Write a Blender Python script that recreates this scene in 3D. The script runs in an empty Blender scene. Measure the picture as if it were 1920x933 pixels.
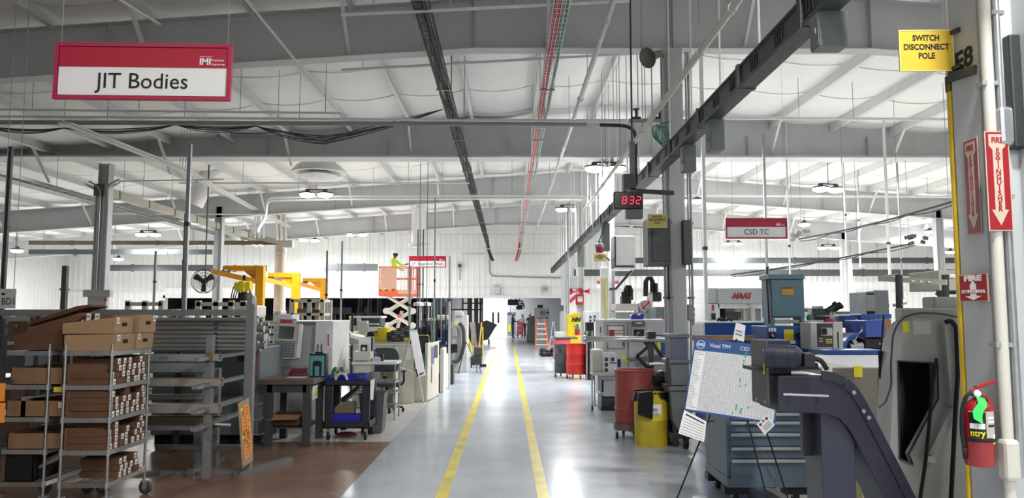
import bpy,bmesh,math,random
from mathutils import Vector as V,Matrix
random.seed(7)
C = bpy.context.scene.collection
SC = bpy.context.scene
PI = math.pi
# ---------------------------------------------------------------- camera
F = 1443.0
CH = 1.65
PITCH = math.atan(123.5 / F)
YAW = math.radians(0.32)
cd = bpy.data.cameras.new('camera'); cam = bpy.data.objects.new('camera',cd); C.objects.link(cam)
cd.sensor_width = 36.0; cd.lens = F / 1920 * 36; cd.clip_end = 300; cd.clip_start = 0.05
cam.location = (0,0,CH)
cam.rotation_euler = (PI / 2 + PITCH,0,-YAW)
SC.camera = cam
# ---------------------------------------------------------------- light and exposure
SC.view_settings.view_transform = 'Standard'
SC.view_settings.look = 'None'
SC.view_settings.gamma = 1.0
SC.view_settings.use_curve_mapping = False
SC.view_settings.exposure = 1.1
W = bpy.data.worlds.new('world'); SC.world = W; W.use_nodes = True
W.node_tree.nodes['Background'].inputs[0].default_value = (0.8,0.9,1.0,1)
W.node_tree.nodes['Background'].inputs[1].default_value = 0.0
LAMP = 84.0          # watts of one lamp head
def area(loc,size,power,rot=(0,0,0),col=(1,1,1),size_y=None):
    l = bpy.data.lights.new('bay_or_fill_light','AREA'); l.energy = power; l.color = col
    if size_y: l.shape = 'RECTANGLE'; l.size = size; l.size_y = size_y
    else: l.shape = 'DISK'; l.size = size
    o = bpy.data.objects.new('bay_or_fill_light',l); C.objects.link(o); o.location = loc; o.rotation_euler = rot
    return o
# unseen lamps without fixtures, some added to brighten the near floor and machines
for (x,y,z,p) in ((-4.5,0.0,5.6,22),(0.5,-6.0,5.8,190),(9.0,4.0,5.3,150),(-14.0,8.0,4.8,30),(12.0,13.5,5.0,220),(2.0,2.0,6.0,150),(3.2,-2.5,5.8,110)):
    area((x,y,z),0.45,p)
# ---------------------------------------------------------------- pixel <-> place
FW = V((math.sin(YAW) * math.cos(PITCH),math.cos(YAW) * math.cos(PITCH),math.sin(PITCH)))
RT = V((math.cos(YAW),-math.sin(YAW),0))
UP = RT.cross(FW)
def ray(px,py): return FW + RT * ((px - 960) / F) + UP * ((466.5 - py) / F)
def at(px,py,Y):
    d = ray(px,py); return V((0,0,CH)) + d * (Y / d.y)
def onx(px,py,X):
    d = ray(px,py); return V((0,0,CH)) + d * (X / d.x)
def ground(px,py,z=0.0):
    d = ray(px,py); return V((0,0,CH)) + d * ((z - CH) / d.z)
def rect(x0,y0,x1,y1,Y):
    a = at((x0 + x1) / 2,y0,Y); b = at((x0 + x1) / 2,y1,Y)
    ym = (y0 + y1) / 2
    return at(x0,ym,Y).x,at(x1,ym,Y).x,b.z,a.z
# ---------------------------------------------------------------- materials
MATS = {}
def mat(name,col,rough=0.5,metal=0.0,var=0.12,scale=6.0,bump=0.0,bscale=80.0,emit=0.0,spec=0.5,dirt=None,coat=0.0,alpha=1.0):
    if name in MATS: return MATS[name]
    m = bpy.data.materials.new(name); m.use_nodes = True
    nt = m.node_tree; n = nt.nodes; lk = nt.links
    b = n['Principled BSDF']
    b.inputs['Roughness'].default_value = rough; b.inputs['Metallic'].default_value = metal
    b.inputs['Specular IOR Level'].default_value = spec
    b.inputs['Coat Weight'].default_value = coat
    b.inputs['Alpha'].default_value = alpha
    tc = n.new('ShaderNodeTexCoord')
    nz = n.new('ShaderNodeTexNoise'); nz.inputs['Scale'].default_value = scale; nz.inputs['Detail'].default_value = 5
    lk.new(tc.outputs['Object'],nz.inputs['Vector'])
    rp = n.new('ShaderNodeValToRGB')
    c0 = [max(0,c * (1 - var)) for c in col] if dirt is None else list(dirt)
    c1 = [min(1,c * (1 + var)) for c in col]
    rp.color_ramp.elements[0].position = 0.3 if dirt is None else 0.25; rp.color_ramp.elements[1].position = 0.7 if dirt is None else 0.55
    rp.color_ramp.elements[0].color = (*c0,1); rp.color_ramp.elements[1].color = (*c1,1)
    lk.new(nz.outputs['Fac'],rp.inputs['Fac']); lk.new(rp.outputs['Color'],b.inputs['Base Color'])
    if bump:
        n2 = n.new('ShaderNodeTexNoise'); n2.inputs['Scale'].default_value = bscale
        bp = n.new('ShaderNodeBump'); bp.inputs['Strength'].default_value = bump
        lk.new(tc.outputs['Object'],n2.inputs['Vector']); lk.new(n2.outputs['Fac'],bp.inputs['Height']); lk.new(bp.outputs['Normal'],b.inputs['Normal'])
    if emit:
        b.inputs['Emission Color'].default_value = (*col,1); b.inputs['Emission Strength'].default_value = emit
    MATS[name] = m
    return m
def s(r,g,b):
    f = lambda c: ((c / 255 + 0.055) / 1.055) ** 2.4 if c > 10 else c / 255 / 12.92
    return (f(r),f(g),f(b))
# ---------------------------------------------------------------- mesh builder
class MB:
    def __init__(self): self.bm = bmesh.new()
    def box(self,c,size,rot=None,mi=0):
        r = bmesh.ops.create_cube(self.bm,size=1.0)
        M = Matrix.Translation(V(c)) @ (rot.to_4x4() if rot is not None else Matrix.Identity(4)) @ Matrix.Diagonal((*size,1))
        bmesh.ops.transform(self.bm,matrix=M,verts=r['verts'])
        if mi:
            for f in {f for v in r['verts'] for f in v.link_faces}: f.material_index = mi
        return self
    def b2(self,x0,x1,y0,y1,z0,z1):
        return self.box(((x0 + x1) / 2,(y0 + y1) / 2,(z0 + z1) / 2),(abs(x1 - x0),abs(y1 - y0),abs(z1 - z0)))
    def bar(self,p,q,w,h=None,up=V((0,0,1))):
        p = V(p); q = V(q); h = h or w; d = q - p; L = d.length
        if L < 1e-6: return self
        d.normalize()
        if abs(d.dot(up)) > 0.99: up = V((0,1,0))
        x = d.cross(up).normalized(); z = x.cross(d)
        R = Matrix((x,d,z)).transposed()
        return self.box((p + q) / 2,(w,L,h),R)
    def cyl(self,p,q,r,r2=None,n=12,caps=True):
        p = V(p); q = V(q); d = q - p; L = d.length
        if L < 1e-7: return self
        R = d.to_track_quat('Z','Y').to_matrix().to_4x4()
        M = Matrix.Translation((p + q) / 2) @ R
        bmesh.ops.create_cone(self.bm,cap_ends=caps,segments=n,radius1=r,radius2=r if r2 is None else r2,depth=L,matrix=M)
        return self
    def tube(self,pts,r,n=8,closed=False,caps=True):
        pts = [V(p) for p in pts]; N = len(pts); rings = []
        prev = None
        for i,p in enumerate(pts):
            if closed: t = pts[(i + 1) % N] - pts[i - 1]
            else: t = (pts[min(i + 1,N - 1)] - pts[max(i - 1,0)])
            t.normalize()
            if prev is None:
                a = V((0,0,1)) if abs(t.z) < 0.9 else V((1,0,0))
                x = t.cross(a).normalized()
            else:
                x = (prev - t * prev.dot(t)).normalized()
            prev = x; y = t.cross(x)
            rr = r[i] if isinstance(r,(list,tuple)) else r
            rings.append([self.bm.verts.new(p + (x * math.cos(2 * PI * k / n) + y * math.sin(2 * PI * k / n)) * rr) for k in range(n)])
        for i in range(N if closed else N - 1):
            a = rings[i]; b = rings[(i + 1) % N]
            for k in range(n):
                self.bm.faces.new((a[k],a[(k + 1) % n],b[(k + 1) % n],b[k]))
        if not closed and caps:
            self.bm.faces.new(rings[0][::-1]); self.bm.faces.new(rings[-1])
        return self
    def lathe(self,prof,M=None,n=24):
        """prof: list of (r, z) about local z"""
        M = M or Matrix.Identity(4); rings = []
        for (r,z) in prof:
            if r < 1e-5: rings.append([self.bm.verts.new(M @ V((0,0,z)))])
            else: rings.append([self.bm.verts.new(M @ V((r * math.cos(2 * PI * k / n),r * math.sin(2 * PI * k / n),z))) for k in range(n)])
        for a,b in zip(rings,rings[1:]):
            for k in range(n):
                k2 = (k + 1) % n
                if len(a) == 1 and len(b) == 1: continue
                if len(a) == 1: self.bm.faces.new((a[0],b[k2],b[k]))
                elif len(b) == 1: self.bm.faces.new((a[k],a[k2],b[0]))
                else: self.bm.faces.new((a[k],a[k2],b[k2],b[k]))
        return self
    def prism(self,poly,d):
        """poly: list of 3-D points, extruded by vector d"""
        d = V(d); a = [self.bm.verts.new(V(p)) for p in poly]; b = [self.bm.verts.new(V(p) + d) for p in poly]; n = len(poly)
        self.bm.faces.new(a); self.bm.faces.new(b[::-1])
        for i in range(n): self.bm.faces.new((a[i],b[i],b[(i + 1) % n],a[(i + 1) % n]))
        return self
    def quad(self,a,b,c,d):
        self.bm.faces.new([self.bm.verts.new(V(p)) for p in (a,b,c,d)]); return self
    def grid(self,fn,nu,nv):
        g = [[self.bm.verts.new(fn(i / nu,j / nv)) for j in range(nv + 1)] for i in range(nu + 1)]
        for i in range(nu):
            for j in range(nv): self.bm.faces.new((g[i][j],g[i + 1][j],g[i + 1][j + 1],g[i][j + 1]))
        return self
    def ball(self,c,r,sc=(1,1,1),u=12,v=8,rot=None):
        M = Matrix.Translation(V(c)) @ (rot.to_4x4() if rot is not None else Matrix.Identity(4)) @ Matrix.Diagonal((*sc,1))
        bmesh.ops.create_uvsphere(self.bm,u_segments=u,v_segments=v,radius=r,matrix=M); return self
    def build(self,name,m,parent=None,world=False,bevel=0.0,smooth=None,recalc=True):
        bm = self.bm
        if recalc: bmesh.ops.recalc_face_normals(bm,faces=bm.faces)
        if parent is not None and world:
            bm.transform(pmat(parent).inverted())
        me = bpy.data.meshes.new(name); bm.to_mesh(me); bm.free()
        for k in (m if isinstance(m,(list,tuple)) else [m]): me.materials.append(k)
        o = bpy.data.objects.new(name,me); C.objects.link(o)
        if parent is not None: o.parent = parent
        if smooth:
            for p in me.polygons: p.use_smooth = True
            if smooth is not True: me.set_sharp_from_angle(angle=math.radians(smooth))
        if bevel:
            b = o.modifiers.new('bevel','BEVEL'); b.width = bevel; b.segments = 2; b.limit_method = 'ANGLE'; b.angle_limit = math.radians(50)
            b.harden_normals = False
        return o
def pmat(o):
    M = o.matrix_basis.copy()
    if o.parent is not None: return pmat(o.parent) @ M
    return M
def tag(o,label=None,cat=None,group=None,kind=None):
    if label: o['label'] = label
    if cat: o['category'] = cat
    if group: o['group'] = group
    if kind: o['kind'] = kind
    return o
def thing(name,label,cat,loc=(0,0,0),rz=0.0,group=None,M=None):
    o = bpy.data.objects.new(name,None); C.objects.link(o); o.empty_display_size = 0.1
    if M is not None: o.matrix_basis = M
    else: o.location = loc; o.rotation_euler = (0,0,rz)
    return tag(o,label,cat,group)
KIDS = {}
def dup(root,loc=None,rz=None,label=None,group=None,M=None):
    def rec(o,par):
        c = o.copy(); C.objects.link(c)
        if par is not None: c.parent = par
        for ch in [k for k in bpy.data.objects if k.parent == o]: rec(ch,c)
        return c
    r = rec(root,None)
    if M is not None: r.matrix_basis = M
    if loc is not None: r.location = loc
    if rz is not None: r.rotation_euler[2] = rz
    if label: r['label'] = label
    if group: r['group'] = group
    return r
def one(name,mb,m,label,cat,group=None,**k):
    return tag(mb.build(name,m,None,**k),label,cat,group)
def struct(name,mb,m,label=None,**k):
    return tag(mb.build(name,m,None,**k),label,None,None,'structure')
def text(body,size,m,parent=None,loc=(0,0,0),rot=(PI / 2,0,0),name='lettering',align='CENTER',sx=1.0,extrude=0.0008,world=False,bold=0.0,spacing=1.0,shear=0.0,M=None):
    cu = bpy.data.curves.new('t','FONT'); cu.body = body; cu.size = size; cu.align_x = align; cu.align_y = 'CENTER'
    cu.extrude = extrude; cu.offset = bold; cu.space_character = spacing; cu.shear = shear; cu.resolution_u = 3
    o = bpy.data.objects.new('t',cu); C.objects.link(o)
    bpy.context.view_layer.update()
    me = bpy.data.meshes.new_from_object(o.evaluated_get(bpy.context.evaluated_depsgraph_get()))
    bpy.data.objects.remove(o); bpy.data.curves.remove(cu)
    me.name = name; me.materials.clear(); me.materials.append(m)
    if M is None:
        from mathutils import Euler
        M = Matrix.Translation(V(loc)) @ Euler(rot).to_matrix().to_4x4() @ Matrix.Diagonal((sx,1,1,1))
    if parent is not None and world: M = pmat(parent).inverted() @ M
    me.transform(M)
    ob = bpy.data.objects.new(name,me); C.objects.link(ob)
    if parent is not None: ob.parent = parent
    return ob
def frame3(o,xp,yp):
    """matrix with origin o, x towards xp, y towards yp (made square)"""
    o = V(o); x = (V(xp) - o).normalized(); y = (V(yp) - o); y = (y - x * y.dot(x)).normalized(); z = x.cross(y)
    M = Matrix((x,y,z)).transposed().to_4x4(); M.translation = o
    return M
def arc(c,r,a0,a1,n,plane='xz'):
    out = []
    for i in range(n + 1):
        a = a0 + (a1 - a0) * i / n
        if plane == 'xz': out.append(V(c) + V((r * math.cos(a),0,r * math.sin(a))))
        elif plane == 'xy': out.append(V(c) + V((r * math.cos(a),r * math.sin(a),0)))
        else: out.append(V(c) + V((0,r * math.cos(a),r * math.sin(a))))
    return out
def smooth_path(pts,n=4,it=2):
    pts = [V(p) for p in pts]
    for _ in range(it):
        q = [pts[0]]
        for a,b in zip(pts,pts[1:]): q += [a * 0.75 + b * 0.25,a * 0.25 + b * 0.75]
        q.append(pts[-1]); pts = q
    return pts
def catmull(pts,n=6):
    pts = [V(p) for p in pts]; P = [pts[0]] + pts + [pts[-1]]; out = []
    for i in range(1,len(P) - 2):
        for k in range(n):
            t = k / n; a,b,c,d = P[i - 1],P[i],P[i + 1],P[i + 2]
            out.append(0.5 * ((2 * b) + (c - a) * t + (2 * a - 5 * b + 4 * c - d) * t * t + (3 * b - a - 3 * c + d) * t ** 3))
    out.append(pts[-1]); return out
def fillet(pts,r=0.12,n=4):
    """polyline with rounded corners"""
    pts = [V(p) for p in pts]; out = [pts[0]]
    for a,b,c in zip(pts,pts[1:],pts[2:]):
        d0 = (a - b); d1 = (c - b); k = min(r,d0.length * 0.45,d1.length * 0.45)
        p = b + d0.normalized() * k; q = b + d1.normalized() * k
        for i in range(n + 1):
            t = i / n; out.append(p * (1 - t) ** 2 + b * 2 * t * (1 - t) + q * t * t)
    out.append(pts[-1]); return out
# palette
M_WHITE = mat('white_paint',s(225,226,226),0.5,var=0.05)
M_STEELW = mat('primed_steel',s(150,153,155),0.5,var=0.06,scale=2)
M_FRAME = mat('frame_paint',s(196,198,200),0.5,var=0.05,scale=2)
M_INSUL = mat('white_insulation',s(240,241,240),0.6,var=0.03,scale=1.2,bump=0.15,bscale=3)
M_WALLP = mat('wall_panel_paint',s(236,237,236),0.5,var=0.03,scale=1.0)
M_GALV = mat('galvanised_steel',s(170,174,177),0.35,0.7,var=0.12,scale=12)
M_CHROME = mat('chrome_wire',s(190,190,188),0.25,0.9,var=0.1,scale=12)
M_DSTEEL = mat('dark_steel',s(70,72,74),0.45,0.5,var=0.15)
M_BUS = mat('busway_grey',s(78,82,84),0.5,0.3,var=0.1)
M_GREYP = mat('grey_machine_paint',s(168,171,166),0.45,var=0.06)
M_GREYL = mat('light_grey_paint',s(196,198,196),0.45,var=0.05)
M_BLACK = mat('black_plastic',s(22,23,25),0.5,var=0.2)
M_RUB = mat('black_rubber',s(28,28,29),0.8,var=0.2)
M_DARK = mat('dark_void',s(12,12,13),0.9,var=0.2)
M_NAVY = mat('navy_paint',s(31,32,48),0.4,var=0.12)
M_BLUE = mat('blue_paint',s(38,84,158),0.4,var=0.1)
M_BLUEBIN = mat('blue_plastic',s(40,40,175),0.4,var=0.08)
M_TEAL = mat('teal_grey_paint',s(94,128,140),0.45,var=0.05)
M_YEL = mat('yellow_paint',s(222,200,40),0.45,var=0.08)
M_CRANE = mat('crane_yellow',s(226,160,22),0.45,var=0.08)
M_RED = mat('sign_red',s(176,22,54),0.45,var=0.03)
M_DRUM = mat('drum_red',s(205,45,38),0.4,var=0.06)
M_DRUMB = mat('faded_drum_red',s(158,72,66),0.5,var=0.08)
M_BEIGE = mat('beige_laminate',s(214,209,194),0.5,var=0.03)
M_CREAM = mat('cream_paint',s(208,205,194),0.5,var=0.04)
M_CARD = mat('cardboard',s(156,118,82),0.85,var=0.08,scale=9)
M_CARDD = mat('brown_cardboard',s(98,68,48),0.85,var=0.14,scale=9)
M_PAPER = mat('white_paper',s(238,238,236),0.7,var=0.02)
M_INK = mat('black_ink',s(28,28,30),0.7,var=0.05)
M_ORANGE = mat('orange_paint',s(228,96,48),0.5,var=0.08)
M_OTAG = mat('orange_tag',s(240,150,60),0.6,var=0.05)
M_GREEN = mat('green_tag',s(50,215,90),0.6,var=0.04)
M_GLASSD = mat('dark_screen',s(40,44,46),0.15,var=0.1)
M_ALU = mat('aluminium',s(215,216,216),0.35,0.6,var=0.05)
M_LAMP = mat('lamp_lens',(1,1,1),0.4,var=0.0,emit=14.0)
M_LED = mat('led_red',(1.0,0.02,0.06),0.4,var=0.0,emit=0.8)
M_YTAG = mat('yellow_label',s(236,226,40),0.6,var=0.03)
M_SIGNY = mat('yellow_sign',s(216,180,48),0.4,var=0.05)
M_WOOD = mat('brown_wood',s(104,76,56),0.6,var=0.18)
M_LETR = mat('red_lettering',s(165,30,50),0.5,var=0.02)
M_LETW = mat('white_lettering',s(240,236,236),0.5,var=0.02)
M_SKIN = mat('skin',s(150,105,82),0.6,var=0.05)
# ================================================================ the hall
XR = 2.5                                  # ridge / column line
FY = [3.78,11.4,19.0,26.6,34.2]       # frames
WY = 41.8                                 # far wall
XL,XRT,YB = -24.0,29.0,-10.0
def roofz(x): return 6.85 - abs(x - XR) / 14.0
# --- floor : three finishes
def floor_mat(name,c0,c1,rough,scale=0.6,streak=True,c2=None):
    m = bpy.data.materials.new(name); m.use_nodes = True; nt = m.node_tree; n = nt.nodes; lk = nt.links
    b = n['Principled BSDF']; tc = n.new('ShaderNodeTexCoord')
    nz = n.new('ShaderNodeTexNoise'); nz.inputs['Scale'].default_value = scale; nz.inputs['Detail'].default_value = 8; nz.inputs['Roughness'].default_value = 0.65
    lk.new(tc.outputs['Object'],nz.inputs['Vector'])
    rp = n.new('ShaderNodeValToRGB'); rp.color_ramp.elements[0].position = 0.33; rp.color_ramp.elements[1].position = 0.68
    rp.color_ramp.elements[0].color = (*c0,1); rp.color_ramp.elements[1].color = (*c1,1)
    if c2:
        e = rp.color_ramp.elements.new(0.5); e.color = (*c2,1)
    lk.new(nz.outputs['Fac'],rp.inputs['Fac']); lk.new(rp.outputs['Color'],b.inputs['Base Color'])
    n2 = n.new('ShaderNodeTexNoise'); n2.inputs['Scale'].default_value = 2.2; n2.inputs['Detail'].default_value = 6
    mp = n.new('ShaderNodeMapRange'); mp.inputs[3].default_value = rough * 0.6; mp.inputs[4].default_value = rough * 1.5
    lk.new(tc.outputs['Object'],n2.inputs['Vector']); lk.new(n2.outputs['Fac'],mp.inputs[0]); lk.new(mp.outputs[0],b.inputs['Roughness'])
    n3 = n.new('ShaderNodeTexNoise'); n3.inputs['Scale'].default_value = 1.6
    bp = n.new('ShaderNodeBump'); bp.inputs['Strength'].default_value = 0.05; bp.inputs['Distance'].default_value = 0.05
    lk.new(tc.outputs['Object'],n3.inputs['Vector']); lk.new(n3.outputs['Fac'],bp.inputs['Height']); lk.new(bp.outputs['Normal'],b.inputs['Normal'])
    b.inputs['Specular IOR Level'].default_value = 0.3
    return m
M_FBLUE = floor_mat('blue_grey_epoxy',s(172,180,191),s(196,203,211),0.19)
M_FGREY = floor_mat('pale_concrete',s(188,187,182),s(214,213,208),0.3)
M_FBRN = floor_mat('brown_sealed_concrete',s(112,88,74),s(150,122,104),0.3,c2=s(134,106,90))
fl = MB()
EX0,EX1,EY = -20.0,6.0,64.0
def fq(x0,x1,y0,y1,mi):
    vs = [fl.bm.verts.new((x,y,0)) for x,y in ((x0,y0),(x1,y0),(x1,y1),(x0,y1))]
    f = fl.bm.faces.new(vs); f.material_index = mi
BX,RX = -1.52,2.38
fq(XL,BX,YB,10.25,2); fq(XL,BX,10.25,WY,1); fq(BX,RX,YB,WY,0); fq(RX,XRT,YB,WY,1); fq(EX0,EX1,WY,EY,0)
floor = struct('floor',fl,[M_FBLUE,M_FGREY,M_FBRN])
# yellow aisle lines
M_FYEL = mat('floor_line_yellow',s(226,206,62),0.3,var=0.1,scale=3,dirt=s(186,176,96))
for x in (-0.60,0.325):
    struct('floor_marking',MB().b2(x - 0.055,x + 0.055,YB,46.0,0.0005,0.003),M_FYEL)
# --- walls : ribbed panels
def ribbed(mb,p,q,z0,fz,pitch=0.305,depth=0.04):
    """ribbed sheet from p to q (2-D), bottom z0, top fz(x,y); ribs stick out towards the hall"""
    p = V((*p,0)); q = V((*q,0)); d = q - p; L = d.length; d.normalize(); nrm = V((d.y,-d.x,0))
    t = 0.0; prof = []
    while t < L:
        for dt,o in ((0,0),(pitch - 0.1,0),(pitch - 0.075,depth),(pitch - 0.025,depth)):
            if t + dt <= L: prof.append((t + dt,o))
        t += pitch
    prof.append((L,0))
    prev = None
    for t,o in prof:
        w = p + d * t + nrm * o
        a = mb.bm.verts.new((w.x,w.y,z0)); b = mb.bm.verts.new((w.x,w.y,fz(w.x)))
        if prev: mb.bm.faces.new((prev[0],a,b,prev[1]))
        prev = (a,b)
OX0,OX1,OZ = -18.6,3.1,2.70          # opening in the far wall
w = MB()
ribbed(w,(XL,WY),(OX0,WY),0,roofz); ribbed(w,(OX0,WY),(OX1,WY),OZ,roofz); ribbed(w,(OX1,WY),(XRT,WY),0,roofz)
w.b2(XL,OX0,WY + 0.05,WY + 0.25,0,4.4); w.b2(OX0,OX1,WY + 0.05,WY + 0.25,OZ,5.0); w.b2(OX1,XRT,WY + 0.05,WY + 0.25,0,4.4)
struct('wall_back',w,M_WALLP)
struct('trim_1',MB().b2(OX0 - 0.1,OX1 + 0.1,WY - 0.1,WY + 0.25,OZ - 0.14,OZ + 0.02),M_WHITE)
struct('trim_2',MB().b2(OX0,OX0 + 0.12,WY - 0.1,WY + 0.25,0,OZ).b2(OX1 - 0.12,OX1,WY - 0.1,WY + 0.25,0,OZ),M_WHITE)
struct('trim_3',MB().b2(XL,OX0,WY - 0.07,WY - 0.01,2.9,3.0).b2(OX0,OX1,WY - 0.07,WY - 0.01,3.1,3.16).b2(OX1,XRT,WY - 0.07,WY - 0.01,2.9,3.0),M_WHITE)
w = MB(); ribbed(w,(XL,YB),(XL,WY),0,lambda x: roofz(XL)); struct('wall_left',w,M_WALLP)
w = MB(); ribbed(w,(XRT,WY),(XRT,YB),0,lambda x: roofz(XRT)); struct('wall_right',w,M_WALLP)
struct('wall_front',MB().b2(XL,XRT,YB - 0.2,YB,0,7.0),M_WALLP)
# --- roof: sagging white faced insulation between the purlins
PX = [0.6 + 1.5 * k for k in range(-17,20)]
PX = [x for x in PX if XL < x < XRT]
xs = [XL] + PX + [XRT]
rf = MB()
for x0,x1 in zip(xs,xs[1:]):
    nu,nv = 6,70
    def fn(u,v,x0=x0,x1=x1):
        x = x0 + (x1 - x0) * u; y = YB + (WY - YB) * v
        ph = (y + 3.8) / 7.6 * 5
        sag = 0.10 * (1 - (2 * u - 1) ** 2) * (0.55 + 0.45 * abs(math.sin(ph * PI)))
        return V((x,y,roofz(x) - sag))
    rf.grid(fn,nu,nv)
rfo = struct('ceiling',rf,M_INSUL,smooth=True)
struct('ceiling',MB().prism([(XL - 0.3,YB,roofz(XL) + 0.05),(XR,YB,roofz(XR) + 0.1),(XRT + 0.3,YB,roofz(XRT) + 0.05),(XRT + 0.3,YB,roofz(XRT) + 0.3),(XR,YB,roofz(XR) + 0.4),(XL - 0.3,YB,roofz(XL) + 0.3)],(0,WY - YB + 0.3,0)),M_WHITE)
# purlins (Z sections running down the hall)
for x in PX:
    z = roofz(x) - 0.02; h = 0.2
    pm = MB().b2(x - 0.005,x + 0.005,YB,WY,z - h,z).b2(x,x + 0.075,YB,WY,z - h,z - h + 0.008).b2(x + 0.067,x + 0.075,YB,WY,z - h,z - h + 0.03)
    struct('roof_purlin',pm,M_WHITE)
# straps holding the insulation, across the hall
st = MB()
for y in [YB + 1.9 * k for k in range(1,27)]:
    for x0,x1 in zip(xs,xs[1:]):
        n = 4; pts = []
        for i in range(n + 1):
            u = i / n; x = x0 + (x1 - x0) * u
            ph = (y + 3.8) / 7.6 * 5
            sag = 0.10 * (1 - (2 * u - 1) ** 2) * (0.55 + 0.45 * abs(math.sin(ph * PI)))
            pts.append(V((x,y,roofz(x) - sag - 0.012)))
        for a,b in zip(pts,pts[1:]): st.bar(a,b,0.025,0.006)
tag(st.build('ceiling_strip',M_WHITE),kind='structure')
# --- steel frames
def frame_beam(y,flat=False):
    mb = MB()
    def bot(x):
        b = roofz(x) - 0.95
        return min(b,5.66)
    xs_ = [XL,-14,-6,-0.5,XR,5.5,11,19,XRT]
    top = lambda x: roofz(x) - 0.22
    if flat:
        bt = lambda x: 5.55
        pass
        mb.b2(-5.5,XRT - 6,y - 0.006,y + 0.006,5.55,6.52)
        mb.b2(-13.5,-5.5,y - 0.006,y + 0.006,5.55,6.12)
        mb.b2(-13.5,22,y - 0.30,y + 0.30,5.52,5.56)
        mb.b2(-5.5,22,y - 0.15,y + 0.15,6.50,6.52); mb.b2(-13.5,-5.5,y - 0.15,y + 0.15,6.10,6.12)
        mb.prism([(-13.5,y - 0.01,5.55),(-13.5,y - 0.01,6.1),(XL,y - 0.01,4.6),(XL,y - 0.01,4.1)],(0,0.02,0))
        for x in range(-12,22,3): mb.b2(x - 0.005,x + 0.005,y - 0.14,y - 0.005,5.56,6.1)
    else:
        for a,b in zip(xs_,xs_[1:]):
            mb.prism([(a,y - 0.006,bot(a)),(b,y - 0.006,bot(b)),(b,y - 0.006,top(b)),(a,y - 0.006,top(a))],(0,0.012,0))
            mb.prism([(a,y - 0.13,bot(a) - 0.015),(b,y - 0.13,bot(b) - 0.015),(b,y - 0.13,bot(b)),(a,y - 0.13,bot(a))],(0,0.26,0))
            mb.prism([(a,y - 0.13,top(a)),(b,y - 0.13,top(b)),(b,y - 0.13,top(b) + 0.015),(a,y - 0.13,top(a) + 0.015)],(0,0.26,0))
            if a != XL: mb.b2(a - 0.006,a + 0.006,y - 0.125,y + 0.125,bot(a),top(a))
    return struct('roof_beam',mb,M_FRAME)
for i,y in enumerate(FY): frame_beam(y,flat=(i == 2))
# flat header on the far wall under the roof
struct('roof_beam',MB().prism([(-6.0,WY - 0.35,6.05),(XR,WY - 0.35,6.05),(9.5,WY - 0.35,6.05),(9.5,WY - 0.35,6.2),(XR,WY - 0.35,6.62),(-2.5,WY - 0.35,6.42),(-6,WY - 0.35,6.1)],(0,0.3,0)),M_WHITE)
# flange braces from purlin to beam
for y in FY:
    for x in PX[::2]:
        if -20 < x < 26:
            z0 = min(roofz(x) - 0.95,5.66)
            struct('roof_brace',MB().bar((x,y - 0.01,z0 + 0.03),(x,y - 0.75,roofz(x) - 0.2),0.05,0.05),M_WHITE)
# columns
def hcol(x,y,w,d,z1,m,tf=0.016):
    return MB().b2(x - w / 2,x - w / 2 + tf,y - d / 2,y + d / 2,0,z1).b2(x + w / 2 - tf,x + w / 2,y - d / 2,y + d / 2,0,z1).b2(x - w / 2 + tf,x + w / 2 - tf,y - 0.006,y + 0.006,0,z1).b2(x - w / 2 - 0.05,x + w / 2 + 0.05,y - d / 2 - 0.04,y + d / 2 + 0.04,0,0.025)
M_COLG = mat('column_grey',s(188,191,192),0.45,var=0.04,scale=3)
for y in FY[1:]:
    if y == FY[1]:
        mb = MB().b2(2.34,2.62,y - 0.14,y + 0.14,0,5.66).b2(2.30,2.66,y - 0.18,y + 0.18,0,0.03)
        struct('column',mb,M_COLG,bevel=0.02)
    else: struct('column',hcol(XR,y,0.26,0.24,5.55,M_COLG),M_COLG)
struct('column',hcol(2.44,3.78,0.27,0.23,5.7,M_COLG,0.022),M_COLG)
for y in FY[2:]: struct('column',hcol(-10.0,y,0.26,0.26,5.4,M_COLG),M_COLG)
for y in FY[2:]: struct('column',hcol(15.0,y,0.26,0.26,5.3,M_COLG),M_COLG)
struct('column',hcol(at(1590,500,38.0).x,38.0,0.3,0.3,5.2,M_COLG),M_COLG)
# --- room beyond the opening
M_EXTW = mat('grey_block_wall',s(176,178,180),0.6,var=0.04)
M_EXTD = mat('shaded_wall',s(40,42,46),0.8,var=0.15)  # wall colour darkened to stand for the unlit side of the room
struct('wall_beyond_back',MB().b2(-4.6,EX1,EY - 1.8,EY - 1.6,0,4.0),M_EXTW)
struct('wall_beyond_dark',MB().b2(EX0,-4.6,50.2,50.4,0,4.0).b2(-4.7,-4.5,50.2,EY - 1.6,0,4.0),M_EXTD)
struct('wall_beyond_right',MB().b2(EX1 - 0.2,EX1,WY + 0.25,EY - 1.6,0,4.0),M_EXTW)
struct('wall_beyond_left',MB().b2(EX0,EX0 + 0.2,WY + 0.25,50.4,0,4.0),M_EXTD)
struct('ceiling_beyond',MB().b2(EX0,EX1,WY + 0.25,EY,4.0,4.1),M_EXTW)
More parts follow.
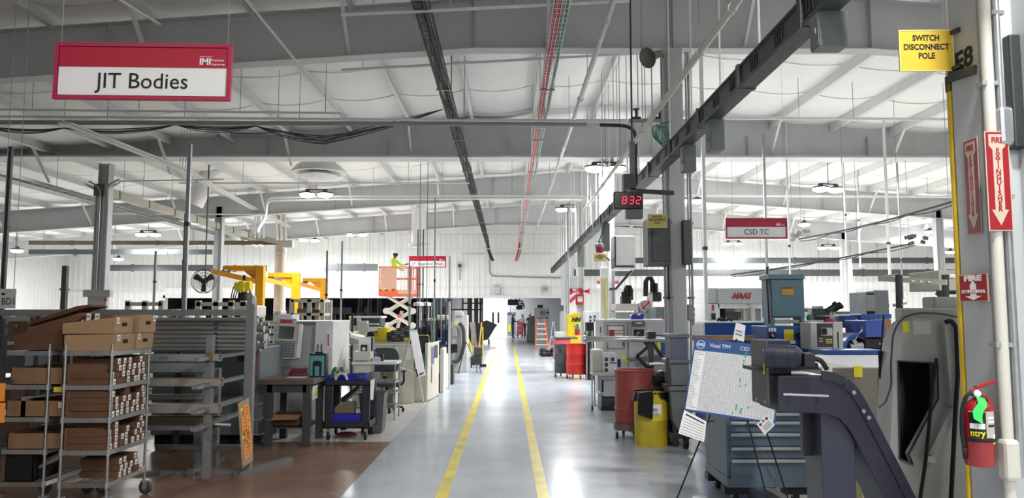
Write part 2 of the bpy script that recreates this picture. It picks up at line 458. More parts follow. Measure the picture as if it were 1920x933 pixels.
# double doors at the end of the aisle
DY = EY - 1.8
x0,x1,z0,z1 = rect(898,573,954,628,DY)
d = thing('door_1','white double doors at the end of the aisle','door',((x0 + x1) / 2,DY,0)); d['kind'] = 'structure'
M_DOOR = mat('white_door',s(244,244,242),0.4,var=0.02)
xm = at(930,600,DY).x
MB().b2(x0,xm - 0.005,DY - 0.06,DY,0,z1 - 0.05).build('door_leaf',M_DOOR,d,True)
MB().b2(xm + 0.005,x1,DY - 0.06,DY,0,z1 - 0.05).build('door_leaf',M_DOOR,d,True)
MB().b2(x0 - 0.08,x0,DY - 0.08,DY,0,z1).b2(x1,x1 + 0.08,DY - 0.08,DY,0,z1).b2(x0 - 0.08,x1 + 0.08,DY - 0.08,DY,z1 - 0.05,z1 + 0.03).build('door_frame',M_WHITE,d,True)
for px in (924.5,934.5):
    wx0,wx1,wz0,wz1 = rect(px - 1.8,585,px + 1.8,605,DY)
    MB().b2(wx0,wx1,DY - 0.075,DY - 0.055,wz0,wz1).build('window_lite',M_GLASSD,d,True)
for px in (927.5,932):
    wx0,wx1,wz0,wz1 = rect(px - 0.7,600,px + 0.7,612,DY)
    MB().b2(wx0,wx1,DY - 0.1,DY - 0.06,wz0,wz1).build('push_plate',M_BEIGE,d,True)
area((-1.0,DY - 2.2,3.9),1.2,170,size_y=2.0)
area((3.0,52.0,3.9),0.6,60)
# ================================================================ lamps
def highbay(loc,rz=0.0,label='',heads=2,tilt=0.0,power=None,drop=None):
    t = thing('high_bay_light',label,'ceiling light',loc,rz,'high bay lights over the shop')
    hx = [-0.27,0.27] if heads == 2 else [0]
    zr = roofz(loc[0]) - 0.02 - loc[2]
    if heads == 2: MB().bar((-0.3,0,0.13),(0.3,0,0.13),0.05,0.03).build('bracket',M_DSTEEL,t)
    MB().cyl((0,0,0.12),(0,0,zr),0.012,n=6).build('hanger_rod',M_STEELW,t)
    for x in hx:
        MB().lathe([(0,0.13),(0.06,0.13),(0.08,0.06),(0.24,0.03),(0.25,0.0),(0.235,-0.01),(0,-0.005)],Matrix.Translation((x,0,0)),20).build('housing',M_DSTEEL,t,smooth=40)
        MB().lathe([(0.23,-0.012),(0.21,-0.07),(0.13,-0.105),(0,-0.11)],Matrix.Translation((x,0,0)),20).build('lens',M_LAMP,t,smooth=True)
        l = area((x,0,-0.13),0.42,(power or LAMP)); l.parent = t
    return t
HB = [(1135,314,18.6,0,'brightest pair of ceiling lights, beside the column under the second beam',2,2.2),
      (1068,391,27.3,0,'pair of round lights on the column line beyond the red number clock',2,1.2),
      (668,438,34.4,0,'pair of round lights over the white wall left of the sloping tray',2,1.5),
      (278,438,31.0,0,'lights hanging right of the bundle of vertical conduits',2,1.4),
      (32,468,30.0,0,'single round lamp at the far left hung from a vee of cords',1,2.0),
      (222,484,36.0,0,'single round lamp against the left end of the far wall',1,1.6),
      (593,363,23.0,0,'dark-rimmed lights under the large round air diffuser',2,1.2),
      (580,449,37.0,0.5,'small pair of lights over the tan cylindrical duct',2,1.4),
      (1553,353,22.2,0.3,'tilted pair of lights high over the right hand bays',2,1.6),
      (1508,419,30.6,0,'wide bright lamp just right of the hanging turning centre sign',1,2.4),
      (1292,375,24.6,0,'small pair of lights behind the big grey column',2,1.2),
      (1743,411,29.3,0,'upper of two round lamps left of the yellow pole',1,1.8),
      (1743,433,33.3,0,'lower of two round lamps left of the yellow pole',1,1.8),
      (1553,463,36.0,0,'small twin lamp close to the far wall under the long black trolley cable',2,1.2),
      (1375,455,39.0,0,'small twin lamp against the far wall below the turning centre sign',2,1.2),
      (1782,471,36.0,0,'round lamp low beside the yellow pole at the far wall',1,1.5)]
for px,py,Y,rz,lab,hd,pw in HB:
    highbay(at(px,py,Y),rz,lab,hd,power=LAMP * pw)
# ================================================================ overhead services
H = 3.85
def run(ax,h,y): return V((ax * h,y,CH + h))       # point of a line parallel to the hall that shows at slope ax
# --- two wire basket trays
def basket(name,label,ax,h,y0,y1,w,m_wire,cables,drop=None):
    X = ax * h; Z = CH + h
    t = thing(name,label,'cable tray',(X,y0,Z))
    b = MB()
    for dx in (-w / 2,-w / 4,0,w / 4,w / 2): b.bar((dx,0,0),(dx,y1 - y0,0),0.008)
    for dx in (-w / 2,w / 2):
        for dz in (0.05,0.1): b.bar((dx,0,dz),(dx,y1 - y0,dz),0.008)
    y = 0
    while y < y1 - y0:
        b.bar((-w / 2,y,0),(w / 2,y,0),0.007); b.bar((-w / 2,y,0),(-w / 2,y,0.1),0.007); b.bar((w / 2,y,0),(w / 2,y,0.1),0.007); y += 0.16
    b.build('wire_basket',m_wire,t)
    for (dx,dz,r,m,nm) in cables:
        c = MB(); pts = []
        n = int((y1 - y0) / 0.8)
        for i in range(n + 1):
            pts.append((dx + random.uniform(-0.012,0.012),(y1 - y0) * i / n,dz + random.uniform(-0.004,0.006)))
        if drop: pts += [(dx + drop * 0.3,y1 - y0 + 0.02,dz - 0.5),(dx + drop,y1 - y0 + 0.05,dz - 1.0)]
        c.tube(pts,r,6).build(nm,m,t)
    y = 1.6
    while y < y1 - y0:
        zt = roofz(X) - 0.02 - Z; hr = MB()
        for dx in (-w / 2 - 0.02,w / 2 + 0.02): hr.cyl((dx,y,-0.02),(dx,y,zt),0.005,n=5)
        hr.bar((-w / 2 - 0.03,y,-0.015),(w / 2 + 0.03,y,-0.015),0.03,0.02); y += 3.8
        hr.build('hanger',M_STEELW,t)
    return t
M_CABK = mat('dark_cable',s(58,58,56),0.6,var=0.2); M_CABR = mat('red_cable',s(205,45,70),0.5,var=0.08); M_CABG = mat('green_cable',s(30,130,100),0.5,var=0.1)
basket('cable_tray','dark wire basket tray full of grey cables running over the left aisle line',-0.284,H,7.5,41.0,0.2,M_DSTEEL,
       [(-0.06,0.02,0.022,M_CABK,'cable'),(-0.02,0.02,0.02,M_CABK,'cable'),(0.03,0.03,0.022,M_CABK,'cable'),(0.07,0.02,0.018,M_CABK,'cable'),(0.0,0.06,0.02,M_CABK,'cable')],drop=0.3)
basket('cable_tray','white wire basket tray carrying red and green cables down the hall',0.175,H,7.5,41.0,0.2,M_WHITE,
       [(-0.07,0.02,0.022,M_CABR,'red_cable'),(-0.03,0.025,0.022,M_CABR,'red_cable'),(0.0,0.05,0.018,M_CABR,'red_cable'),(0.06,0.02,0.018,M_CABG,'green_cable'),(0.08,0.04,0.014,M_CABG,'green_cable')],drop=-0.2)
class hangs:
    def __init__(self,mb,pts,r=0.006,n=5): self.pts = pts; self.r = r; self.n = n
    def build(self,name,m,t,world=True):
        for p in self.pts: MB().cyl(p,(p[0],p[1],roofz(p[0]) - 0.02),self.r,n=self.n).build(name,m,t,True)
def pipe(name,label,pts,r,m,cat='pipe',group=None,hang=(),clamps=(),n=8,rad=0.15,rods=True):
    t = thing(name,label,cat,tuple(pts[0]),0,group)
    MB().tube(fillet(pts,rad),r,n).build('pipe_run',m,t,True,smooth=50)
    if hang: hangs(MB(),hang).build('hanger_rod',M_STEELW,t,True)
    if clamps:
        for p,ax in clamps: MB().cyl(V(p) - V(ax) * 0.03,V(p) + V(ax) * 0.03,r * 1.35,n=10).build('coupling',m,t,True)
    return t
# sprinkler main and cream conduit, both running down the hall
yy = [8.6,12.3,16,19.8,23.6,28,33]
pipe('sprinkler_pipe','grey sprinkler main running down the hall right of the red cables',[run(0.338,H,6.5),run(0.338,H,38)],0.04,M_FRAME,hang=[run(0.338,H,y) for y in yy],clamps=[(run(0.338,H,y + 1.2),(0,1,0)) for y in yy])
pipe('conduit','thick cream conduit sloping to the far end beside the busway',[run(0.735,2.72,6.2),run(0.735,2.72,20.5)],0.035,M_CREAM,'conduit',hang=[run(0.735,2.72,y) for y in (6.65,7.8,9.4,11.2,13.5,16,19)],clamps=[(run(0.735,2.72,y),(0,1,0)) for y in (6.65,7.8,9.4,11.2,13.5,16,19)])
# --- busway with plug boxes
BXX,BZ = 2.22,3.80
t = thing('busway','dark grey power busway sloping from top right to the far wall','busway',(BXX,3.2,BZ))
b = MB(); L = 35.5
b.b2(-0.055,0.055,0,L,-0.02,0.14); b.b2(-0.075,0.075,0,L,-0.055,-0.025); b.b2(-0.075,0.075,0,L,0.14,0.16)
b.build('housing',M_BUS,t)
y = 0.2
while y < L:
    b = MB()
    for k in range(4): b.b2(-0.066,-0.05,y + k * 0.055,y + k * 0.055 + 0.02,0.01,0.12)
    b.build('vent_grille',M_DSTEEL,t); y += 0.62
y = 0.75
while y < L: MB().b2(-0.085,0.085,y - 0.035,y + 0.035,-0.06,0.175).build('joint_cover',M_BUS,t); y += 1.53
y = 0.9
while y < L - 1: MB().cyl((0,y,0.16),(0,y,roofz(BXX) - 0.02 - BZ),0.011,n=6).build('hanger_rod',M_WHITE,t); y += 1.25
M_PBOX = mat('plug_box_grey',s(112,120,118),0.45,var=0.05)
def plugbox(px,py0,py1,Y,w,d,label):
    z1 = BZ - 0.05; z0 = at(px,py1,Y).z; x = BXX + 0.03
    t = thing('plug_box',label,'electrical box',(x,Y,z0),0,'plug boxes hung from the busway')
    MB().b2(-w / 2,w / 2,0,d,0,z1 - z0).build('box_body',M_PBOX,t,bevel=0.006)
    MB().b2(-w / 2 - 0.006,-w / 2,0.01,d - 0.01,0.01,z1 - z0 - 0.01).cyl((-w / 2 - 0.01,d * 0.3,0.1),(-w / 2 - 0.01,d * 0.3,0.14),0.008).build('cover',M_PBOX,t)
    return t
plugbox(1575,0,85,5.15,0.20,0.16,'large grey plug box hanging from the busway at the top of the picture')
plugbox(1347,185,280,8.1,0.15,0.2,'tall pale plug box under the busway right of the grey column')
plugbox(1297,225,320,9.35,0.15,0.2,'plug box under the busway just beside the grey column')
plugbox(1128,420,470,17.5,0.18,0.2,'small plug box under the busway over the red beacon')
plugbox(1090,470,500,23.5,0.2,0.2,'small plug box far down the busway near the third column')
# --- number clock and its post
Y = 9.45
x0,x1,z0,z1 = rect(1151,359,1206,391,Y)
t = thing('number_clock','black clock with red digits 832 hung below the busway','clock',((x0 + x1) / 2,Y,z0))
MB().b2(x0,x1,Y,Y + 0.09,z0,z1).build('clock_case',M_BLACK,t,True,bevel=0.008)
MB().b2(x0 + 0.012,x1 - 0.012,Y - 0.004,Y,z0 + 0.012,z1 - 0.012).build('clock_face',mat('clock_face_red_black',s(36,10,16),0.2,var=0.05),t,True)
def seg7(dg,cx,cz,w,h,m,par,y):
    S = {'8': 'abcdefg','3': 'abcdg','2': 'abdeg'}[dg]; th = w * 0.2; mb = MB()
    q = {'a': (0,h / 2,w - th,th),'d': (0,-h / 2,w - th,th),'g': (0,0,w - th,th),'f': (-w / 2,h / 4,th,h / 2 - th),'b': (w / 2,h / 4,th,h / 2 - th),'e': (-w / 2,-h / 4,th,h / 2 - th),'c': (w / 2,-h / 4,th,h / 2 - th)}
    for k in S:
        a,c,ww,hh = q[k]; mb.box((cx + a + c * 0.1,y - 0.006,cz + c),(ww,0.004,hh))
    mb.build('digit',m,par,True)
cx = (x0 + x1) / 2; cz = (z0 + z1) / 2; dw = (x1 - x0)
for dg,px in (('8',1171),('3',1184),('2',1197)):
    seg7(dg,at(px,375,Y).x,cz,0.052,0.088,M_LED,t,Y)
xb = rect(1174,391,1205,409,Y + 0.05)
MB().b2(xb[0],xb[1],Y + 0.02,Y + 0.16,xb[2],z0).build('junction_box',M_BUS,t,True,bevel=0.006)
xp = at(1186,300,Y + 0.1).x
MB().b2(xp - 0.03,xp + 0.03,Y + 0.09,Y + 0.15,z1,at(1187,262,Y).z).build('post',M_DSTEEL,t,True)
MB().cyl((xp,Y + 0.12,z1),(xp,Y + 0.12,roofz(xp) - 0.02),0.012,n=8).build('hanger_rod',M_DSTEEL,t,True)
xa = rect(1170,325,1193,352,Y + 0.02)
MB().b2(xa[0],xa[1],Y + 0.04,Y + 0.2,xa[2],xa[3]).build('bracket',M_BLACK,t,True)
MB().bar((xp,Y + 0.12,z1 + 0.03),(at(1262,356,Y + 0.3).x,Y + 0.3,z1 + 0.03),0.05,0.05).build('arm',M_BLACK,t,True)
# conduit elbow dropping behind the clock
pipe('conduit','dark bent conduit dropping to the number clock from the pipes above',[at(1125,234,12.6),at(1192,236,12.4),at(1192,300,12.0),at(1192,345,11.9)],0.03,M_DSTEEL,'conduit',rad=0.3)
# --- hanging section signs
def shop_sign(px0,py0,px1,py1,Y,body,size,label,stripe_txt=True,roll=0.0,band=0.42,only=None):
    x0,x1,z0,z1 = rect(px0,py0,px1,py1,Y); w = x1 - x0; h = z1 - z0
    t = thing('hanging_sign',label,'sign',((x0 + x1) / 2,Y,z0),0,'hanging section signs'); t.rotation_euler[1] = roll
    fr = 0.018 * w / 1.2 + 0.004
    MB().b2(-w / 2,w / 2,0.006,0.02,0,h).build('sign_panel',M_PAPER,t)
    MB().b2(-w / 2 + fr,w / 2 - fr,0.001,0.006,h * (1 - band),h - fr).build('red_band',M_RED,t)
    f = MB()
    f.b2(-w / 2 - 0.003,w / 2 + 0.003,-0.006,0.024,-0.003,fr).b2(-w / 2 - 0.003,w / 2 + 0.003,-0.006,0.024,h - fr,h + 0.003)
    f.b2(-w / 2 - 0.003,-w / 2 + fr,-0.006,0.024,fr,h - fr).b2(w / 2 - fr,w / 2 + 0.003,-0.006,0.024,fr,h - fr)
    f.build('frame',mat('frame_red',s(176,30,72),0.4,var=0.05),t)
    f = MB(); e = fr + 0.004
    f.b2(-w / 2 + fr,w / 2 - fr,-0.002,0.0,fr,e).b2(-w / 2 + fr,w / 2 - fr,-0.002,0.0,h - e,h - fr).b2(-w / 2 + fr,-w / 2 + e,-0.002,0.0,fr,h - fr).b2(w / 2 - e,w / 2 - fr,-0.002,0.0,fr,h - fr)
    f.build('gasket',M_BLACK,t)
    text(body,size,M_INK,t,(0,0.003,fr + (h * (1 - band) - fr) * 0.5),name='lettering')
    zb = h * (1 - band) + 0.035 * w / 1.2
    k = w / 1.2
    text('IMI',0.062 * k,M_LETW,t,(w / 2 - fr - 0.155 * k,-0.001,zb + 0.005),name='logo',bold=0.002 * k)
    text('Precision',0.024 * k,M_LETW,t,(w / 2 - fr - 0.07 * k,-0.001,zb + 0.017 * k),name='logo')
    text('Engineering',0.019 * k,M_LETW,t,(w / 2 - fr - 0.066 * k,-0.001,zb - 0.011 * k),name='logo')
    if stripe_txt: text('Norgren is part of',0.0115 * k,M_LETW,t,(w / 2 - fr - 0.15 * k,-0.001,zb + 0.042 * k),name='logo')
    wr = MB()
    for sx in (-1,1):
        wr.cyl((sx * (w / 2 - 0.03),0.008,h),(sx * (w / 2 - 0.03) + sx * 0.01,0.008,roofz(t.location.x) - z0 - 0.02),0.0018,n=5)
    wr.build('wire',M_STEELW,t)
    return t
shop_sign(102,82,432,186,5.2,'JIT Bodies',0.155,'large red and white hanging sign reading JIT Bodies',roll=math.radians(0.6))
shop_sign(1361,409,1476,447,14.9,'CSD TC',0.14,'red and white hanging sign reading CSD TC')
shop_sign(767,480,836,501,24.6,'JIT Stage and Wash',0.128,'small red and white sign reading JIT Stage and Wash',stripe_txt=False)
shop_sign(1118,527,1160,541,38.5,'',0.1,'small far off red and white sign behind the third column',stripe_txt=False) if False else None
# far sign without readable words
x0,x1,z0,z1 = rect(1119,526,1160,540,33.0)
t = thing('hanging_sign','small red and white sign far off between two pale columns','sign',((x0 + x1) / 2,33.0,z0),0,'hanging section signs'); hh = z1 - z0; ww = (x1 - x0) / 2
MB().b2(-ww,ww,0,0.02,0,hh).build('sign_panel',M_PAPER,t); MB().b2(-ww,ww,-0.005,0,hh * 0.55,hh).build('red_band',M_RED,t)
MB().cyl((-ww + 0.05,0.01,hh),(-ww + 0.05,0.01,roofz(x0) - z0 - 0.02),0.003,n=5).cyl((ww - 0.05,0.01,hh),(ww - 0.05,0.01,roofz(x0) - z0 - 0.02),0.003,n=5).build('wire',M_STEELW,t)
# --- round air diffusers
def diffuser(px,py0,py1,Y,r,label):
    p = at(px,py1,Y); z1 = at(px,py0,Y).z
    t = thing('air_diffuser',label,'air vent',p,0,'round ceiling air diffusers')
    h = z1 - p.z
    MB().lathe([(r * 0.62,h * 0.55),(r * 0.62,roofz(p.x) - p.z - 0.02)],n=28).build('duct',M_WHITE,t,smooth=True)
    MB().lathe([(r * 0.62,h * 0.6),(r * 0.8,h * 0.5),(r,h * 0.28),(r,h * 0.22),(r * 0.9,h * 0.2),(r * 0.62,h * 0.42)],n=28).build('bell',M_WHITE,t,smooth=40)
    MB().lathe([(0,0),(r * 0.45,0.0),(r * 0.72,h * 0.12),(r * 0.7,h * 0.15),(r * 0.3,h * 0.3),(0,h * 0.35)],n=28).build('cone',M_WHITE,t,smooth=40)
    MB().lathe([(r * 0.6,h * 0.43),(0,h * 0.5)],n=20).cyl((0,0,h * 0.3),(0,0,h * 0.5),0.03).build('throat',M_DARK,t)
diffuser(597,285,336,20.6,0.73,'large white round air diffuser under the second beam at left')
diffuser(785,448,464,33.0,0.5,'smaller white round air diffuser above the stage and wash sign')
# --- pipes running across the hall
def across(name,label,pxa,pya,pxb,pyb,Ya,r,m,drops=(),Yb=None,group=None,cat='pipe'):
    a = at(pxa,pya,Ya); b = at(pxb,pyb,Yb or Ya)
    hang = []
    for px in drops:
        u = (px - pxa) / (pxb - pxa); p = a.lerp(b,u); hang.append(p)
    return pipe(name,label,[a,b],r,m,cat,group,hang=hang)
across('water_pipe','white pipe across the hall along the top of the second beam',-40,205,640,212,13.9,0.022,M_WHITE,(60,260,450,610))
across('water_pipe','upper white pipe across the face of the second beam',-40,218,1232,228,14.2,0.026,M_WHITE,(120,345,560,845,1020,1150))
across('water_pipe','lower thicker white pipe across the face of the second beam',-40,229,1100,233,14.4,0.045,M_STEELW,(200,520,870))
across('water_pipe','white pipe across the right hand side under the second beam',1300,221,1800,224,15.5,0.03,M_WHITE,(1498,1600))
across('water_pipe','thin white pipe sloping across under the first beam',640,131,1250,97,13.0,0.024,M_WHITE,(680,845,1005,1190))
across('water_pipe','thin white rod high over the first beam',640,28,1180,2,9.5,0.022,M_WHITE,(700,960))
across('water_pipe','white pipe across the right bays under the third beam',1275,366,1800,369,24.0,0.035,M_WHITE,(1345,1420,1610,1740))
across('water_pipe','long white pipe across the hall below the air diffuser',335,343,880,343,21.0,0.024,M_WHITE,(455,575,765))
across('water_pipe','thin white pipe across the left bay behind the bundle of conduits',200,340,420,336,19.2,0.02,M_WHITE,(270,355))
across('water_pipe','thin pipe across the left bays crossing the sloping duct',195,400,500,402,26.0,0.022,M_WHITE,(240,310,440))
across('water_pipe','thin rail across the hall in front of the far wall',500,412,1200,408,39.0,0.025,M_STEELW,(640,905,1060))
across('water_pipe','thin pipe across the far wall above the opening',640,467,1060,466,41.0,0.02,M_WHITE,(720,1000))
across('water_pipe','white pipe across the far right wall above the dark busways',1180,449,1500,449,37.0,0.022,M_WHITE,(1240,1330,1390))
# triple conduit: sweeps across then turns
for k,(dy,lab) in enumerate(((0,'upper white conduit sweeping across the hall over the clock'),(5,'lower white conduit sweeping across the hall over the clock'))):
    pipe('conduit',lab,[at(483,430 + dy,24.0),at(500,405,24.0),at(500,371 + dy,24.0),at(640,368 + dy,24.0),at(1108,367 + dy,24.0),at(1108,420,24.0)],0.032,M_WHITE,'conduit',rad=0.5,hang=[at(p,368 + dy,24.0) for p in (560,700,830,960)])
pipe('conduit','thin grey conduit down the far wall that turns right above the opening',[at(918,478,41.74),at(918,517,41.74),at(1070,521,41.74)],0.04,M_STEELW,'conduit',rad=0.3)
pipe('conduit','thin white conduit line along the far wall below the cable trays',[at(868,477,41.74),at(1040,476,41.74)],0.03,M_WHITE,'conduit')
# black drooping cables across the second beam
rnd = random.Random(3)
for i in range(9):
    anchor = [(-30,236),(120,240),(330,234),(480,236),(610,262 + i * 2 - 8 + 0),(830,205)]
    pts = []
    Yc = 14.6 + i * 0.04
    for (ax,ay),(bx,by) in zip(anchor,anchor[1:]):
        sg = rnd.uniform(2,14) if bx < 600 else rnd.uniform(0,8)
        for k in range(8):
            u = k / 8; pts.append(at(ax + (bx - ax) * u,ay + (by - ay) * u + sg * 4 * u * (1 - u) + rnd.uniform(-0.3,0.3),Yc))
    pts.append(at(830,205,Yc))
    one('cable',MB().tube(pts,0.0085,5),M_DSTEEL,'dark loose cable drooping along the second beam to the tray','cable','loose cables along the second beam')
# --- long dark busways across the left and right bays
def cross_bus(label,px0,px1,py,Y,h,m,group='long busways across the bays',drops=(),py2=None):
    a = at(px0,py,Y); b = at(px1,py2 or py,Y)
    t = thing('busway',label,'busway',a,0,group)
    MB().bar(a,b,0.1,h).build('housing',m,t,True)
    n = max(2,int((b - a).length / 3))
    for i in range(n): 
        p = a.lerp(b,(i + 0.5) / n); MB().bar(p - V((0.05,0,0)),p + V((0.05,0,0)),0.13,h * 1.2).build('joint_cover',m,t,True)
    hangs(0,[a.lerp(b,(i + 0.2) / (n + 0.6)) for i in range(n + 1)],0.012).build('hanger_rod',M_STEELW,t)
M_BUSB = mat('brown_busway',s(104,94,74),0.5,var=0.2,scale=1.5)
cross_bus('brown busway across the left bays at the end of the sloping duct',55,535,455,30.5,0.16,M_BUSB)
cross_bus('black busway across the left bays below the brown one',55,398,472,31.5,0.2,M_BUS)
cross_bus('lower dark busway against the left far wall behind the fan',198,400,502,38.0,0.3,M_BUS)
cross_bus('short dark busway on the far wall over the yellow cranes',420,500,503,40.0,0.3,M_BUS)
cross_bus('dark busway ending beside the man on the lift',608,708,501,38.5,0.34,M_BUS)
cross_bus('upper dark busway along the far right wall',1180,1800,488,39.5,0.28,M_BUS)
cross_bus('lower dark busway along the far right wall',1075,1800,511,40.5,0.34,M_BUS)
# --- sloping square duct at left with its cross arms
ax = -3.28; hd = 3.05
a = run(ax,hd,18.75); b = run(ax,hd,30.2)
t = thing('wireway','olive grey square wireway sloping from the conduit bundle to the brown duct','wireway',a)
M_WIREW = mat('olive_grey_wireway',s(160,158,146),0.45,var=0.1,scale=2)
MB().bar(a,b,0.16,0.2).build('duct',M_WIREW,t,True)
for i in range(7): p = a.lerp(b,(i + 0.5) / 7); MB().bar(p - V((0,0.03,0)),p + V((0,0.03,0)),0.18,0.22).build('joint_cover',M_BUSB,t,True)
MB().bar(a - V((0,0.05,0)),a + V((0,0.35,0)),0.26,0.3).build('end_box',M_BUSB,t,True)
hangs(MB(),[a.lerp(b,u) for u in (0.1,0.35,0.6,0.85)]).build('hanger_rod',M_STEELW,t,True)
pa,pb = at(462,440,30.3),at(540,457,30.3)
MB().bar(pa,pb,0.18,0.2).box(pb,(0.4,0.25,0.28)).box(pa,(0.35,0.3,0.4)).build('cross_arm',M_WIREW,t,True)
# cable ladder
a = run(-3.60,3.05,12.0); b = run(-3.60,3.05,34.0)
t = thing('cable_ladder','light cable ladder sloping down from the left edge past the wireway','cable tray',a)
mb = MB(); 
for dx in (-0.13,0.13): mb.bar(a + V((dx,0,0)),b + V((dx,0,0)),0.02,0.07)
n = 60
for i in range(n): p = a.lerp(b,(i + 0.5) / n); mb.bar(p - V((0.13,0,0)),p + V((0.13,0,0)),0.025,0.02)
mb.build('ladder',M_GALV,t,True)
hangs(MB(),[a.lerp(b,u) for u in (0.1,0.3,0.5,0.7,0.9)]).build('hanger_rod',M_STEELW,t,True)
# bright bunch of white conduits that fans along the wireway
pts0 = [at(120,230,14.0),at(345,318,18.0),at(400,350,21.0),at(470,388,26.0),at(540,425,31.0)]
for i in range(4):
    pts = [p + V((0.07 * i - 0.1,0,0.03 * math.sin(i * 2.1))) for p in pts0]
    pipe('conduit','white conduit in the bunch that slopes down beside the wireway',pts,0.022,M_WHITE,'conduit','bunch of sloping white conduits',hang=[pts[1],pts[3]],rad=0.4)
# elbows over the wireway end
for i,px in enumerate((478,486,494)):
    pipe('conduit',['left white conduit elbow rising from the end of the wireway','middle white conduit elbow rising from the end of the wireway','right white conduit elbow rising from the end of the wireway'][i],[at(px,446,30.0),at(px,395 - i * 4,30.0),at(px + 40,392 - i * 4,30.0),at(px + 42,450,30.0)],0.05,M_WHITE,'conduit','conduit elbows at the wireway end',rad=0.35)
# --- bundle of vertical conduits around the left column
t = thing('conduit_bundle','bundle of bright vertical conduits standing round the left column','conduit bundle',(-10.0,18.75,0))
mb_z = at(190,352,18.7).z
rnd = random.Random(5)
for i in range(9):
    x = at(176 + 3.2 * i,480,18.75).x; y = 18.72 + rnd.uniform(-0.06,0.06)
    top = at(190,345 + rnd.uniform(0,14),18.7).z
    side = -1 if i < 4 else 1
    pts = [V((x,y,1.2)),V((x,y,top)),V((x + side * 0.28,y,top + 0.15))]
    MB().tube(fillet(pts,0.16),0.021,8).build('conduit',M_WHITE if i % 3 else M_GALV,t,smooth=50,world=True)
x0,x1,z0,z1 = rect(155,543,206,556,18.5)
MB().b2(x0,x1,18.5,18.68,z0,z1).build('wireway_box',M_FRAME,t,True,bevel=0.01)
MB().b2(x0 + 0.1,x1 - 0.1,18.55,18.68,0.0,z0).build('riser_cabinet',M_FRAME,t,True)
MB().cyl((at(193,562,18.4).x,18.5,at(193,562,18.4).z),(at(193,562,18.4).x,18.55,at(193,562,18.4).z),0.03).build('red_button',M_DRUM,t,True)
# --- power poles hanging/standing (vertical)
def pole(px,py0,py1,Y,w,m,label,to_roof=False,to_floor=False,name='power_pole',group=None,flange=0):
    p0 = at(px,py0,Y); p1 = at(px,py1,Y); x = at(px,(py0 + py1) / 2,Y).x
    z1 = roofz(x) - 0.02 if to_roof else p0.z; z0 = 0.0 if to_floor else p1.z
    t = thing(name,label,'pole',(x,Y,z0),0,group)
    MB().b2(-w / 2,w / 2,-w / 2,w / 2,0,z1 - z0).build('post',m,t)
    MB().b2(-w * 0.7,w * 0.7,-w * 0.7,w * 0.7,(p0.z + p1.z) / 2 - z0,(p0.z + p1.z) / 2 - z0 + 0.06).build('clamp',M_DSTEEL,t)
    MB().b2(-w,w,-w,w,0,0.02).build('foot_plate',m,t)
    return t
pole(351,270,580,11.0,0.05,M_GALV,'grey double strut pole rising behind the racks',False,True)
pole(345,400,590,11.3,0.03,M_DSTEEL,'thin dark strut standing against the double strut pole',False,True)
pole(12,275,590,10.0,0.045,M_DSTEEL,'dark strut pole at the far left edge',False,True)
pole(121,498,590,26.0,0.16,M_DSTEEL,'dark vertical pipe against the left far wall',False,True)
pole(290,470,590,24.0,0.06,M_GALV,'thin grey pole left of the wall fan',False,True)
pole(612,470,640,21.0,0.05,M_GALV,'thin grey pole left of the scissor lift',False,True)
pole(640,452,640,23.0,0.05,M_GALV,'grey pole with a small box beside the scissor lift',False,True)
pole(768,498,650,20.5,0.06,M_GALV,'grey strut pole in front of the scissor lift',False,True)
pole(815,370,690,16.0,0.028,M_GALV,'tall thin pole rising over the desk partition',False,True)
pole(843,480,650,17.5,0.05,M_WHITE,'white thin pole behind the tall thin pole',False,True)
for i,px in enumerate((783,788,793)):
    pole(px,430,640,26.0,0.04,M_DSTEEL if i != 1 else M_GALV,['left of three close poles right of the hanging stage sign','middle of three close poles right of the hanging stage sign','right of three close poles right of the hanging stage sign'][i],False,True,group='three close poles by the stage sign')
pole(1322,300,640,14.2,0.06,M_WHITE,'white conduit pole left of the turning centre sign',True,True)
pole(1436,250,620,15.3,0.045,M_GALV,'grey conduit pole passing behind the hanging turning centre sign',False,True,name='conduit_drop')
pole(1666,280,640,18.0,0.05,M_WHITE,'white pole dropping to the blue lathe at right',True,True)
pole(1480,290,640,19.0,0.035,M_WHITE,'thin white drop right of the turning centre sign',True,True)
pole(1585,330,480,22.0,0.04,M_WHITE,'thin white drop under the tilted pair of lights',True,False)
pole(1610,330,500,24.0,0.035,M_WHITE,'thin white drop between the lights at right',True,False)
pole(1690,420,560,20.0,0.03,M_GALV,'thin grey drop left of the yellow pole',True,False)
# --- tan round duct
p = at(525,480,33.0)
t = thing('round_duct','brown stained vertical round duct behind the cranes','duct',(p.x,33.0,0))
rr = (at(535,480,33.0).x - at(516,480,33.0).x) / 2
MB().lathe([(rr,0),(rr,roofz(p.x) - 0.1)],n=20).build('duct',mat('stained_duct',s(168,150,132),0.6,var=0.2,scale=1.5),t,smooth=True)
for z in (1.5,3.0,4.3): MB().lathe([(rr,z - 0.03),(rr + 0.03,z),(rr,z + 0.03)],n=20).build('seam_band',M_STEELW,t)
# sloping round branch duct under the second beam
pts = [at(405,300,23.0),at(380,345,23.0),at(362,382,23.0)]
t = thing('exhaust_hood','white cone shaped hood hanging beside the sloping conduits','hood',pts[0])
MB().cyl(pts[2],pts[0],0.3,0.22,n=18,caps=False).build('cone',M_WHITE,t,True,smooth=True)
MB().cyl(pts[0],(pts[0].x,pts[0].y,roofz(pts[0].x) - 0.1),0.22,n=18).build('duct',M_WHITE,t,True,smooth=True)
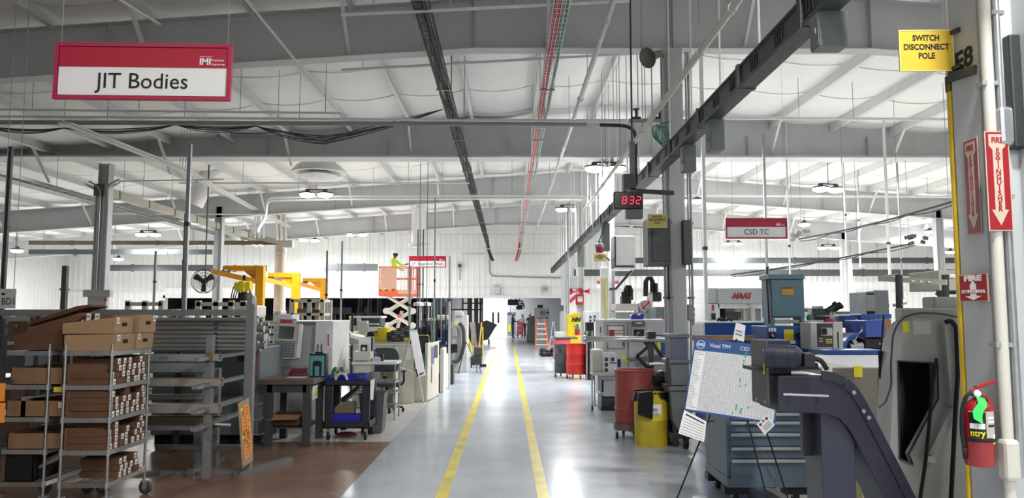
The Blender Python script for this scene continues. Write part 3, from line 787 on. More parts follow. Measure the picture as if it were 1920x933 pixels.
# --- wall fan
p = at(382,527,22.0); r = at(404,527,22.0).x - p.x
t = thing('industrial_fan','black three bladed fan in a round wire guard hung by the cranes','fan',p)
mb = MB()
for yk in (-0.07,0.07):
    for rr in (1.0,0.75,0.5,0.25):
        mb.tube([(r * rr * math.cos(a * PI / 14),yk * (1.3 - 0.5 * rr),r * rr * math.sin(a * PI / 14)) for a in range(28)],0.005 if rr < 1 else 0.01,5,True)
    for a in range(24):
        c,d = math.cos(a * PI / 12),math.sin(a * PI / 12); mb.bar((0.02 * c,yk * 1.3,0.02 * d),(r * c,yk * 0.8,r * d),0.004)
mb.build('wire_guard',M_DSTEEL,t)
for k in range(3):
    a0 = PI / 2 + PI + k * 2 * PI / 3 + 0.0
    mb = MB(); c,d = math.cos(a0),math.sin(a0); pc = V((-d,0,c)); pr = V((c,0,d))
    mb.prism([pr * 0.05 - pc * 0.05,pr * r * 0.9 - pc * 0.09 + V((0,0.04,0)),pr * r * 0.9 + pc * 0.09 - V((0,0.04,0)),pr * 0.05 + pc * 0.05],(0,0.012,0))
    mb.build('blade',M_BLACK,t)
MB().cyl((0,-0.06,0),(0,0.12,0),0.07).build('motor',M_BLACK,t)
MB().cyl((0,0.1,0),(0,0.1,roofz(p.x) - p.z - 0.02),0.018).build('mount_pole',M_DSTEEL,t)
# --- loudspeaker horns
def horn(c,dirn,L,r,name,label,m,cat='horn speaker',pole_to=None,group=None):
    c = V(c); d = V(dirn).normalized()
    t = thing(name,label,cat,c,0,group)
    R = Matrix.Translation(c) @ d.to_track_quat('Z','Y').to_matrix().to_4x4()
    MB().lathe([(0.0,0.01),(r * 0.32,0.0),(r * 0.4,L * 0.3),(r * 0.38,L * 0.45),(r * 0.6,L * 0.75),(r,L),(r * 1.03,L),(r * 0.98,L * 0.98),(r * 0.5,L * 0.72),(0,L * 0.6)],R,20).build('horn_bell',m,t,True,smooth=50)
    if pole_to is not None: MB().bar(c,pole_to,0.03).build('bracket',M_DSTEEL,t,True)
    return t
c = at(1238,100,11.1)
horn(c,(-0.75,-0.55,-0.42),0.3,0.15,'horn_speaker','grey brown horn loudspeaker high on the big grey column',mat('horn_grey',s(120,116,108),0.5,var=0.1),pole_to=(2.36,11.35,c.z + 0.02))
for i,(px,dx) in enumerate(((1079,-1),(1087,0),(1096,1))):
    c = at(px,546,26.2)
    horn(c,(dx,-0.9 + 0.5 * abs(dx),0),0.17,0.115,'alarm_horn',['red alarm horn pointing left on the third column','red alarm horn pointing at the viewer on the third column','red alarm horn pointing right on the third column'][i],mat('horn_red',s(150,30,54),0.45,var=0.08),'alarm horn',pole_to=at(1088,548,26.5),group='red alarm horns')
x0,x1,z0,z1 = rect(1080,552,1095,571,26.3)
t = thing('alarm_box','small red alarm box with lamp under the red horns','alarm box',((x0 + x1) / 2,26.35,z0))
MB().b2(x0,x1,26.3,26.49,z0,z1).build('box_body',mat('horn_red',(0,0,0)),t,True,bevel=0.01)
MB().b2(x0 + 0.05,x1 - 0.05,26.28,26.3,z0 + 0.1,z1 - 0.05).build('lamp_lens',M_GREYL,t,True)
# red beacon with grey cap
p = at(1124,466,17.3)
t = thing('beacon_lamp','red beacon with a grey cap hung from the busway','beacon',p)
MB().lathe([(0,-0.1),(0.075,-0.09),(0.095,0.04),(0,0.04)]).build('red_globe',mat('beacon_red',s(170,40,60),0.3,var=0.05),t,smooth=40)
MB().lathe([(0.1,0.03),(0.1,0.1),(0.04,0.13),(0.02,0.2),(0,0.2)]).build('cap',M_STEELW,t,smooth=40)
MB().bar((0,0,0.19),(0.17,0,0.66),0.02).build('stem',M_DSTEEL,t)
# coil of green hose on the big column
t = thing('hose_coil','coil of green air hose hung on the pipes by the big column','hose',at(1238,245,11.0))
for i in range(5):
    c = at(1238,247,11.0) + V((0.03 * i - 0.06,0.02 * i,-0.01 * i)); R = 0.085 + 0.008 * i
    MB().tube([c + V((R * 0.7 * math.cos(a * PI / 10),0.02 * math.sin(a),R * 1.2 * math.sin(a * PI / 10))) for a in range(20)],0.008,6,True).build('hose_loop',M_CABG,t,True,smooth=True)
MB().bar(at(1238,232,11.0),at(1258,228,11.2),0.02).build('hook',M_DSTEEL,t,True)
# white valves on the cross pipe by the column
for i,px in enumerate((1193,1237)):
    c = at(px,222,12.0)
    t = thing('valve',['black handled valve left on the pipe by the big column','black handled valve nearest the big column'][i],'valve',c,0,'valves on the cross pipe')
    MB().cyl(c,c + V((0,0,0.14)),0.02).cyl(c - V((0.07,0,0)),c + V((0.07,0,0)),0.03).build('valve_body',M_DSTEEL,t,True)
    MB().cyl(c + V((0,0,0.14)),c + V((0,0,0.155)),0.055).build('hand_wheel',M_BLACK,t,True)
pipe('conduit','thick grey pipe that runs to the big column with two valves',[at(1180,226,12.0),at(1255,226,12.0)],0.035,M_STEELW,'pipe',hang=[at(1210,226,12.0)])
# conduits up the big column
for i,(px,w) in enumerate(((1246,0.018),(1257,0.02),(1294,0.014),(1299,0.02))):
    x = at(px,500,11.25).x; yv = 11.22 if i < 2 else 11.3
    lab = ['thin conduit on the left face of the big column','second conduit up the front of the big column','thin conduit just right of the big column','thicker conduit right of the big column ending in a box'][i]
    t = thing('conduit',lab,'conduit',(x,yv,0.9),0,'conduits up the big column')
    MB().cyl((x,yv,1.5 if i == 3 else 0.9),(x,yv,5.6),w,n=8).build('pipe_run',M_GALV,t,True)
    for z in (1.9,3.0,4.2): MB().box((x,yv + 0.02,z),(0.06,0.05,0.03)).build('clip',M_DSTEEL,t,True)
    if i == 3: 
        x0,x1,z0,z1 = rect(1289,570,1300,600,11.3); MB().b2(x0,x1,11.26,11.34,z0,z1).build('outlet_box',M_STEELW,t,True,bevel=0.012)
# conduits up the further columns
for i,(px,Y,m) in enumerate(((1139,18.7,M_WHITE),(1150,18.75,M_STEELW),(1066,26.3,M_STEELW),(1128,18.9,M_WHITE))):
    x = at(px,500,Y).x
    t = thing('conduit',['white conduit on the left of the second column','grey conduit on the front of the second column','grey conduit left of the third column','far left thin white conduit of the second column'][i],'conduit',(x,Y,1.0),0,'conduits up the far columns')
    MB().cyl((x,Y,0.0),(x,Y,5.5),0.04,n=8).build('pipe_run',m,t,True)
    MB().box((x,Y,1.3),(0.12,0.08,0.25)).box((x,Y + 0.03,3.0),(0.1,0.06,0.05)).build('outlet_box',m,t,True)
# slim angled rods under the roof at left
for i,(a,b,Y0,Y1) in enumerate((((455,-5),(560,120),8.0,11.0),((20,20),(100,60),8.0,9.0))):
    pass
# two black trolley cables at right, converging to the left
for i,(p,q,lab) in enumerate((((1498,448),(1790,377),'upper black trolley cable sloping up to the yellow pole'),((1370,515),(1715,455),'lower black trolley cable sloping over the teal cabinet'))):
    a = at(*p,20.0); b = at(*q,15.0) if i == 0 else at(*q,19.0)
    t = thing('cable_festoon',lab,'cable',a,0,'black trolley cables at right')
    MB().tube([a.lerp(b,u / 12) + V((0,0,-0.06 * math.sin(u / 12 * PI))) for u in range(13)],0.022,6).build('cable',M_DSTEEL,t,True)
    MB().tube([a.lerp(b,u / 24) + V((0.02,0,-0.05 - 0.05 * abs(math.sin(u / 24 * PI * 4)))) for u in range(25)],0.012,6).build('looped_cable',M_DSTEEL,t,True)
    hangs(MB(),[a.lerp(b,u) for u in (0.02,0.35,0.7,0.97)]).build('hanger_rod',M_STEELW,t,True)
    c = a if i == 0 else b
    mb = MB()
    for k in range(6): mb.box(c + V((random.uniform(-0.2,0.25),random.uniform(-0.1,0.1),random.uniform(-0.05,0.22))),(0.13,0.06,0.09),Matrix.Rotation(random.uniform(-0.5,0.5),3,'Y'))
    mb.build('trolley',M_WIREW if i == 0 else M_DSTEEL,t,True)
# junction boxes on the far wall
for i,(px,py,hw,lab) in enumerate(((862,498,5,'small grey meter box on the far wall under the tray end'),(932,544,6,'small double flood lamp over the far opening'),(1022,541,6.5,'grey square box over the far opening at right'))):
    x0,x1,z0,z1 = rect(px - hw,py - 6,px + hw,py + 6,WY - 0.25)
    t = thing('wall_box',lab,'electrical box',((x0 + x1) / 2,WY - 0.25,z0))
    MB().b2(x0,x1,WY - 0.25,WY - 0.02,z0,z1).build('box_body',M_FRAME,t,True,bevel=0.02)
    if i == 1: MB().ball(((x0 + x1) / 2 - 0.1,WY - 0.22,z1 + 0.06),0.08).ball(((x0 + x1) / 2 + 0.1,WY - 0.22,z1 + 0.06),0.08).build('lamp_head',M_FRAME,t,True)
    else: MB().b2(x0 + 0.06,x1 - 0.06,WY - 0.27,WY - 0.25,z0 + 0.08,z1 - 0.08).build('face_plate',M_DSTEEL if i == 0 else M_STEELW,t,True)
    if i == 0: MB().cyl(((x0 + x1) / 2,WY - 0.1,z0),((x0 + x1) / 2,WY - 0.1,z0 - 0.6),0.03).build('conduit_stub',M_STEELW,t,True)
# ================================================================ the near column with its signs
cz = lambda py,Y: at(1830,py,Y).z
ROTL = (PI / 2,0,-PI / 2)       # lettering that faces the aisle (-X)
xf = 2.305
# painted number on the aisle face (a mark of the column)
e8 = thing('painted_number','black painted E8 on the aisle face of the near column','painted mark',(xf - 0.002,3.78,cz(112,3.78)))
text('E8',0.135,M_INK,e8,(0,0.0,0),ROTL,name='lettering',bold=0.004,sx=1.15)
# conduits in the column's recess
for i,(px,r,z0,z1,lab) in enumerate(((1876,0.026,0.0,5.6,'thick white conduit up the near column right of its flange'),(1898,0.02,0.9,5.6,'thin grey conduit on the far right of the near column'))):
    p = at(px,590,3.62)
    t = thing('conduit',lab,'conduit',(p.x,3.62,z0),0,'conduits of the near column')
    MB().cyl((p.x,3.62,z0),(p.x,3.62,z1),r,n=14).build('pipe_run',M_CREAM if i == 0 else M_GALV,t,True,smooth=50)
    for zz in ((2.75,1.5) if i == 0 else (2.2,3.1)): MB().b2(p.x - r * 1.5,p.x + r * 1.5,3.6,3.66,zz,zz + 0.02).build('clip',M_STEELW,t,True)
    zb = cz(860 if i == 0 else 235,3.6)
    MB().b2(p.x - 0.035,p.x + 0.035,3.575,3.66,zb - 0.1,zb + 0.09).build('conduit_body',M_CREAM if i == 0 else M_GALV,t,True,bevel=0.02)
p = at(1912,590,3.7)
t = thing('enclosure','dark grey electrical enclosure at the right edge beside the column','electrical box',(2.75,3.95,0))
MB().b2(2.585,2.9,3.7,4.1,0.0,2.45).build('cabinet_body',M_FRAME,t,True,bevel=0.01)
MB().b2(2.50,2.9,3.72,4.1,cz(275,3.7),cz(60,3.7)).build('hood',M_DSTEEL,t,True,bevel=0.01)
MB().b2(2.6,2.89,3.69,3.7,0.2,2.3).build('door',M_FRAME,t,True)
# yellow switch pole
pp = at(1803,590,3.93)
t = thing('switch_pole','tall yellow pole with a hook standing beside the near column','pole',(pp.x,3.93,0))
ptop = at(1781,165,3.93)
MB().cyl((pp.x,3.93,0),(pp.x,3.93,ptop.z),0.0185,n=14).build('pole_shaft',mat('pole_yellow',s(206,172,40),0.4,var=0.1,dirt=s(176,142,40)),t,True,smooth=50)
MB().cyl((pp.x,3.93,ptop.z - 0.02),(pp.x,3.93,ptop.z + 0.06),0.024,n=12).cyl((pp.x,3.93,ptop.z + 0.06),(pp.x + 0.01,3.93,ptop.z + 0.12),0.01).build('pole_cap',mat('old_brass',s(110,96,60),0.4,0.5),t,True)
MB().cyl((pp.x + 0.032,4.0,0),(pp.x + 0.032,4.0,5.6),0.012,n=8).build('conduit',M_LETW,t,True)
x0,x1,z0,z1 = rect(1784,128,1832,148,3.74)
MB().bar((pp.x - 0.02,3.9,at(1784,146,3.9).z),(2.30,3.68,at(1832,130,3.68).z),0.02,0.045).build('bracket',M_DSTEEL,t,True)
# SWITCH DISCONNECT POLE signs
def switch_sign(px0,py0,px1,py1,Y,label,m,rz=0.0,sz=0.043):
    x0,x1,z0,z1 = rect(px0,py0,px1,py1,Y); w = x1 - x0; h = z1 - z0; k = w / 0.28
    t = thing('warning_sign',label,'sign',((x0 + x1) / 2,Y,z0),rz,'switch disconnect pole signs')
    MB().b2(-w / 2,w / 2,0,0.012 * k,0,h).build('sign_plate',m,t,bevel=0.003)
    f = MB(); e = 0.004 * k
    f.b2(-w / 2,w / 2,-0.002,0.0,0,e).b2(-w / 2,w / 2,-0.002,0.0,h - e,h).b2(-w / 2,-w / 2 + e,-0.002,0,e,h - e).b2(w / 2 - e,w / 2,-0.002,0,e,h - e)
    f.build('border',mat('pale_edge',s(246,232,150),0.4,var=0.02),t)
    for ln,dz in (('SWITCH',0.235),('DISCONNECT',0.0),('POLE',-0.235)):
        text(ln,sz * k,M_INK,t,(0.03 * w * 0,-0.001,h * 0.58 + dz * h * 0.92),name='lettering',bold=0.0012 * k,sx=0.86)
    return t
sg = switch_sign(1687,56,1787,133,3.85,'yellow switch disconnect pole sign fixed to the near column',M_SIGNY,rz=math.radians(-2))
for zz in (0.2,0.01): MB().bar((0.13,0.01,zz),(2.3 - sg.location.x,-0.05,zz),0.02).build('bracket',M_DSTEEL,sg)
switch_sign(1214,401,1251,427,10.835,'dull yellow switch disconnect pole sign on the grey box by the big column',mat('dull_sign',s(190,176,96),0.5,var=0.06))
s3 = switch_sign(1114,476,1137,490,17.8,'pale yellow switch disconnect pole sign near the red beacon',mat('pale_sign',s(224,212,140),0.5,var=0.04))
MB().bar((0.14,0.02,0.1),(0.35,1.05,0.1),0.03).build('bracket',M_DSTEEL,s3)
# extinguisher signs : vertical vee
M_SGR = mat('extinguisher_red',s(158,28,36),0.4,var=0.06,scale=20)
M_SGR2 = mat('extinguisher_red_shaded',s(128,24,42),0.4,var=0.06,scale=20)  # same sign red, darkened to put shade on the aisle-facing panel
M_SGW = mat('sign_offwhite',s(206,182,166),0.5,var=0.06)
z0 = cz(433,3.6); z1 = cz(247,3.6); hh = z1 - z0
def ext_panel(name,label,M,w,mr):
    t = thing(name,label,'sign',M=M,group='fire extinguisher arrow signs')
    MB().b2(-w / 2,w / 2,0,hh,-0.004,0.0).build('sign_plate',M_SGW,t)
    MB().b2(-w / 2 + 0.005,w / 2 - 0.005,0.005,hh - 0.005,0.0,0.001).build('red_field',mr,t)
    a = MB(); aw = w * 0.2
    a.prism([(-aw,hh - 0.02,0.001),(-aw,0.1,0.001),(-aw * 1.75,0.1,0.001),(0,0.025,0.001),(aw * 1.75,0.1,0.001),(aw,0.1,0.001),(aw,hh - 0.09,0.001),(aw * 1.75,hh - 0.07,0.001),(aw * 1.75,hh - 0.015,0.001),(-aw * 1.75,hh - 0.015,0.001),(-aw * 1.75,hh - 0.07,0.001),(-aw,hh - 0.09,0.001)],(0,0,0.0008))
    a.build('white_arrow',M_SGW,t)
    text('FIRE',w * 0.33,M_SGR,t,(0,hh - 0.045,0.0025),(0,0,0),bold=0.001,sx=0.8)
    for i,ch in enumerate('EXTINGUISHER'):
        text(ch,w * 0.29,M_SGR,t,(0,hh - 0.095 - i * (hh - 0.185) / 11.5,0.0025),(0,0,0),bold=0.0006)
    return t
xa = at(1869,340,3.60).x
ext_panel('fire_sign','bright tall red fire extinguisher arrow sign facing the viewer on the near column',Matrix.Translation((xa,3.585,z0)) @ Matrix.Rotation(PI / 2,4,'X'),0.115,M_SGR)
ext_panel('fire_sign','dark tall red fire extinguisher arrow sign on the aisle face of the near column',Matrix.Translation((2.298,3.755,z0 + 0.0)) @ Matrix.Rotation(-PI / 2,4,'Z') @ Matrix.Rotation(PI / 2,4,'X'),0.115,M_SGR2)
# square sign
z0 = cz(565,3.77); z1 = cz(514,3.77); hh = z1 - z0
pa = at(1798,540,3.85); pb = at(1853,540,3.66)
M = frame3((pa.x,3.85,z0),(pb.x,3.66,z0),(pa.x,3.85,z1)); ww = (V((pb.x,3.66)) - V((pa.x,3.85))).length
t = thing('fire_sign','small square red fire extinguisher sign with a white arrow above the extinguisher','sign',M=M,group='fire extinguisher signs')
MB().b2(0,ww,0,hh,-0.004,0).build('sign_plate',M_SGW,t)
MB().b2(0.008,ww - 0.008,0.004,hh - 0.004,0,0.001).build('red_field',M_SGR,t)
text('FIRE',hh * 0.27,M_LETW,t,(ww / 2,hh * 0.84,0.002),(0,0,0),bold=0.0018,sx=1.75)
text('EXTINGUISHER',hh * 0.15,M_LETW,t,(ww / 2,hh * 0.36,0.002),(0,0,0),bold=0.0005,sx=1.12)
cxx = ww / 2
MB().prism([(cxx - 0.02,hh * 0.43,0.001),(cxx + 0.02,hh * 0.43,0.001),(cxx + 0.02,hh * 0.62,0.001),(cxx + 0.008,hh * 0.7,0.001),(cxx + 0.008,hh * 0.74,0.001),(cxx - 0.008,hh * 0.74,0.001),(cxx - 0.008,hh * 0.7,0.001),(cxx - 0.02,hh * 0.62,0.001)],(0,0,0.001)).build('extinguisher_icon',M_LETW,t)
MB().prism([(cxx - 0.02,hh * 0.29,0.001),(cxx - 0.02,hh * 0.2,0.001),(cxx - 0.055,hh * 0.2,0.001),(cxx,hh * 0.05,0.001),(cxx + 0.055,hh * 0.2,0.001),(cxx + 0.02,hh * 0.2,0.001),(cxx + 0.02,hh * 0.29,0.001)],(0,0,0.001)).build('white_arrow',M_LETW,t)
# ---------------------------------------------------------------- fire extinguisher
Y = 3.64; pb = at(1838,872,Y); ptk = at(1832,745,Y)
ex = thing('fire_extinguisher','red fire extinguisher with a green tag hung on the near column','fire extinguisher',(pb.x,Y,pb.z))
hT = at(1830,757,Y).z - pb.z; R = 0.064
M_EXT = mat('extinguisher_paint',s(158,20,32),0.3,var=0.04,coat=0.5)
MB().lathe([(0,0.0),(R * 0.9,0.0),(R,0.012),(R,hT - 0.04),(R * 0.93,hT - 0.015),(R * 0.75,hT + 0.008),(R * 0.4,hT + 0.022),(R * 0.3,hT + 0.03),(0,hT + 0.03)],n=32).build('cylinder',M_EXT,ex,smooth=40)
lz0 = at(1832,817,Y).z - pb.z; lz1 = at(1832,768,Y).z - pb.z
def wrap(a0,a1,z0,z1,r,n=10):
    return MB().grid(lambda u,v: V((r * math.cos(a0 + (a1 - a0) * u),r * math.sin(a0 + (a1 - a0) * u),z0 + (z1 - z0) * v)),n,1)
wrap(math.radians(205),math.radians(330),lz0,lz1,R + 0.0008).build('label',mat('label_grey',s(190,184,176),0.5,var=0.04),ex,smooth=True,recalc=False)
wrap(math.radians(205),math.radians(268),lz0,lz1 - 0.005,R + 0.0014).build('label_panel',M_BLACK,ex,smooth=True,recalc=False)
for k,(a,b) in enumerate(((208,236),(238,264))):
    wrap(math.radians(a),math.radians(b),lz0 + 0.04,lz0 + 0.065,R + 0.0018,4).build('label_pictogram',M_PAPER,ex,smooth=True,recalc=False)
for k in range(3): wrap(math.radians(277),math.radians(315),lz0 + 0.05 + 0.018 * k,lz0 + 0.06 + 0.018 * k,R + 0.0016,4).build('label_text',M_PAPER if k else M_INK,ex,smooth=True,recalc=False)
lt = text('ntry',0.042,M_YTAG,None,name='label_lettering',bold=0.001,M=Matrix.Identity(4))
for v in lt.data.vertices:
    a = math.radians(236) + v.co.x / R * 0.85; v.co = V(((R + 0.002 + v.co.z) * math.cos(a),(R + 0.002 + v.co.z) * math.sin(a),lz0 + 0.02 + v.co.y))
lt.parent = ex
wrap(math.radians(298),math.radians(338),pb.z * 0 + 0.105,0.15,R + 0.001,5).build('side_label',M_PAPER,ex,smooth=True,recalc=False)
wrap(math.radians(298),math.radians(338),0.106,0.126,R + 0.0016,5).build('yellow_label',M_YTAG,ex,smooth=True,recalc=False)
MB().lathe([(R + 0.003,lz0 - 0.02),(R + 0.005,lz0 - 0.012),(R + 0.003,lz0 - 0.004)],n=28).build('strap',M_RUB,ex,smooth=True)
vz = hT + 0.03
MB().cyl((0,0,vz),(0,0,vz + 0.04),0.017).cyl((-0.015,0,vz + 0.02),(-0.03,-0.015,vz + 0.02),0.012).build('valve',M_CHROME,ex)
MB().cyl((-0.012,-0.02,vz + 0.022),(-0.014,-0.032,vz + 0.022),0.015,n=16).build('gauge',M_LETW,ex)
MB().bar((-0.005,0,vz + 0.045),(0.085,0.0,vz + 0.075),0.024,0.014).bar((-0.03,0,vz + 0.03),(-0.005,0,vz + 0.045),0.02,0.006).build('lever',M_EXT,ex,bevel=0.002)
MB().bar((0.0,0,vz + 0.018),(0.045,0.0,vz + 0.0),0.024,0.012).bar((0.045,0,vz),(0.072,-0.005,vz - 0.06),0.024,0.014).build('carry_handle',M_EXT,ex,bevel=0.002)
MB().tube(catmull([(-0.03,-0.01,vz + 0.018),(-0.06,-0.02,vz + 0.01),(-0.078,-0.01,vz - 0.06),(-0.078,0,vz - 0.16),(-0.07,0.0,vz - 0.23)]),0.009,8).cyl((-0.07,0,vz - 0.23),(-0.068,0,vz - 0.28),0.012,0.009).build('hose',M_RUB,ex,smooth=True)
g0 = V((-0.02,-0.05,vz + 0.0))
tg = MB()
path = [V((-0.022,-0.035,vz + 0.0)),V((-0.035,-0.07,vz - 0.03)),V((-0.062,-0.075,vz - 0.062)),V((-0.066,-0.085,vz - 0.098))]
pth = catmull(path,4)
tg.grid(lambda u,v: pth[int(round(u * (len(pth) - 1)))] + V((0.036 * (v - 0.1),-0.01 * v,0.012 * (1 - v) - (0.0 if u < 0.6 else 0.012 * v))),len(pth) - 1,2)
sl = tg.build('paper_tag',M_GREEN,ex,recalc=False); sol = sl.modifiers.new('s','SOLIDIFY'); sol.thickness = 0.001
MB().b2(-0.03,0.085,R,0.09,hT * 0.55,hT * 0.6).b2(0.06,0.09,-0.02,0.09,hT * 0.55,hT * 0.6).build('wall_bracket',M_DSTEEL,ex)
# ---------------------------------------------------------------- grey machine with the dark recess
Y = 4.75
def P(px,py,y=None): return at(px,py,y or Y)
gm = thing('grinding_machine','tall grey machine with a dark angled opening beside the near column','machine',(2.75,Y,0))
x1m = 3.75; D = 1.15
# front sheet with the cut-out, built as a prism around a hole
outl = [(1664,933),(1673,760),(1677,690),(1682,650),(1691,622),(1703,604),(1718,597)]
lo = P(1640,1095)
front = [V((P(1660,1080).x,Y,0.02))] + [P(a,b) for a,b in outl] + [V((x1m,Y,P(1800,597).z)),V((x1m,Y,0.02))]
hole = [P(1683,676),P(1758,681),P(1759,747),P(1703,850),P(1711,869),P(1686,858)]
bm = MB()
def sheet(mb,outer,inner,thick):
    b = mb.bm
    ov = [b.verts.new(p) for p in outer]; iv = [b.verts.new(p) for p in inner]
    es = [b.edges.new((ov[i],ov[(i + 1) % len(ov)])) for i in range(len(ov))] + [b.edges.new((iv[i],iv[(i + 1) % len(iv)])) for i in range(len(iv))]
    r = bmesh.ops.triangle_fill(b,edges=es,use_beauty=True)
    fs = [g for g in r['geom'] if isinstance(g,bmesh.types.BMFace)]
    e = bmesh.ops.extrude_face_region(b,geom=fs)
    bmesh.ops.translate(b,vec=V(thick),verts=[g for g in e['geom'] if isinstance(g,bmesh.types.BMVert)])
sheet(bm,front,hole,(0,0.04,0))
bm.build('front_panel',M_GREYP,gm,True)
zt = P(1800,597).z; ya = Y + 0.19
MB().prism([(2.55,ya,0.02),(3.75,ya,0.02),(3.75,ya + 1.1,0.02),(3.3,ya + 1.1,0.02)],(0,0,zt - 0.03)).build('housing',M_GREYP,gm,True)
b = MB()
for i in range(len(front)):
    p,q = front[i],front[(i + 1) % len(front)]
    b.quad(p + V((0,0.04,0)),q + V((0,0.04,0)),q + V((0,0.19,0)),p + V((0,0.19,0)))
b.build('side_skin',M_GREYP,gm,True)
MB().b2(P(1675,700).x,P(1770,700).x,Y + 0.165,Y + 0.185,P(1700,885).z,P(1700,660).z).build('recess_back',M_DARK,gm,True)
f = MB()
for p,q in zip(hole,hole[1:] + hole[:1]): f.bar(p - V((0,0.003,0)),q - V((0,0.003,0)),0.008,0.01,V((0,1,0)))
f.build('opening_rim',M_DSTEEL,gm,True)
MB().tube([P(1700,690) + V((0,0.12,0)),P(1702,760) + V((0,0.1,0)),P(1698,800) + V((0,0.1,0)),P(1712,845) + V((0,0.12,0))],0.04,10).build('inner_hose',M_BLACK,gm,True,smooth=True)
x0,x1,z0,z1 = rect(1693,602,1704,623,Y); MB().b2(x0,x1,Y - 0.003,Y,z0,z1).build('yellow_label',M_YTAG,gm,True)
x0,x1,z0,z1 = rect(1711,602,1745,626,Y); MB().b2(x0,x1,Y - 0.003,Y,z0,z1).build('data_plate',M_GREYL,gm,True)
# raised shroud at its right (bright edge) and the sloping chute
MB().prism([P(1762,605) + V((0,0,0)),P(1790,605),P(1788,690),P(1788,760),P(1775,760)],(0,-0.05,0)).build('side_guard',M_GREYP,gm,True)
MB().prism([P(1776,762),P(1790,762),P(1752,850),P(1735,845)],(0,-0.045,0)).build('sloped_guard',M_GREYP,gm,True)
MB().prism([P(1726,853),P(1745,853),P(1750,864),P(1728,864)],(0,-0.03,0)).build('latch',M_BEIGE,gm,True)
# stepped boxes on the top
x0,x1,z0,z1 = rect(1692,577,1795,597,Y + 0.1); MB().b2(x0,x1 + 0.3,Y + 0.1,Y + 0.2,z0 - 0.02,z1).build('top_box',M_GREYP,gm,True,bevel=0.01)
x0,x1,z0,z1 = rect(1752,556,1800,592,Y + 0.15); MB().b2(x0,x1 + 0.4,Y + 0.15,Y + 0.3,z1 - 0.12,z1).build('upper_box',mat('pale_grey_green',s(172,176,166),0.45,var=0.05),gm,True,bevel=0.012)
MB().tube(catmull([P(1732,572,Y + 0.42),P(1737,568,Y + 0.42),P(1744,571,Y + 0.43)]),0.012,8).build('lifting_hook',M_BLACK,gm,True)
# cables on its face
pipe('machine_cable','thin grey cable looping over the left edge of the grey machine',[P(1795,594,Y - 0.02),P(1762,587,Y - 0.02),P(1720,586,Y - 0.02),P(1690,596,Y - 0.02),P(1674,625,Y - 0.02),P(1670,690,Y - 0.02),P(1672,720,Y - 0.02),P(1660,755,Y - 0.02),P(1648,763,Y - 0.02)],0.006,M_DSTEEL,'cable',rad=0.08)
pipe('machine_cable','thick black cable hanging down the right of the grey machine opening',[P(1772,604,Y - 0.06),P(1783,600,Y - 0.07),P(1793,612,Y - 0.07),P(1796,700,Y - 0.07),P(1790,800,Y - 0.07),P(1783,940,Y - 0.07),V((P(1776,1000).x,Y - 0.07,0.0))],0.014,M_RUB,'cable',rad=0.06)
pipe('machine_cable','black cable drooping across the dark opening of the grey machine',[P(1756,672,Y - 0.03),P(1748,720,Y - 0.05),P(1744,780,Y - 0.06),P(1735,870,Y - 0.06),P(1724,940,Y - 0.06),V((P(1718,1000).x,Y - 0.06,0.0))],0.011,M_RUB,'cable',rad=0.08)
pipe('machine_cable','thin black cable hanging free left of the grey machine',[P(1657,590,5.6),P(1653,640,5.6),P(1648,700,5.6),P(1646,790,5.6),V((P(1644,900,5.6).x,5.6,0.0))],0.006,M_RUB,'cable',rad=0.1)
# ---------------------------------------------------------------- navy chip conveyor
Yc = 4.2; dp = 0.30
Q = lambda px,py: at(px,py,Yc)
cv = thing('chip_conveyor','dark navy chip conveyor with a motor bending down to the floor','chip conveyor',(Q(1560,700).x,Yc,0))
top = [(1458,704),(1540,703),(1562,706),(1583,716),(1600,731),(1616,757),(1640,803),(1680,880),(1710,940)]
botm = [(1662,940),(1632,880),(1608,832),(1592,803),(1575,785),(1552,776),(1458,771)]
gx = Q(1790,1120).x
poly = [Q(*p) for p in top] + [V((Q(1795,1120).x,Yc,0.02)),V((Q(1742,1120).x,Yc,0.02))] + [Q(*p) for p in botm]
MB().prism(poly,(0,dp,0)).build('conveyor_body',M_NAVY,cv,True,bevel=0.006)
rim = MB()
tp = [Q(*p) for p in top] + [V((Q(1795,1120).x,Yc,0.02))]
for a,b_ in zip(tp[1:],tp[2:]): rim.bar(a - V((0,0.004,0)),b_ - V((0,0.004,0)),0.012,0.05,V((1,0,1)).normalized())
rim.build('edge_flange',M_NAVY,cv,True)
# support leg below the head
x0,x1 = Q(1545,850).x,Q(1608,850).x
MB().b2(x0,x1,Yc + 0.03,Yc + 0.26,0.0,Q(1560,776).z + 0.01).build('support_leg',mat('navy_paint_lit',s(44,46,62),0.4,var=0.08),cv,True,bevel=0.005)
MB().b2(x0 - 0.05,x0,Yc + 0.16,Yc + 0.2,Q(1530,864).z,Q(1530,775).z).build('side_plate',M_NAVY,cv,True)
# gearbox guard, motor, handle rail
a = rect(1385,638,1479,700,Yc + 0.12)
x0 = at(1409,690,Yc + 0.28).x; x1 = at(1484,690,Yc + 0.10).x
zt = at(1440,637,Yc + 0.1).z; zb = Q(1440,762).z
MB().b2(x0 + 0.012,x1,Yc + 0.10,Yc + 0.28,Q(1440,705).z,zt).build('gear_guard',M_NAVY,cv,True,bevel=0.006)
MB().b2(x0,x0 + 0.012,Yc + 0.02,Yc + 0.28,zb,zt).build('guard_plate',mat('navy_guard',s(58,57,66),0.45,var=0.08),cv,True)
MB().box((x0 - 0.002,Yc + 0.06,at(1415,693,Yc).z),(0.002,0.02,0.06)).build('yellow_label',M_YTAG,cv,True)
for dy,dz in ((0.05,0.02),(0.2,0.02),(0.05,0.3)):
    MB().cyl((x0 - 0.004,Yc + dy,zb + dz),(x0,Yc + dy,zb + dz),0.012,n=8).build('bolt',M_GALV,cv,True)
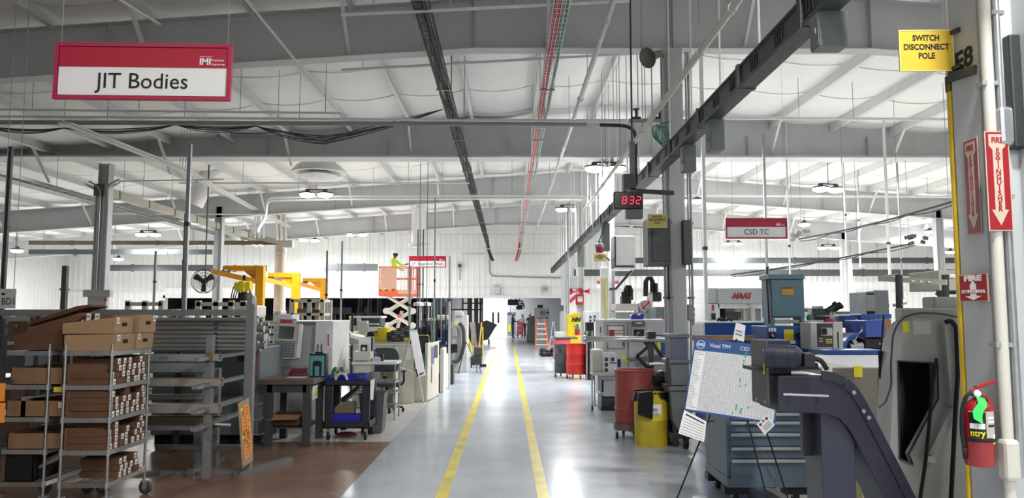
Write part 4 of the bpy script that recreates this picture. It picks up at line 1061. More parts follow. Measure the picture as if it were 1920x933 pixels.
mc = at(1467,668,Yc + 0.02); R1 = (at(1467,645,Yc).z - at(1467,692,Yc).z) / 2
ml = V((at(1441,668,Yc + 0.02).x,Yc + 0.05,mc.z)); mr = V((at(1488,668,Yc + 0.02).x,Yc - 0.02,mc.z - 0.005))
dm = (mr - ml)
MB().cyl(ml,mr,R1,R1 * 0.97,n=24).cyl(mr,mr + dm.normalized() * 0.03,R1 * 0.97,R1 * 0.6,n=24).build('motor',M_NAVY,cv,True,smooth=40)
for u in (0.25,0.75): MB().cyl(ml + dm * u,ml + dm * (u + 0.04),R1 * 1.05,n=24).build('motor_band',M_NAVY,cv,True,smooth=40)
MB().box(mr + V((0.055,-0.01,-0.01)),(0.06,0.07,0.075)).build('terminal_box',M_BLACK,cv,True,bevel=0.006)
MB().tube(catmull([mr + V((0.08,-0.01,0)),mr + V((0.13,-0.005,-0.015)),mr + V((0.17,0.02,-0.06))]),0.014,8).build('motor_cable',M_RUB,cv,True,smooth=True)
zz = Q(1500,703).z
MB().prism([Q(1420,696) + V((0,.06,0)),Q(1545,694) + V((0,.06,0)),Q(1541,681) + V((0,.06,0)),Q(1518,681) + V((0,.06,0)),Q(1508,688) + V((0,.06,0)),Q(1470,686) + V((0,.06,0)),Q(1450,690) + V((0,.06,0)),Q(1420,690) + V((0,.06,0))],(0,0.2,0)).build('motor_base',M_BLACK,cv,True)
MB().cyl(Q(1462,737) - V((0,0.05,0)),Q(1546,740) - V((0,0.05,0)),0.007).cyl(Q(1478,737) - V((0,0.05,0)),Q(1478,737),0.007).cyl(Q(1532,739) - V((0,0.05,0)),Q(1532,739),0.007).build('hand_rail',M_CHROME,cv,True)
for px,py in ((1618,770),(1628,782),(1600,735)): MB().cyl(Q(px,py) - V((0.0,0.012,0)),Q(px,py),0.012,n=6).build('bolt',M_GALV,cv,True)
# pale post below the slope
x0,x1 = at(1606,930,4.7).x,at(1645,930,4.7).x
one('wooden_block',MB().b2(x0,x1,4.62,4.72,0,at(1606,868,4.7).z - 0.02).prism([(x0,4.62,at(1606,868,4.7).z - 0.02),(x1,4.62,at(1606,925,4.7).z),(x1,4.62,at(1606,930,4.7).z - 0.02),(x0,4.62,at(1606,900,4.7).z)],(0,0.1,0)),mat('pale_wood',s(196,182,128),0.6,var=0.08,scale=4),'pale yellow wooden block standing under the slope of the navy conveyor','block')
# ---------------------------------------------------------------- tool cabinet
Y = 6.9
tc = thing('tool_cabinet','blue grey rolling tool cabinet with white drawer edges behind the chart board','tool cabinet',((1.96 + 2.67) / 2,Y,0))
M_TC = mat('tool_cabinet_paint',s(96,112,126),0.45,var=0.05)
x0 = at(1362,830,Y).x; x1 = at(1513,830,Y).x; D = 0.72
zb = at(1440,906,Y).z; zt = at(1440,742,Y).z
MB().b2(x0,x1,Y,Y + D,zb + 0.05,zt).build('cabinet_body',M_TC,tc,True,bevel=0.006)
MB().b2(x0 - 0.005,x1 + 0.005,Y - 0.02,Y + D + 0.01,zb - 0.03,zb + 0.05).build('base_frame',M_TC,tc,True,bevel=0.004)
MB().b2(x0 - 0.005,x1 + 0.005,Y - 0.01,Y + D + 0.01,zt,zt + 0.02).build('top_mat',M_BLACK,tc,True)
dr = [757,772,788,810,836,859,897]
for i,(ya,yb_) in enumerate(zip(dr,dr[1:])):
    za = at(1440,ya,Y).z; zb2 = at(1440,yb_,Y).z
    d = MB().b2(x0 + 0.03,x1 - 0.03,Y - 0.012,Y,zb2 + 0.006,za - 0.004).build('drawer',M_TC,tc,True,bevel=0.003)
    MB().b2(x0 + 0.035,x1 - 0.032,Y - 0.04,Y - 0.012,za - 0.03,za - 0.006).build('handle',M_ALU,d,True,bevel=0.004)
for sx,xx in ((0,x0 + 0.09),(1,x1 - 0.09)):
    for yy_ in (Y + 0.08,Y + D - 0.08):
        MB().b2(xx - 0.11,xx + 0.11,yy_ - 0.06,yy_ + 0.06,zb - 0.1,zb - 0.03).build('caster_mount',M_BLACK,tc,True)
        cs = MB().cyl((xx - 0.02,yy_,0.055),(xx + 0.02,yy_,0.055),0.055,n=18).build('caster_wheel',M_RUB,tc,True,smooth=40)
        MB().b2(xx - 0.03,xx - 0.024,yy_ - 0.03,yy_ + 0.03,0.05,zb - 0.09).b2(xx + 0.024,xx + 0.03,yy_ - 0.03,yy_ + 0.03,0.05,zb - 0.09).cyl((xx - 0.032,yy_,0.055),(xx + 0.032,yy_,0.055),0.012).build('caster_fork',M_GALV,tc,True)
# ---------------------------------------------------------------- TPM chart board on its easel
TL,TR,BL = at(1300,633,6.45),at(1466,640,6.1),at(1282,769,6.3)
Mb = frame3(BL,at(1453,795,5.95),TL); Wd = (at(1453,795,5.95) - BL).length; Hd = (TL - BL).length
bd = thing('chart_board','blue Visual TPM chart board with green marks leaning on a black easel','chart board',M=Mb)
M_BBL = mat('board_blue',s(46,84,140),0.4,var=0.04)
MB().b2(0,Wd,0,Hd,-0.008,0).build('board',M_BBL,bd)
hb = 0.10
def chart_mat():
    m = bpy.data.materials.new('chart_print'); m.use_nodes = True; nt = m.node_tree; n = nt.nodes; lk = nt.links; b = n['Principled BSDF']
    tcn = n.new('ShaderNodeTexCoord'); br = n.new('ShaderNodeTexBrick')
    br.offset = 0; br.inputs['Color1'].default_value = (*s(218,219,219),1); br.inputs['Color2'].default_value = (*s(204,206,208),1); br.inputs['Mortar'].default_value = (*s(172,174,178),1)
    br.inputs['Scale'].default_value = 1.0; br.inputs['Brick Width'].default_value = 0.024; br.inputs['Row Height'].default_value = 0.017; br.inputs['Mortar Size'].default_value = 0.0016
    lk.new(tcn.outputs['Object'],br.inputs['Vector']); lk.new(br.outputs['Color'],b.inputs['Base Color']); b.inputs['Roughness'].default_value = 0.5
    return m
MB().b2(0.012,Wd - 0.012,0.015,Hd - hb,0,0.001).build('chart',chart_mat(),bd)
MB().b2(0.014,0.1,0.017,Hd - hb - 0.012,0.001,0.0016).build('chart_list',M_PAPER,bd)
lst = MB()
rnd = random.Random(2)
for i in range(34):
    y = Hd - hb - 0.02 - i * (Hd - hb - 0.045) / 34; lst.b2(0.018,0.018 + rnd.uniform(0.03,0.075),y - 0.004,y - 0.001,0.0016,0.002)
lst.build('list_print',mat('grey_print',s(120,122,126),0.6),bd)
text('Visual TPM',0.046,M_LETW,bd,(Wd * 0.30,Hd - hb * 0.48,0.001),(0,0,0),sx=0.82)
text('CSD Turn',0.044,M_LETW,bd,(Wd * 0.525,Hd - hb * 0.48,0.001),(0,0,0),align='LEFT',sx=0.9)
MB().lathe([(0.038,0),(0.038,0.001),(0.030,0.001),(0.030,0)],Matrix.Translation((0.055,Hd - hb * 0.5,0)),24).b2(0.027,0.083,Hd - hb * 0.5 - 0.013,Hd - hb * 0.5 + 0.013,0,0.0015).build('emblem',mat('emblem_pale',s(170,190,214),0.5),bd)
for i,(u,v,h) in enumerate(((0.815,0.80,0.05),(0.805,0.745,0.016),(0.805,0.70,0.018),(0.80,0.465,0.04),(0.805,0.41,0.014),(0.875,0.43,0.014),(0.81,0.10,0.05),(0.875,0.11,0.02),(0.87,0.065,0.03),(0.775,0.05,0.016),(0.95,0.15,0.018))):
    u = 0.60 + (u - 0.81) * 0.9 - 0.03 * (1 - v)
    MB().b2(Wd * u - 0.006,Wd * u + 0.006,Hd * v,Hd * v + h,0.001,0.002).build('green_mark',mat('mark_green',s(70,170,90),0.6),bd)
MB().b2(Wd * 0.585,Wd * 0.6,Hd - hb * 0.78,Hd - hb * 0.6,0.001,0.002).build('red_mark',M_LETR,bd)
# easel
es = thing('easel','thin black folding easel carrying the chart board','easel',(at(1380,933,6.2).x,6.2,0))
def leg(mb,a,b,r=0.007): mb.cyl(a,b,r,n=8); return mb
pA = at(1330,788,6.3) + V((0,0.03,0)); pB = at(1405,795,6.08) + V((0,0.03,0)); pTop = at(1385,636,6.45) + V((0,0.06,0))
fA = ground(1262,952); fB = ground(1440,940); fC = ground(1482,948)
leg(MB(),pTop,pA).cyl(pA,V((fA.x,fA.y,0)),0.007,n=8).build('leg',M_BLACK,es,True)
leg(MB(),pTop,pB).cyl(pB,V((fB.x,fB.y,0)),0.007,n=8).build('leg',M_BLACK,es,True)
leg(MB(),pTop,V((fC.x,fC.y,0))).build('leg',M_BLACK,es,True)
MB().bar(pA + V((-0.03,-0.05,-0.0)),pA + V((0.03,-0.05,0.0)),0.05,0.012).build('ledge',M_BLACK,es,True)
MB().bar(pB + V((-0.03,-0.05,-0.0)),pB + V((0.03,-0.05,0.0)),0.05,0.012).build('ledge',M_BLACK,es,True)
# papers on the board
def sheet_of(name,label,pts,Y,m=M_PAPER,lines=0,cat='paper',thick=0.002):
    ps = [at(px,py,Y + dy) for px,py,dy in pts]
    t = thing(name,label,cat,ps[3])
    MB().prism(ps,(0,thick,0)).build('paper_sheet',m,t,True)
    return t,ps
t,ps = sheet_of('paper_chart','white printed form hanging off the left bottom corner of the chart board',[(1283,768,-0.06),(1325,790,-0.1),(1320,828,-0.12),(1272,812,-0.08)],6.3)
mb = MB(); 
def lerp2(ps,u,v): return ps[0].lerp(ps[1],u).lerp(ps[3].lerp(ps[2],u),v)
mb.prism([lerp2(ps,.1,.1) - V((0,.003,0)),lerp2(ps,.92,.12) - V((0,.003,0)),lerp2(ps,.92,.17) - V((0,.003,0)),lerp2(ps,.1,.16) - V((0,.003,0))],(0,0.001,0))
mb.build('black_heading',M_INK,t,True)
for v in (0.3,0.42,0.54,0.66,0.78,0.9): MB().prism([lerp2(ps,.06,v) - V((0,.003,0)),lerp2(ps,.94,v) - V((0,.003,0)),lerp2(ps,.94,v + .012) - V((0,.003,0)),lerp2(ps,.06,v + .012) - V((0,.003,0))],(0,0.001,0)).build('printed_line',mat('grey_print',(0,0,0)),t,True)
t,ps = sheet_of('paper_card','small tilted card with red and green dots on the right bottom corner of the board',[(1419,795,-0.05),(1438,776,-0.05),(1453,796,-0.05),(1434,815,-0.05)],6.0)
for k,(u,v,m) in enumerate(((0.2,0.2,M_LETR),(0.5,0.15,mat('mark_green',(0,0,0))),(0.8,0.2,M_LETR))):
    c = lerp2(ps,u,v); MB().cyl(c - V((0,0.003,0)),c,0.011,n=12).build('dot',m,t,True)
for v in (0.45,0.6,0.75): MB().prism([lerp2(ps,.2,v) - V((0,.003,0)),lerp2(ps,.85,v) - V((0,.003,0)),lerp2(ps,.85,v + .05) - V((0,.003,0)),lerp2(ps,.2,v + .05) - V((0,.003,0))],(0,0.001,0)).build('printed_line',mat('grey_print',(0,0,0)),t,True)
t,ps = sheet_of('paper_note','white paper note standing behind the top edge of the chart board',[(1380,604,0.0),(1398,610,0.0),(1395,640,0),(1374,636,0)],6.6)
for v in (0.4,0.6): MB().prism([lerp2(ps,.15,v) - V((0,.003,0)),lerp2(ps,.75,v + .03) - V((0,.003,0)),lerp2(ps,.75,v + .09) - V((0,.003,0)),lerp2(ps,.15,v + .06) - V((0,.003,0))],(0,0.001,0)).build('handwriting',mat('grey_print',(0,0,0)),t,True)
# ================================================================ things along the right of the aisle
def fbox(t,nm,m,px0,py0,px1,py1,Y,d,bevel=0.006,z0=None):
    """box part whose front face shows as that rectangle, d deep"""
    x0,x1,a,b = rect(px0,py0,px1,py1,Y)
    if z0 is not None: a = z0
    return MB().b2(x0,x1,Y,Y + d,a,b).build(nm,m,t,True,bevel=bevel)
def th(name,label,cat,px,py,Y,group=None,z=None):
    p = at(px,py,Y); return thing(name,label,cat,(p.x,Y,p.z if z is None else z),0,group)
# ---- drums
def drum(name,label,x,y,r,h,m,z0=0.0,group=None,lid=True,rings=(0.33,0.66)):
    t = thing(name,label,'drum',(x,y,z0),0,group)
    prof = [(0,0.01),(r * 0.97,0.01),(r,0.0),(r,0.02)]
    for q in rings: prof += [(r,h * q - 0.02),(r * 1.035,h * q),(r,h * q + 0.02)]
    prof += [(r,h - 0.02),(r * 1.03,h - 0.01),(r * 1.03,h),(r * 0.97,h),(r * 0.96,h - 0.03)]
    if lid: prof.append((0,h - 0.03))
    else: prof += [(r * 0.955,0.05),(0,0.04)]
    MB().lathe(prof,n=36).build('drum_body',m,t,smooth=35)
    return t
def dolly(t,r,n=4,h=0.11,m=None):
    MB().lathe([(r * 1.05,0),(r * 1.07,0.0),(r * 1.07,0.07),(r * 1.02,0.07),(r * 1.02,0.012),(0,0.012)],n=30).build('dolly_ring',m or M_DSTEEL,t,smooth=40)
    for k in range(n):
        a = PI / 4 + k * 2 * PI / n - 0.5; c = V((math.cos(a) * r * 1.08,math.sin(a) * r * 1.08,-h + 0.045))
        w = MB().cyl(c - V((0.015,0,0)),c + V((0.015,0,0)),0.045,n=16).build('caster_wheel',M_RUB,t,smooth=40)
        MB().cyl(c - V((0.018,0,0)),c + V((0.018,0,0)),0.02,n=10).build('hub',M_GALV,w)
        MB().box(c + V((0,0,0.04)),(0.05,0.03,0.04)).build('caster_fork',M_GALV,t)
Y = 10.6; p = at(1191,750,Y)
hd = at(1191,692,Y).z; zb = at(1191,798,Y).z
dl = drum('oil_drum','faded red open drum on a wheeled dolly behind the yellow drum',p.x,Y,0.275,hd - 0.13,M_DRUMB,0.13,lid=False)
MB().lathe([(0.29,-0.015),(0.295,-0.015),(0.295,0.075),(0.283,0.075)],n=30).build('dolly_ring',mat('dolly_grey',s(110,96,88),0.5,var=0.1),dl,smooth=40)
for k in range(4):
    a = PI / 4 + k * PI / 2 - 0.35; c = V((math.cos(a) * 0.3,math.sin(a) * 0.3,-0.085))
    w = MB().cyl(c - V((0.014,0.004,0)),c + V((0.014,-0.004,0)),0.044,n=16).build('caster_wheel',M_RUB,dl,smooth=40)
    MB().cyl(c - V((0.017,0,0)),c + V((0.017,0,0)),0.026,n=10).build('hub',M_GALV,w)
    MB().box(c + V((0,0,0.045)),(0.045,0.03,0.05)).build('caster_fork',M_GALV,dl)
# yellow drum, white label and the black bag
Y = 10.0; p = at(1221,828,Y)
hy = at(1221,735,Y).z
yd = drum('oil_drum','yellow waste drum with a white label in front of the faded red drum',p.x,Y,0.21,hy,mat('drum_yellow',s(204,182,44),0.45,var=0.08,dirt=s(176,156,52)),lid=True,rings=(0.5,))
def wrapw(r,a0,a1,z0,z1,n=8): return MB().grid(lambda u,v: V((r * math.cos(a0 + (a1 - a0) * u),r * math.sin(a0 + (a1 - a0) * u),z0 + (z1 - z0) * v)),n,1)
wrapw(0.2125,math.radians(262),math.radians(297),hy - 0.26,hy - 0.13).build('white_label',M_PAPER,yd,recalc=False)
text('USED',0.05,mat('blue_ink',s(50,60,110),0.6),yd,(-0.005,-0.2155,hy - 0.2),name='lettering',bold=0.001,sx=0.9)
MB().b2(-0.015,0.07,-0.2165,-0.2145,hy - 0.247,hy - 0.24).build('printed_line',mat('blue_ink',(0,0,0)),yd)
Mp = mat('black_liner',s(20,20,22),0.3,var=0.2,bump=0.3,bscale=30)
lin = MB().grid(lambda u,v: V(((0.213 + 0.012 * math.sin(u * 40) * v + 0.008 * v) * math.cos(u * 2 * PI),(0.213 + 0.012 * math.sin(u * 40) * v + 0.008 * v) * math.sin(u * 2 * PI),hy + 0.015 - v * (0.07 + 0.05 * math.sin(u * 2 * PI * 2 + 1.0) + (0.05 if 0.8 < u < 0.95 else 0)))),60,4)
lo = lin.build('bin_liner',Mp,yd,recalc=False); so = lo.modifiers.new('s','SOLIDIFY'); so.thickness = 0.004
bag = thing('tote_bag','black tote bag hanging from the rim of the yellow drum','bag',(p.x - 0.11,Y - 0.27,hy - 0.28))
MB().prism([(-0.1,0,0.03),(0.085,0,-0.03),(0.1,0,0.26),(0.08,0,0.33),(-0.09,0,0.31)],(0,0.06,0)).build('bag_body',Mp,bag,bevel=0.012)
MB().tube(catmull([(0.03,0.02,0.3),(0.065,0.03,0.42),(0.09,0.04,0.47),(0.1,0.05,0.42),(0.09,0.05,0.31)]),0.008,6).build('handle',Mp,bag,smooth=True)
# ---- bar feed pipe and dark steel stand
Yb = 11.0
a = at(1095,635,Yb); b = at(1256,636,Yb)
t = thing('bar_feed_tube','long pale steel tube lying level across the stand at the aisle edge','tube',a)
MB().cyl(a,b,0.04,n=16).build('tube',M_ALU,t,True,smooth=True)
MB().cyl(a - V((0.01,0,0)),a + V((0.02,0,0)),0.046,n=16).build('end_ring',M_GALV,t,True)
st = th('steel_stand','black steel stand with crossing bars under the level pale tube','stand',1220,700,Yb,z=0)
for nm,p_,q_,w in (('upright',(1220,626),(1220,760),0.08),('crossbar',(1196,624),(1216,650),0.045),('crossbar',(1216,648),(1193,668),0.045),('crossbar',(1193,667),(1222,698),0.05),('crossbar',(1224,642),(1247,680),0.04)):
    MB().bar(at(*p_,Yb + 0.06),at(*q_,Yb + 0.06),w,0.06,V((0,1,0))).build(nm,M_NAVY if nm == 'crossbar' else M_DSTEEL,st,True)
MB().cyl(at(1217,682,Yb),at(1252,682,Yb),0.025,n=12).build('roller',M_ALU,st,True)
x = at(1220,700,Yb + 0.06).x
MB().b2(x - 0.3,x + 0.3,Yb - 0.2,Yb + 0.3,0,0.05).b2(x - 0.04,x + 0.04,Yb,Yb + 0.1,0,0.5).build('base',M_DSTEEL,st,True)
MB().b2(x - 0.05,x + 0.06,Yb - 0.07,Yb + 0.08,at(1220,634,Yb).z - 0.0,at(1220,621,Yb).z).build('tube_clamp',M_BLACK,st,True,bevel=0.01)
# hose reel / blower behind the yellow drum
t = th('blower','dark grey ribbed blower between the yellow drum and the grey hopper','blower',1240,730,10.55,z=0)
c = at(1246,717,10.6)
MB().cyl((c.x - 0.02,10.42,c.z),(c.x + 0.02,10.75,c.z),0.17,n=20).build('drum_housing',M_DSTEEL,t,True,smooth=40)
MB().lathe([(0.06,-0.06),(0.19,-0.05),(0.21,0.0),(0.19,0.05),(0.06,0.06)],Matrix.Translation((c.x - 0.02,10.45,c.z + 0.06)),20).build('rim',M_RUB,t,True,smooth=40)
MB().b2(c.x - 0.15,c.x + 0.15,10.45,10.75,0.0,c.z - 0.1).build('plinth',M_DSTEEL,t,True)
# ---- grey hopper cabinet with wheels by the big column
Y = 9.75
hp = th('coolant_cart','grey coolant cart with a hopper and rubber wheels under the big column','cart',1275,800,Y,z=0)
M_HG = mat('hopper_grey',s(104,110,114),0.45,var=0.08); M_HB = mat('hopper_blue_grey',s(92,98,116),0.45,var=0.06)
fbox(hp,'upper_bin',M_HB,1257,629,1290,674,Y,0.35)
fbox(hp,'bin_rim',M_HG,1254,626,1293,633,Y - 0.02,0.4)
fbox(hp,'shelf',M_HG,1254,674,1296,681,Y - 0.03,0.45)
fbox(hp,'tank',M_HG,1258,681,1292,722,Y,0.4)
fbox(hp,'lower_shelf',M_HG,1254,724,1300,732,Y - 0.03,0.45)
MB().prism([at(1256,732,Y),at(1298,732,Y),at(1298,800,Y),at(1275,812,Y),at(1262,790,Y)],(0,0.4,0)).build('hopper',M_HG,hp,True,bevel=0.005)
fbox(hp,'leg',M_DSTEEL,1262,760,1270,834,Y + 0.02,0.06); 
fbox(hp,'chassis',M_DSTEEL,1256,812,1300,822,Y,0.5)
fbox(hp,'side_pipe',M_DSTEEL,1250,670,1255,725,Y - 0.02,0.05)
for px,dy in ((1284,-0.05),(1262,0.4),(1300,0.4)):
    c = V((at(px,830,Y).x,Y + dy,0.075))
    w = MB().cyl(c - V((0.022,0.012,0)),c + V((0.022,-0.012,0)),0.075,n=20).build('caster_wheel',M_RUB,hp,True,smooth=40)
    MB().cyl(c - V((0.026,0,0)),c + V((0.026,0,0)),0.03,n=12).build('hub',M_GALV,w,True)
# ---- grey switch box (with the dull yellow sign) and white box on the columns
t = th('switch_box','large grey switch box fixed left of the big column under the dull yellow sign','electrical box',1235,495,10.9)
x0,x1,z0,z1 = rect(1215,410,1258,497,10.85)
MB().b2(x0,x1,10.85,11.25,z0,z1).build('box_body',M_BUS,t,True,bevel=0.006)
fbox(t,'dark_door',M_DSTEEL,1223,428,1256,489,10.83,0.03)
fbox(t,'side_wing',M_BUS,1282,412,1297,495,11.1,0.2)
MB().bar(at(1253,497,11.0),at(1254,560,11.2),0.03).build('strut',M_DSTEEL,t,True)
t = th('wall_cabinet','white hanging cabinet on the second column beside the yellow cable','cabinet',1172,498,17.9)
fbox(t,'cabinet_body',M_WHITE,1154,442,1191,498,18.0,0.6,0.015)
fbox(t,'dark_edge',M_DSTEEL,1152,442,1155,500,17.98,0.6); fbox(t,'under_shelf',M_DSTEEL,1154,498,1190,501,17.97,0.65); fbox(t,'bottom_trim',M_WHITE,1153,501,1191,505,17.97,0.65)
MB().bar(at(1155,541,18.4),at(1186,506,18.2),0.05,0.05).bar(at(1155,541,18.4),(2.45,18.9,at(1155,541,18.4).z),0.05).build('brace',M_DSTEEL,t,True)
t = th('disconnect_box','small white disconnect box with a yellow cable below on the second column','electrical box',1133,519,18.7)
fbox(t,'box_body',M_WHITE,1127,501,1139,520,18.6,0.25,0.01)
MB().cyl(at(1134,520,18.65),V((at(1134,560,18.65).x,18.65,0.4)),0.022).build('yellow_cable',M_YEL,t,True)
t = th('panel_box','grey green panel box high between the third and second columns','electrical box',1075,538,27.0)
fbox(t,'box_body',mat('grey_green_panel',s(150,160,158),0.5),1066,518,1085,541,26.4,0.3,0.01); fbox(t,'conduit_drop',M_STEELW,1073,500,1076,519,26.45,0.08)
t = th('box_on_column','small grey disconnect box low on the third column','electrical box',1055,610,26.3,z=at(1055,625,26.3).z)
fbox(t,'box_body',M_STEELW,1050,585,1058,625,26.3,0.18,0.01); fbox(t,'switch_handle',M_BUS,1051,572,1057,583,26.28,0.12)
# ---- white CNC turning cell (front face towards us)
Y = 14.0
c = th('turning_cell','white machine cabinet with a red stripe notice on its door behind the level tube','machine',1190,720,Y,z=0)
x0,x1,z0,z1 = rect(1132,601,1262,735,Y)
MB().b2(x0,x1 + 0.3,Y,Y + 1.3,0.12,z1).build('cabinet',M_GREYL,c,True,bevel=0.01)
MB().b2(x0,x1 + 0.3,Y - 0.04,Y + 1.35,z1 - 0.02,z1 + 0.025).build('roof_panel',M_WHITE,c,True,bevel=0.005)
MB().b2(x0 + 0.1,x1,Y + 0.1,Y + 1.2,0.0,0.13).build('plinth',M_DSTEEL,c,True)
d = fbox(c,'control_door',M_GREYL,1139,604,1176,735,Y - 0.03,0.03)
x0,x1,z0,z1 = rect(1139,609,1171,654,Y - 0.035); f = MB()
for a_ in ((x0,x1,z0,z0 + .012),(x0,x1,z1 - .012,z1),(x0,x0 + .012,z0,z1),(x1 - .012,x1,z0,z1)): f.b2(a_[0],a_[1],Y - 0.04,Y - 0.03,a_[2],a_[3])
f.build('door_frame',mat('brown_trim',s(140,110,106),0.5),c,True)
fbox(c,'notice',M_PAPER,1141,612,1168,632,Y - 0.04,0.008,0); fbox(c,'red_block',M_LETR,1142,618,1152,632,Y - 0.045,0.006,0)
for py in (619,624.5,630): fbox(c,'red_stripe',M_LETR,1142,py,1168,py + 1.3,Y - 0.046,0.006,0)
fbox(c,'door_handle',M_DSTEEL,1169,640,1171,647,Y - 0.06,0.03,0)
for k,(px,py) in enumerate(((1166,665),(1172,673))): fbox(c,'yellow_label',M_YTAG,px,py,px + 7,py + 7,Y - 0.035,0.006,0)
fbox(c,'latch',M_BLACK,1158,673,1164,688,Y - 0.06,0.03)
# sliding-window part right of the door
fbox(c,'window_frame',M_GREYL,1179,603,1258,690,Y - 0.05,0.05)
fbox(c,'screen_box',M_GREYL,1184,611,1211,632,Y - 0.09,0.05); fbox(c,'dark_screen',M_GLASSD,1188,617,1208,629,Y - 0.1,0.012)
fbox(c,'holder',mat('brown_box',s(120,108,88),0.6),1186,601,1209,612,Y - 0.12,0.06); fbox(c,'pale_grip',M_PAPER,1193,604,1204,607,Y - 0.125,0.01)
MB().prism([at(1212,605,Y - .06),at(1245,605,Y - .06),at(1258,640,Y - .06),at(1258,665,Y - .06),at(1212,665,Y - .06)],(0,0.015,0)).build('window_pane',mat('pale_pane',s(206,208,206),0.2,var=0.04),c,True)
fbox(c,'inner_ledge',M_WOOD,1225,627,1258,634,Y - 0.07,0.02)
fbox(c,'blue_bin',M_BLUE,1239,640,1258,668,Y - 0.08,0.03)
fbox(c,'yellow_note',M_YTAG,1232,640,1239,656,Y - 0.085,0.02)
MB().prism([at(1178,671,Y - .12),at(1250,664,Y - .12),at(1250,676,Y - .12),at(1180,676,Y - .12)],(0,0.1,0)).build('chip_tray',mat('tray_brown',s(120,112,98),0.5),c,True)
for py in (680,684): fbox(c,'vent_grille',M_DSTEEL,1191,py,1203,py + 1.5,Y - 0.055,0.01,0)
# grey side (aisle face) details
for py0,py1,yy_ in ((612,624,14.35),(655,664,14.35),(628,634,14.3)):
    q0 = onx(1128,py0,at(1132,640,Y).x); MB().b2(at(1132,640,Y).x - 0.012,at(1132,640,Y).x,yy_,yy_ + 0.12,at(1128,py1,yy_).z,at(1128,py0,yy_).z).build('side_vent',M_DSTEEL,c,True)
# control box hung low in front
e = th('control_box','white box with four dark square sockets standing before the white machine cabinet','control box',1142,700,13.5,z=0)
fbox(e,'box_body',M_WHITE,1131,661,1156,699,13.4,0.35,0.01)
for px,py in ((1134,670),(1146,670),(1134,680),(1134,690)): fbox(e,'socket',M_DSTEEL,px,py,px + 6,py + 6.5,13.38,0.02,0)
fbox(e,'side_cover',M_CREAM,1111,655,1131,697,13.6,0.4,0.02); fbox(e,'label_bar',M_DSTEEL,1144,679,1155,681,13.39,0.01,0)
fbox(e,'tray',M_CREAM,1112,698,1156,704,13.4,0.5)
fbox(e,'pump_tank',M_GREYL,1132,712,1156,745,13.5,0.5); fbox(e,'pump_dark_side',M_BLACK,1126,706,1132,735,13.55,0.4); fbox(e,'tank_lid',M_GREYP,1128,704,1156,712,13.45,0.5)
fbox(e,'base',M_DSTEEL,1127,742,1160,751,13.5,0.5,z0=0.0)
for px in (1110,1115,1127): MB().cyl(at(px,700,13.5),V((at(px,735,13.5).x,13.5,0.09)),0.012).build('leg',M_GALV,e,True)
MB().bar(V((at(1110,735,13.5).x,13.5,0.09)),V((at(1127,735,13.5).x,13.5,0.09)),0.02).build('foot_rail',M_GALV,e,True)
MB().cyl(V((at(1110,735,13.5).x - 0.015,13.5,0.045)),V((at(1110,735,13.5).x + 0.015,13.5,0.045)),0.045,n=14).build('caster_wheel',M_BUS,e,True)
# small things on top of the cell
one('cloth',MB().prism([at(1126,600,14.3),at(1134,597,14.3),at(1144,599,14.3),at(1154,596,14.3),at(1155,600.4,14.3)],(0,0.3,0)),mat('mint',s(130,220,190),0.7),'mint green cloth lying on the white machine cabinet','cloth')
one('parts_bin',MB().prism([at(1185,600.2,14.3),at(1206,600.2,14.3),at(1208,588,14.3),at(1203,588,14.3),at(1198,591,14.3),at(1188,588,14.3),at(1183,592,14.3)],(0,0.25,0)),M_BLUEBIN,'bright blue plastic bin on top of the white machine cabinet','bin')
one('red_box',MB().b2(*rect(1242,593,1250,600,14.3)[:2],14.3,14.45,at(1246,600.4,14.3).z,at(1246,594,14.3).z),M_RED,'small pink red box on top of the white cabinet beside the big column','box')
# ---- the machines behind it: chop saw, hoses, cabinet
Y = 17.0
g = th('grinder_machine','beige machine with a round guard and black hoods behind the white cabinet','machine',1190,600,Y,z=0)
fbox(g,'bed',M_GREYP,1155,585,1260,640,Y,1.2,z0=0.0)
fbox(g,'table',M_CREAM,1155,569,1196,582,Y - 0.1,0.8); fbox(g,'head',M_CREAM,1197,562,1224,590,Y + 0.1,0.6,0.03)
cc = at(1205,572,Y); R = at(1216,572,Y).x - cc.x
MB().lathe([(0,0.1),(R * 0.9,0.1),(R * 1.2,0.05),(R * 1.2,-0.1),(R,-0.12),(0,-0.12)],Matrix.Translation((cc.x + 0.03,Y + 0.05,cc.z)) @ Matrix.Rotation(PI / 2,4,'X'),24).build('round_guard',M_GREYL,g,True,smooth=40)
MB().lathe([(R * 0.62,0.135),(R * 0.75,0.135),(R * 0.75,0.12),(R * 0.62,0.12)],Matrix.Translation((cc.x + 0.06,Y + 0.03,cc.z)) @ Matrix.Rotation(PI / 2,4,'X'),24).bar((cc.x - 0.02,Y - 0.1,cc.z - 0.08),(cc.x + 0.14,Y - 0.1,cc.z + 0.08),0.03,0.01,V((0,1,0))).build('warning_mark',M_LETR,g,True)
fbox(g,'post',M_CREAM,1216,550,1224,592,Y - 0.05,0.3)
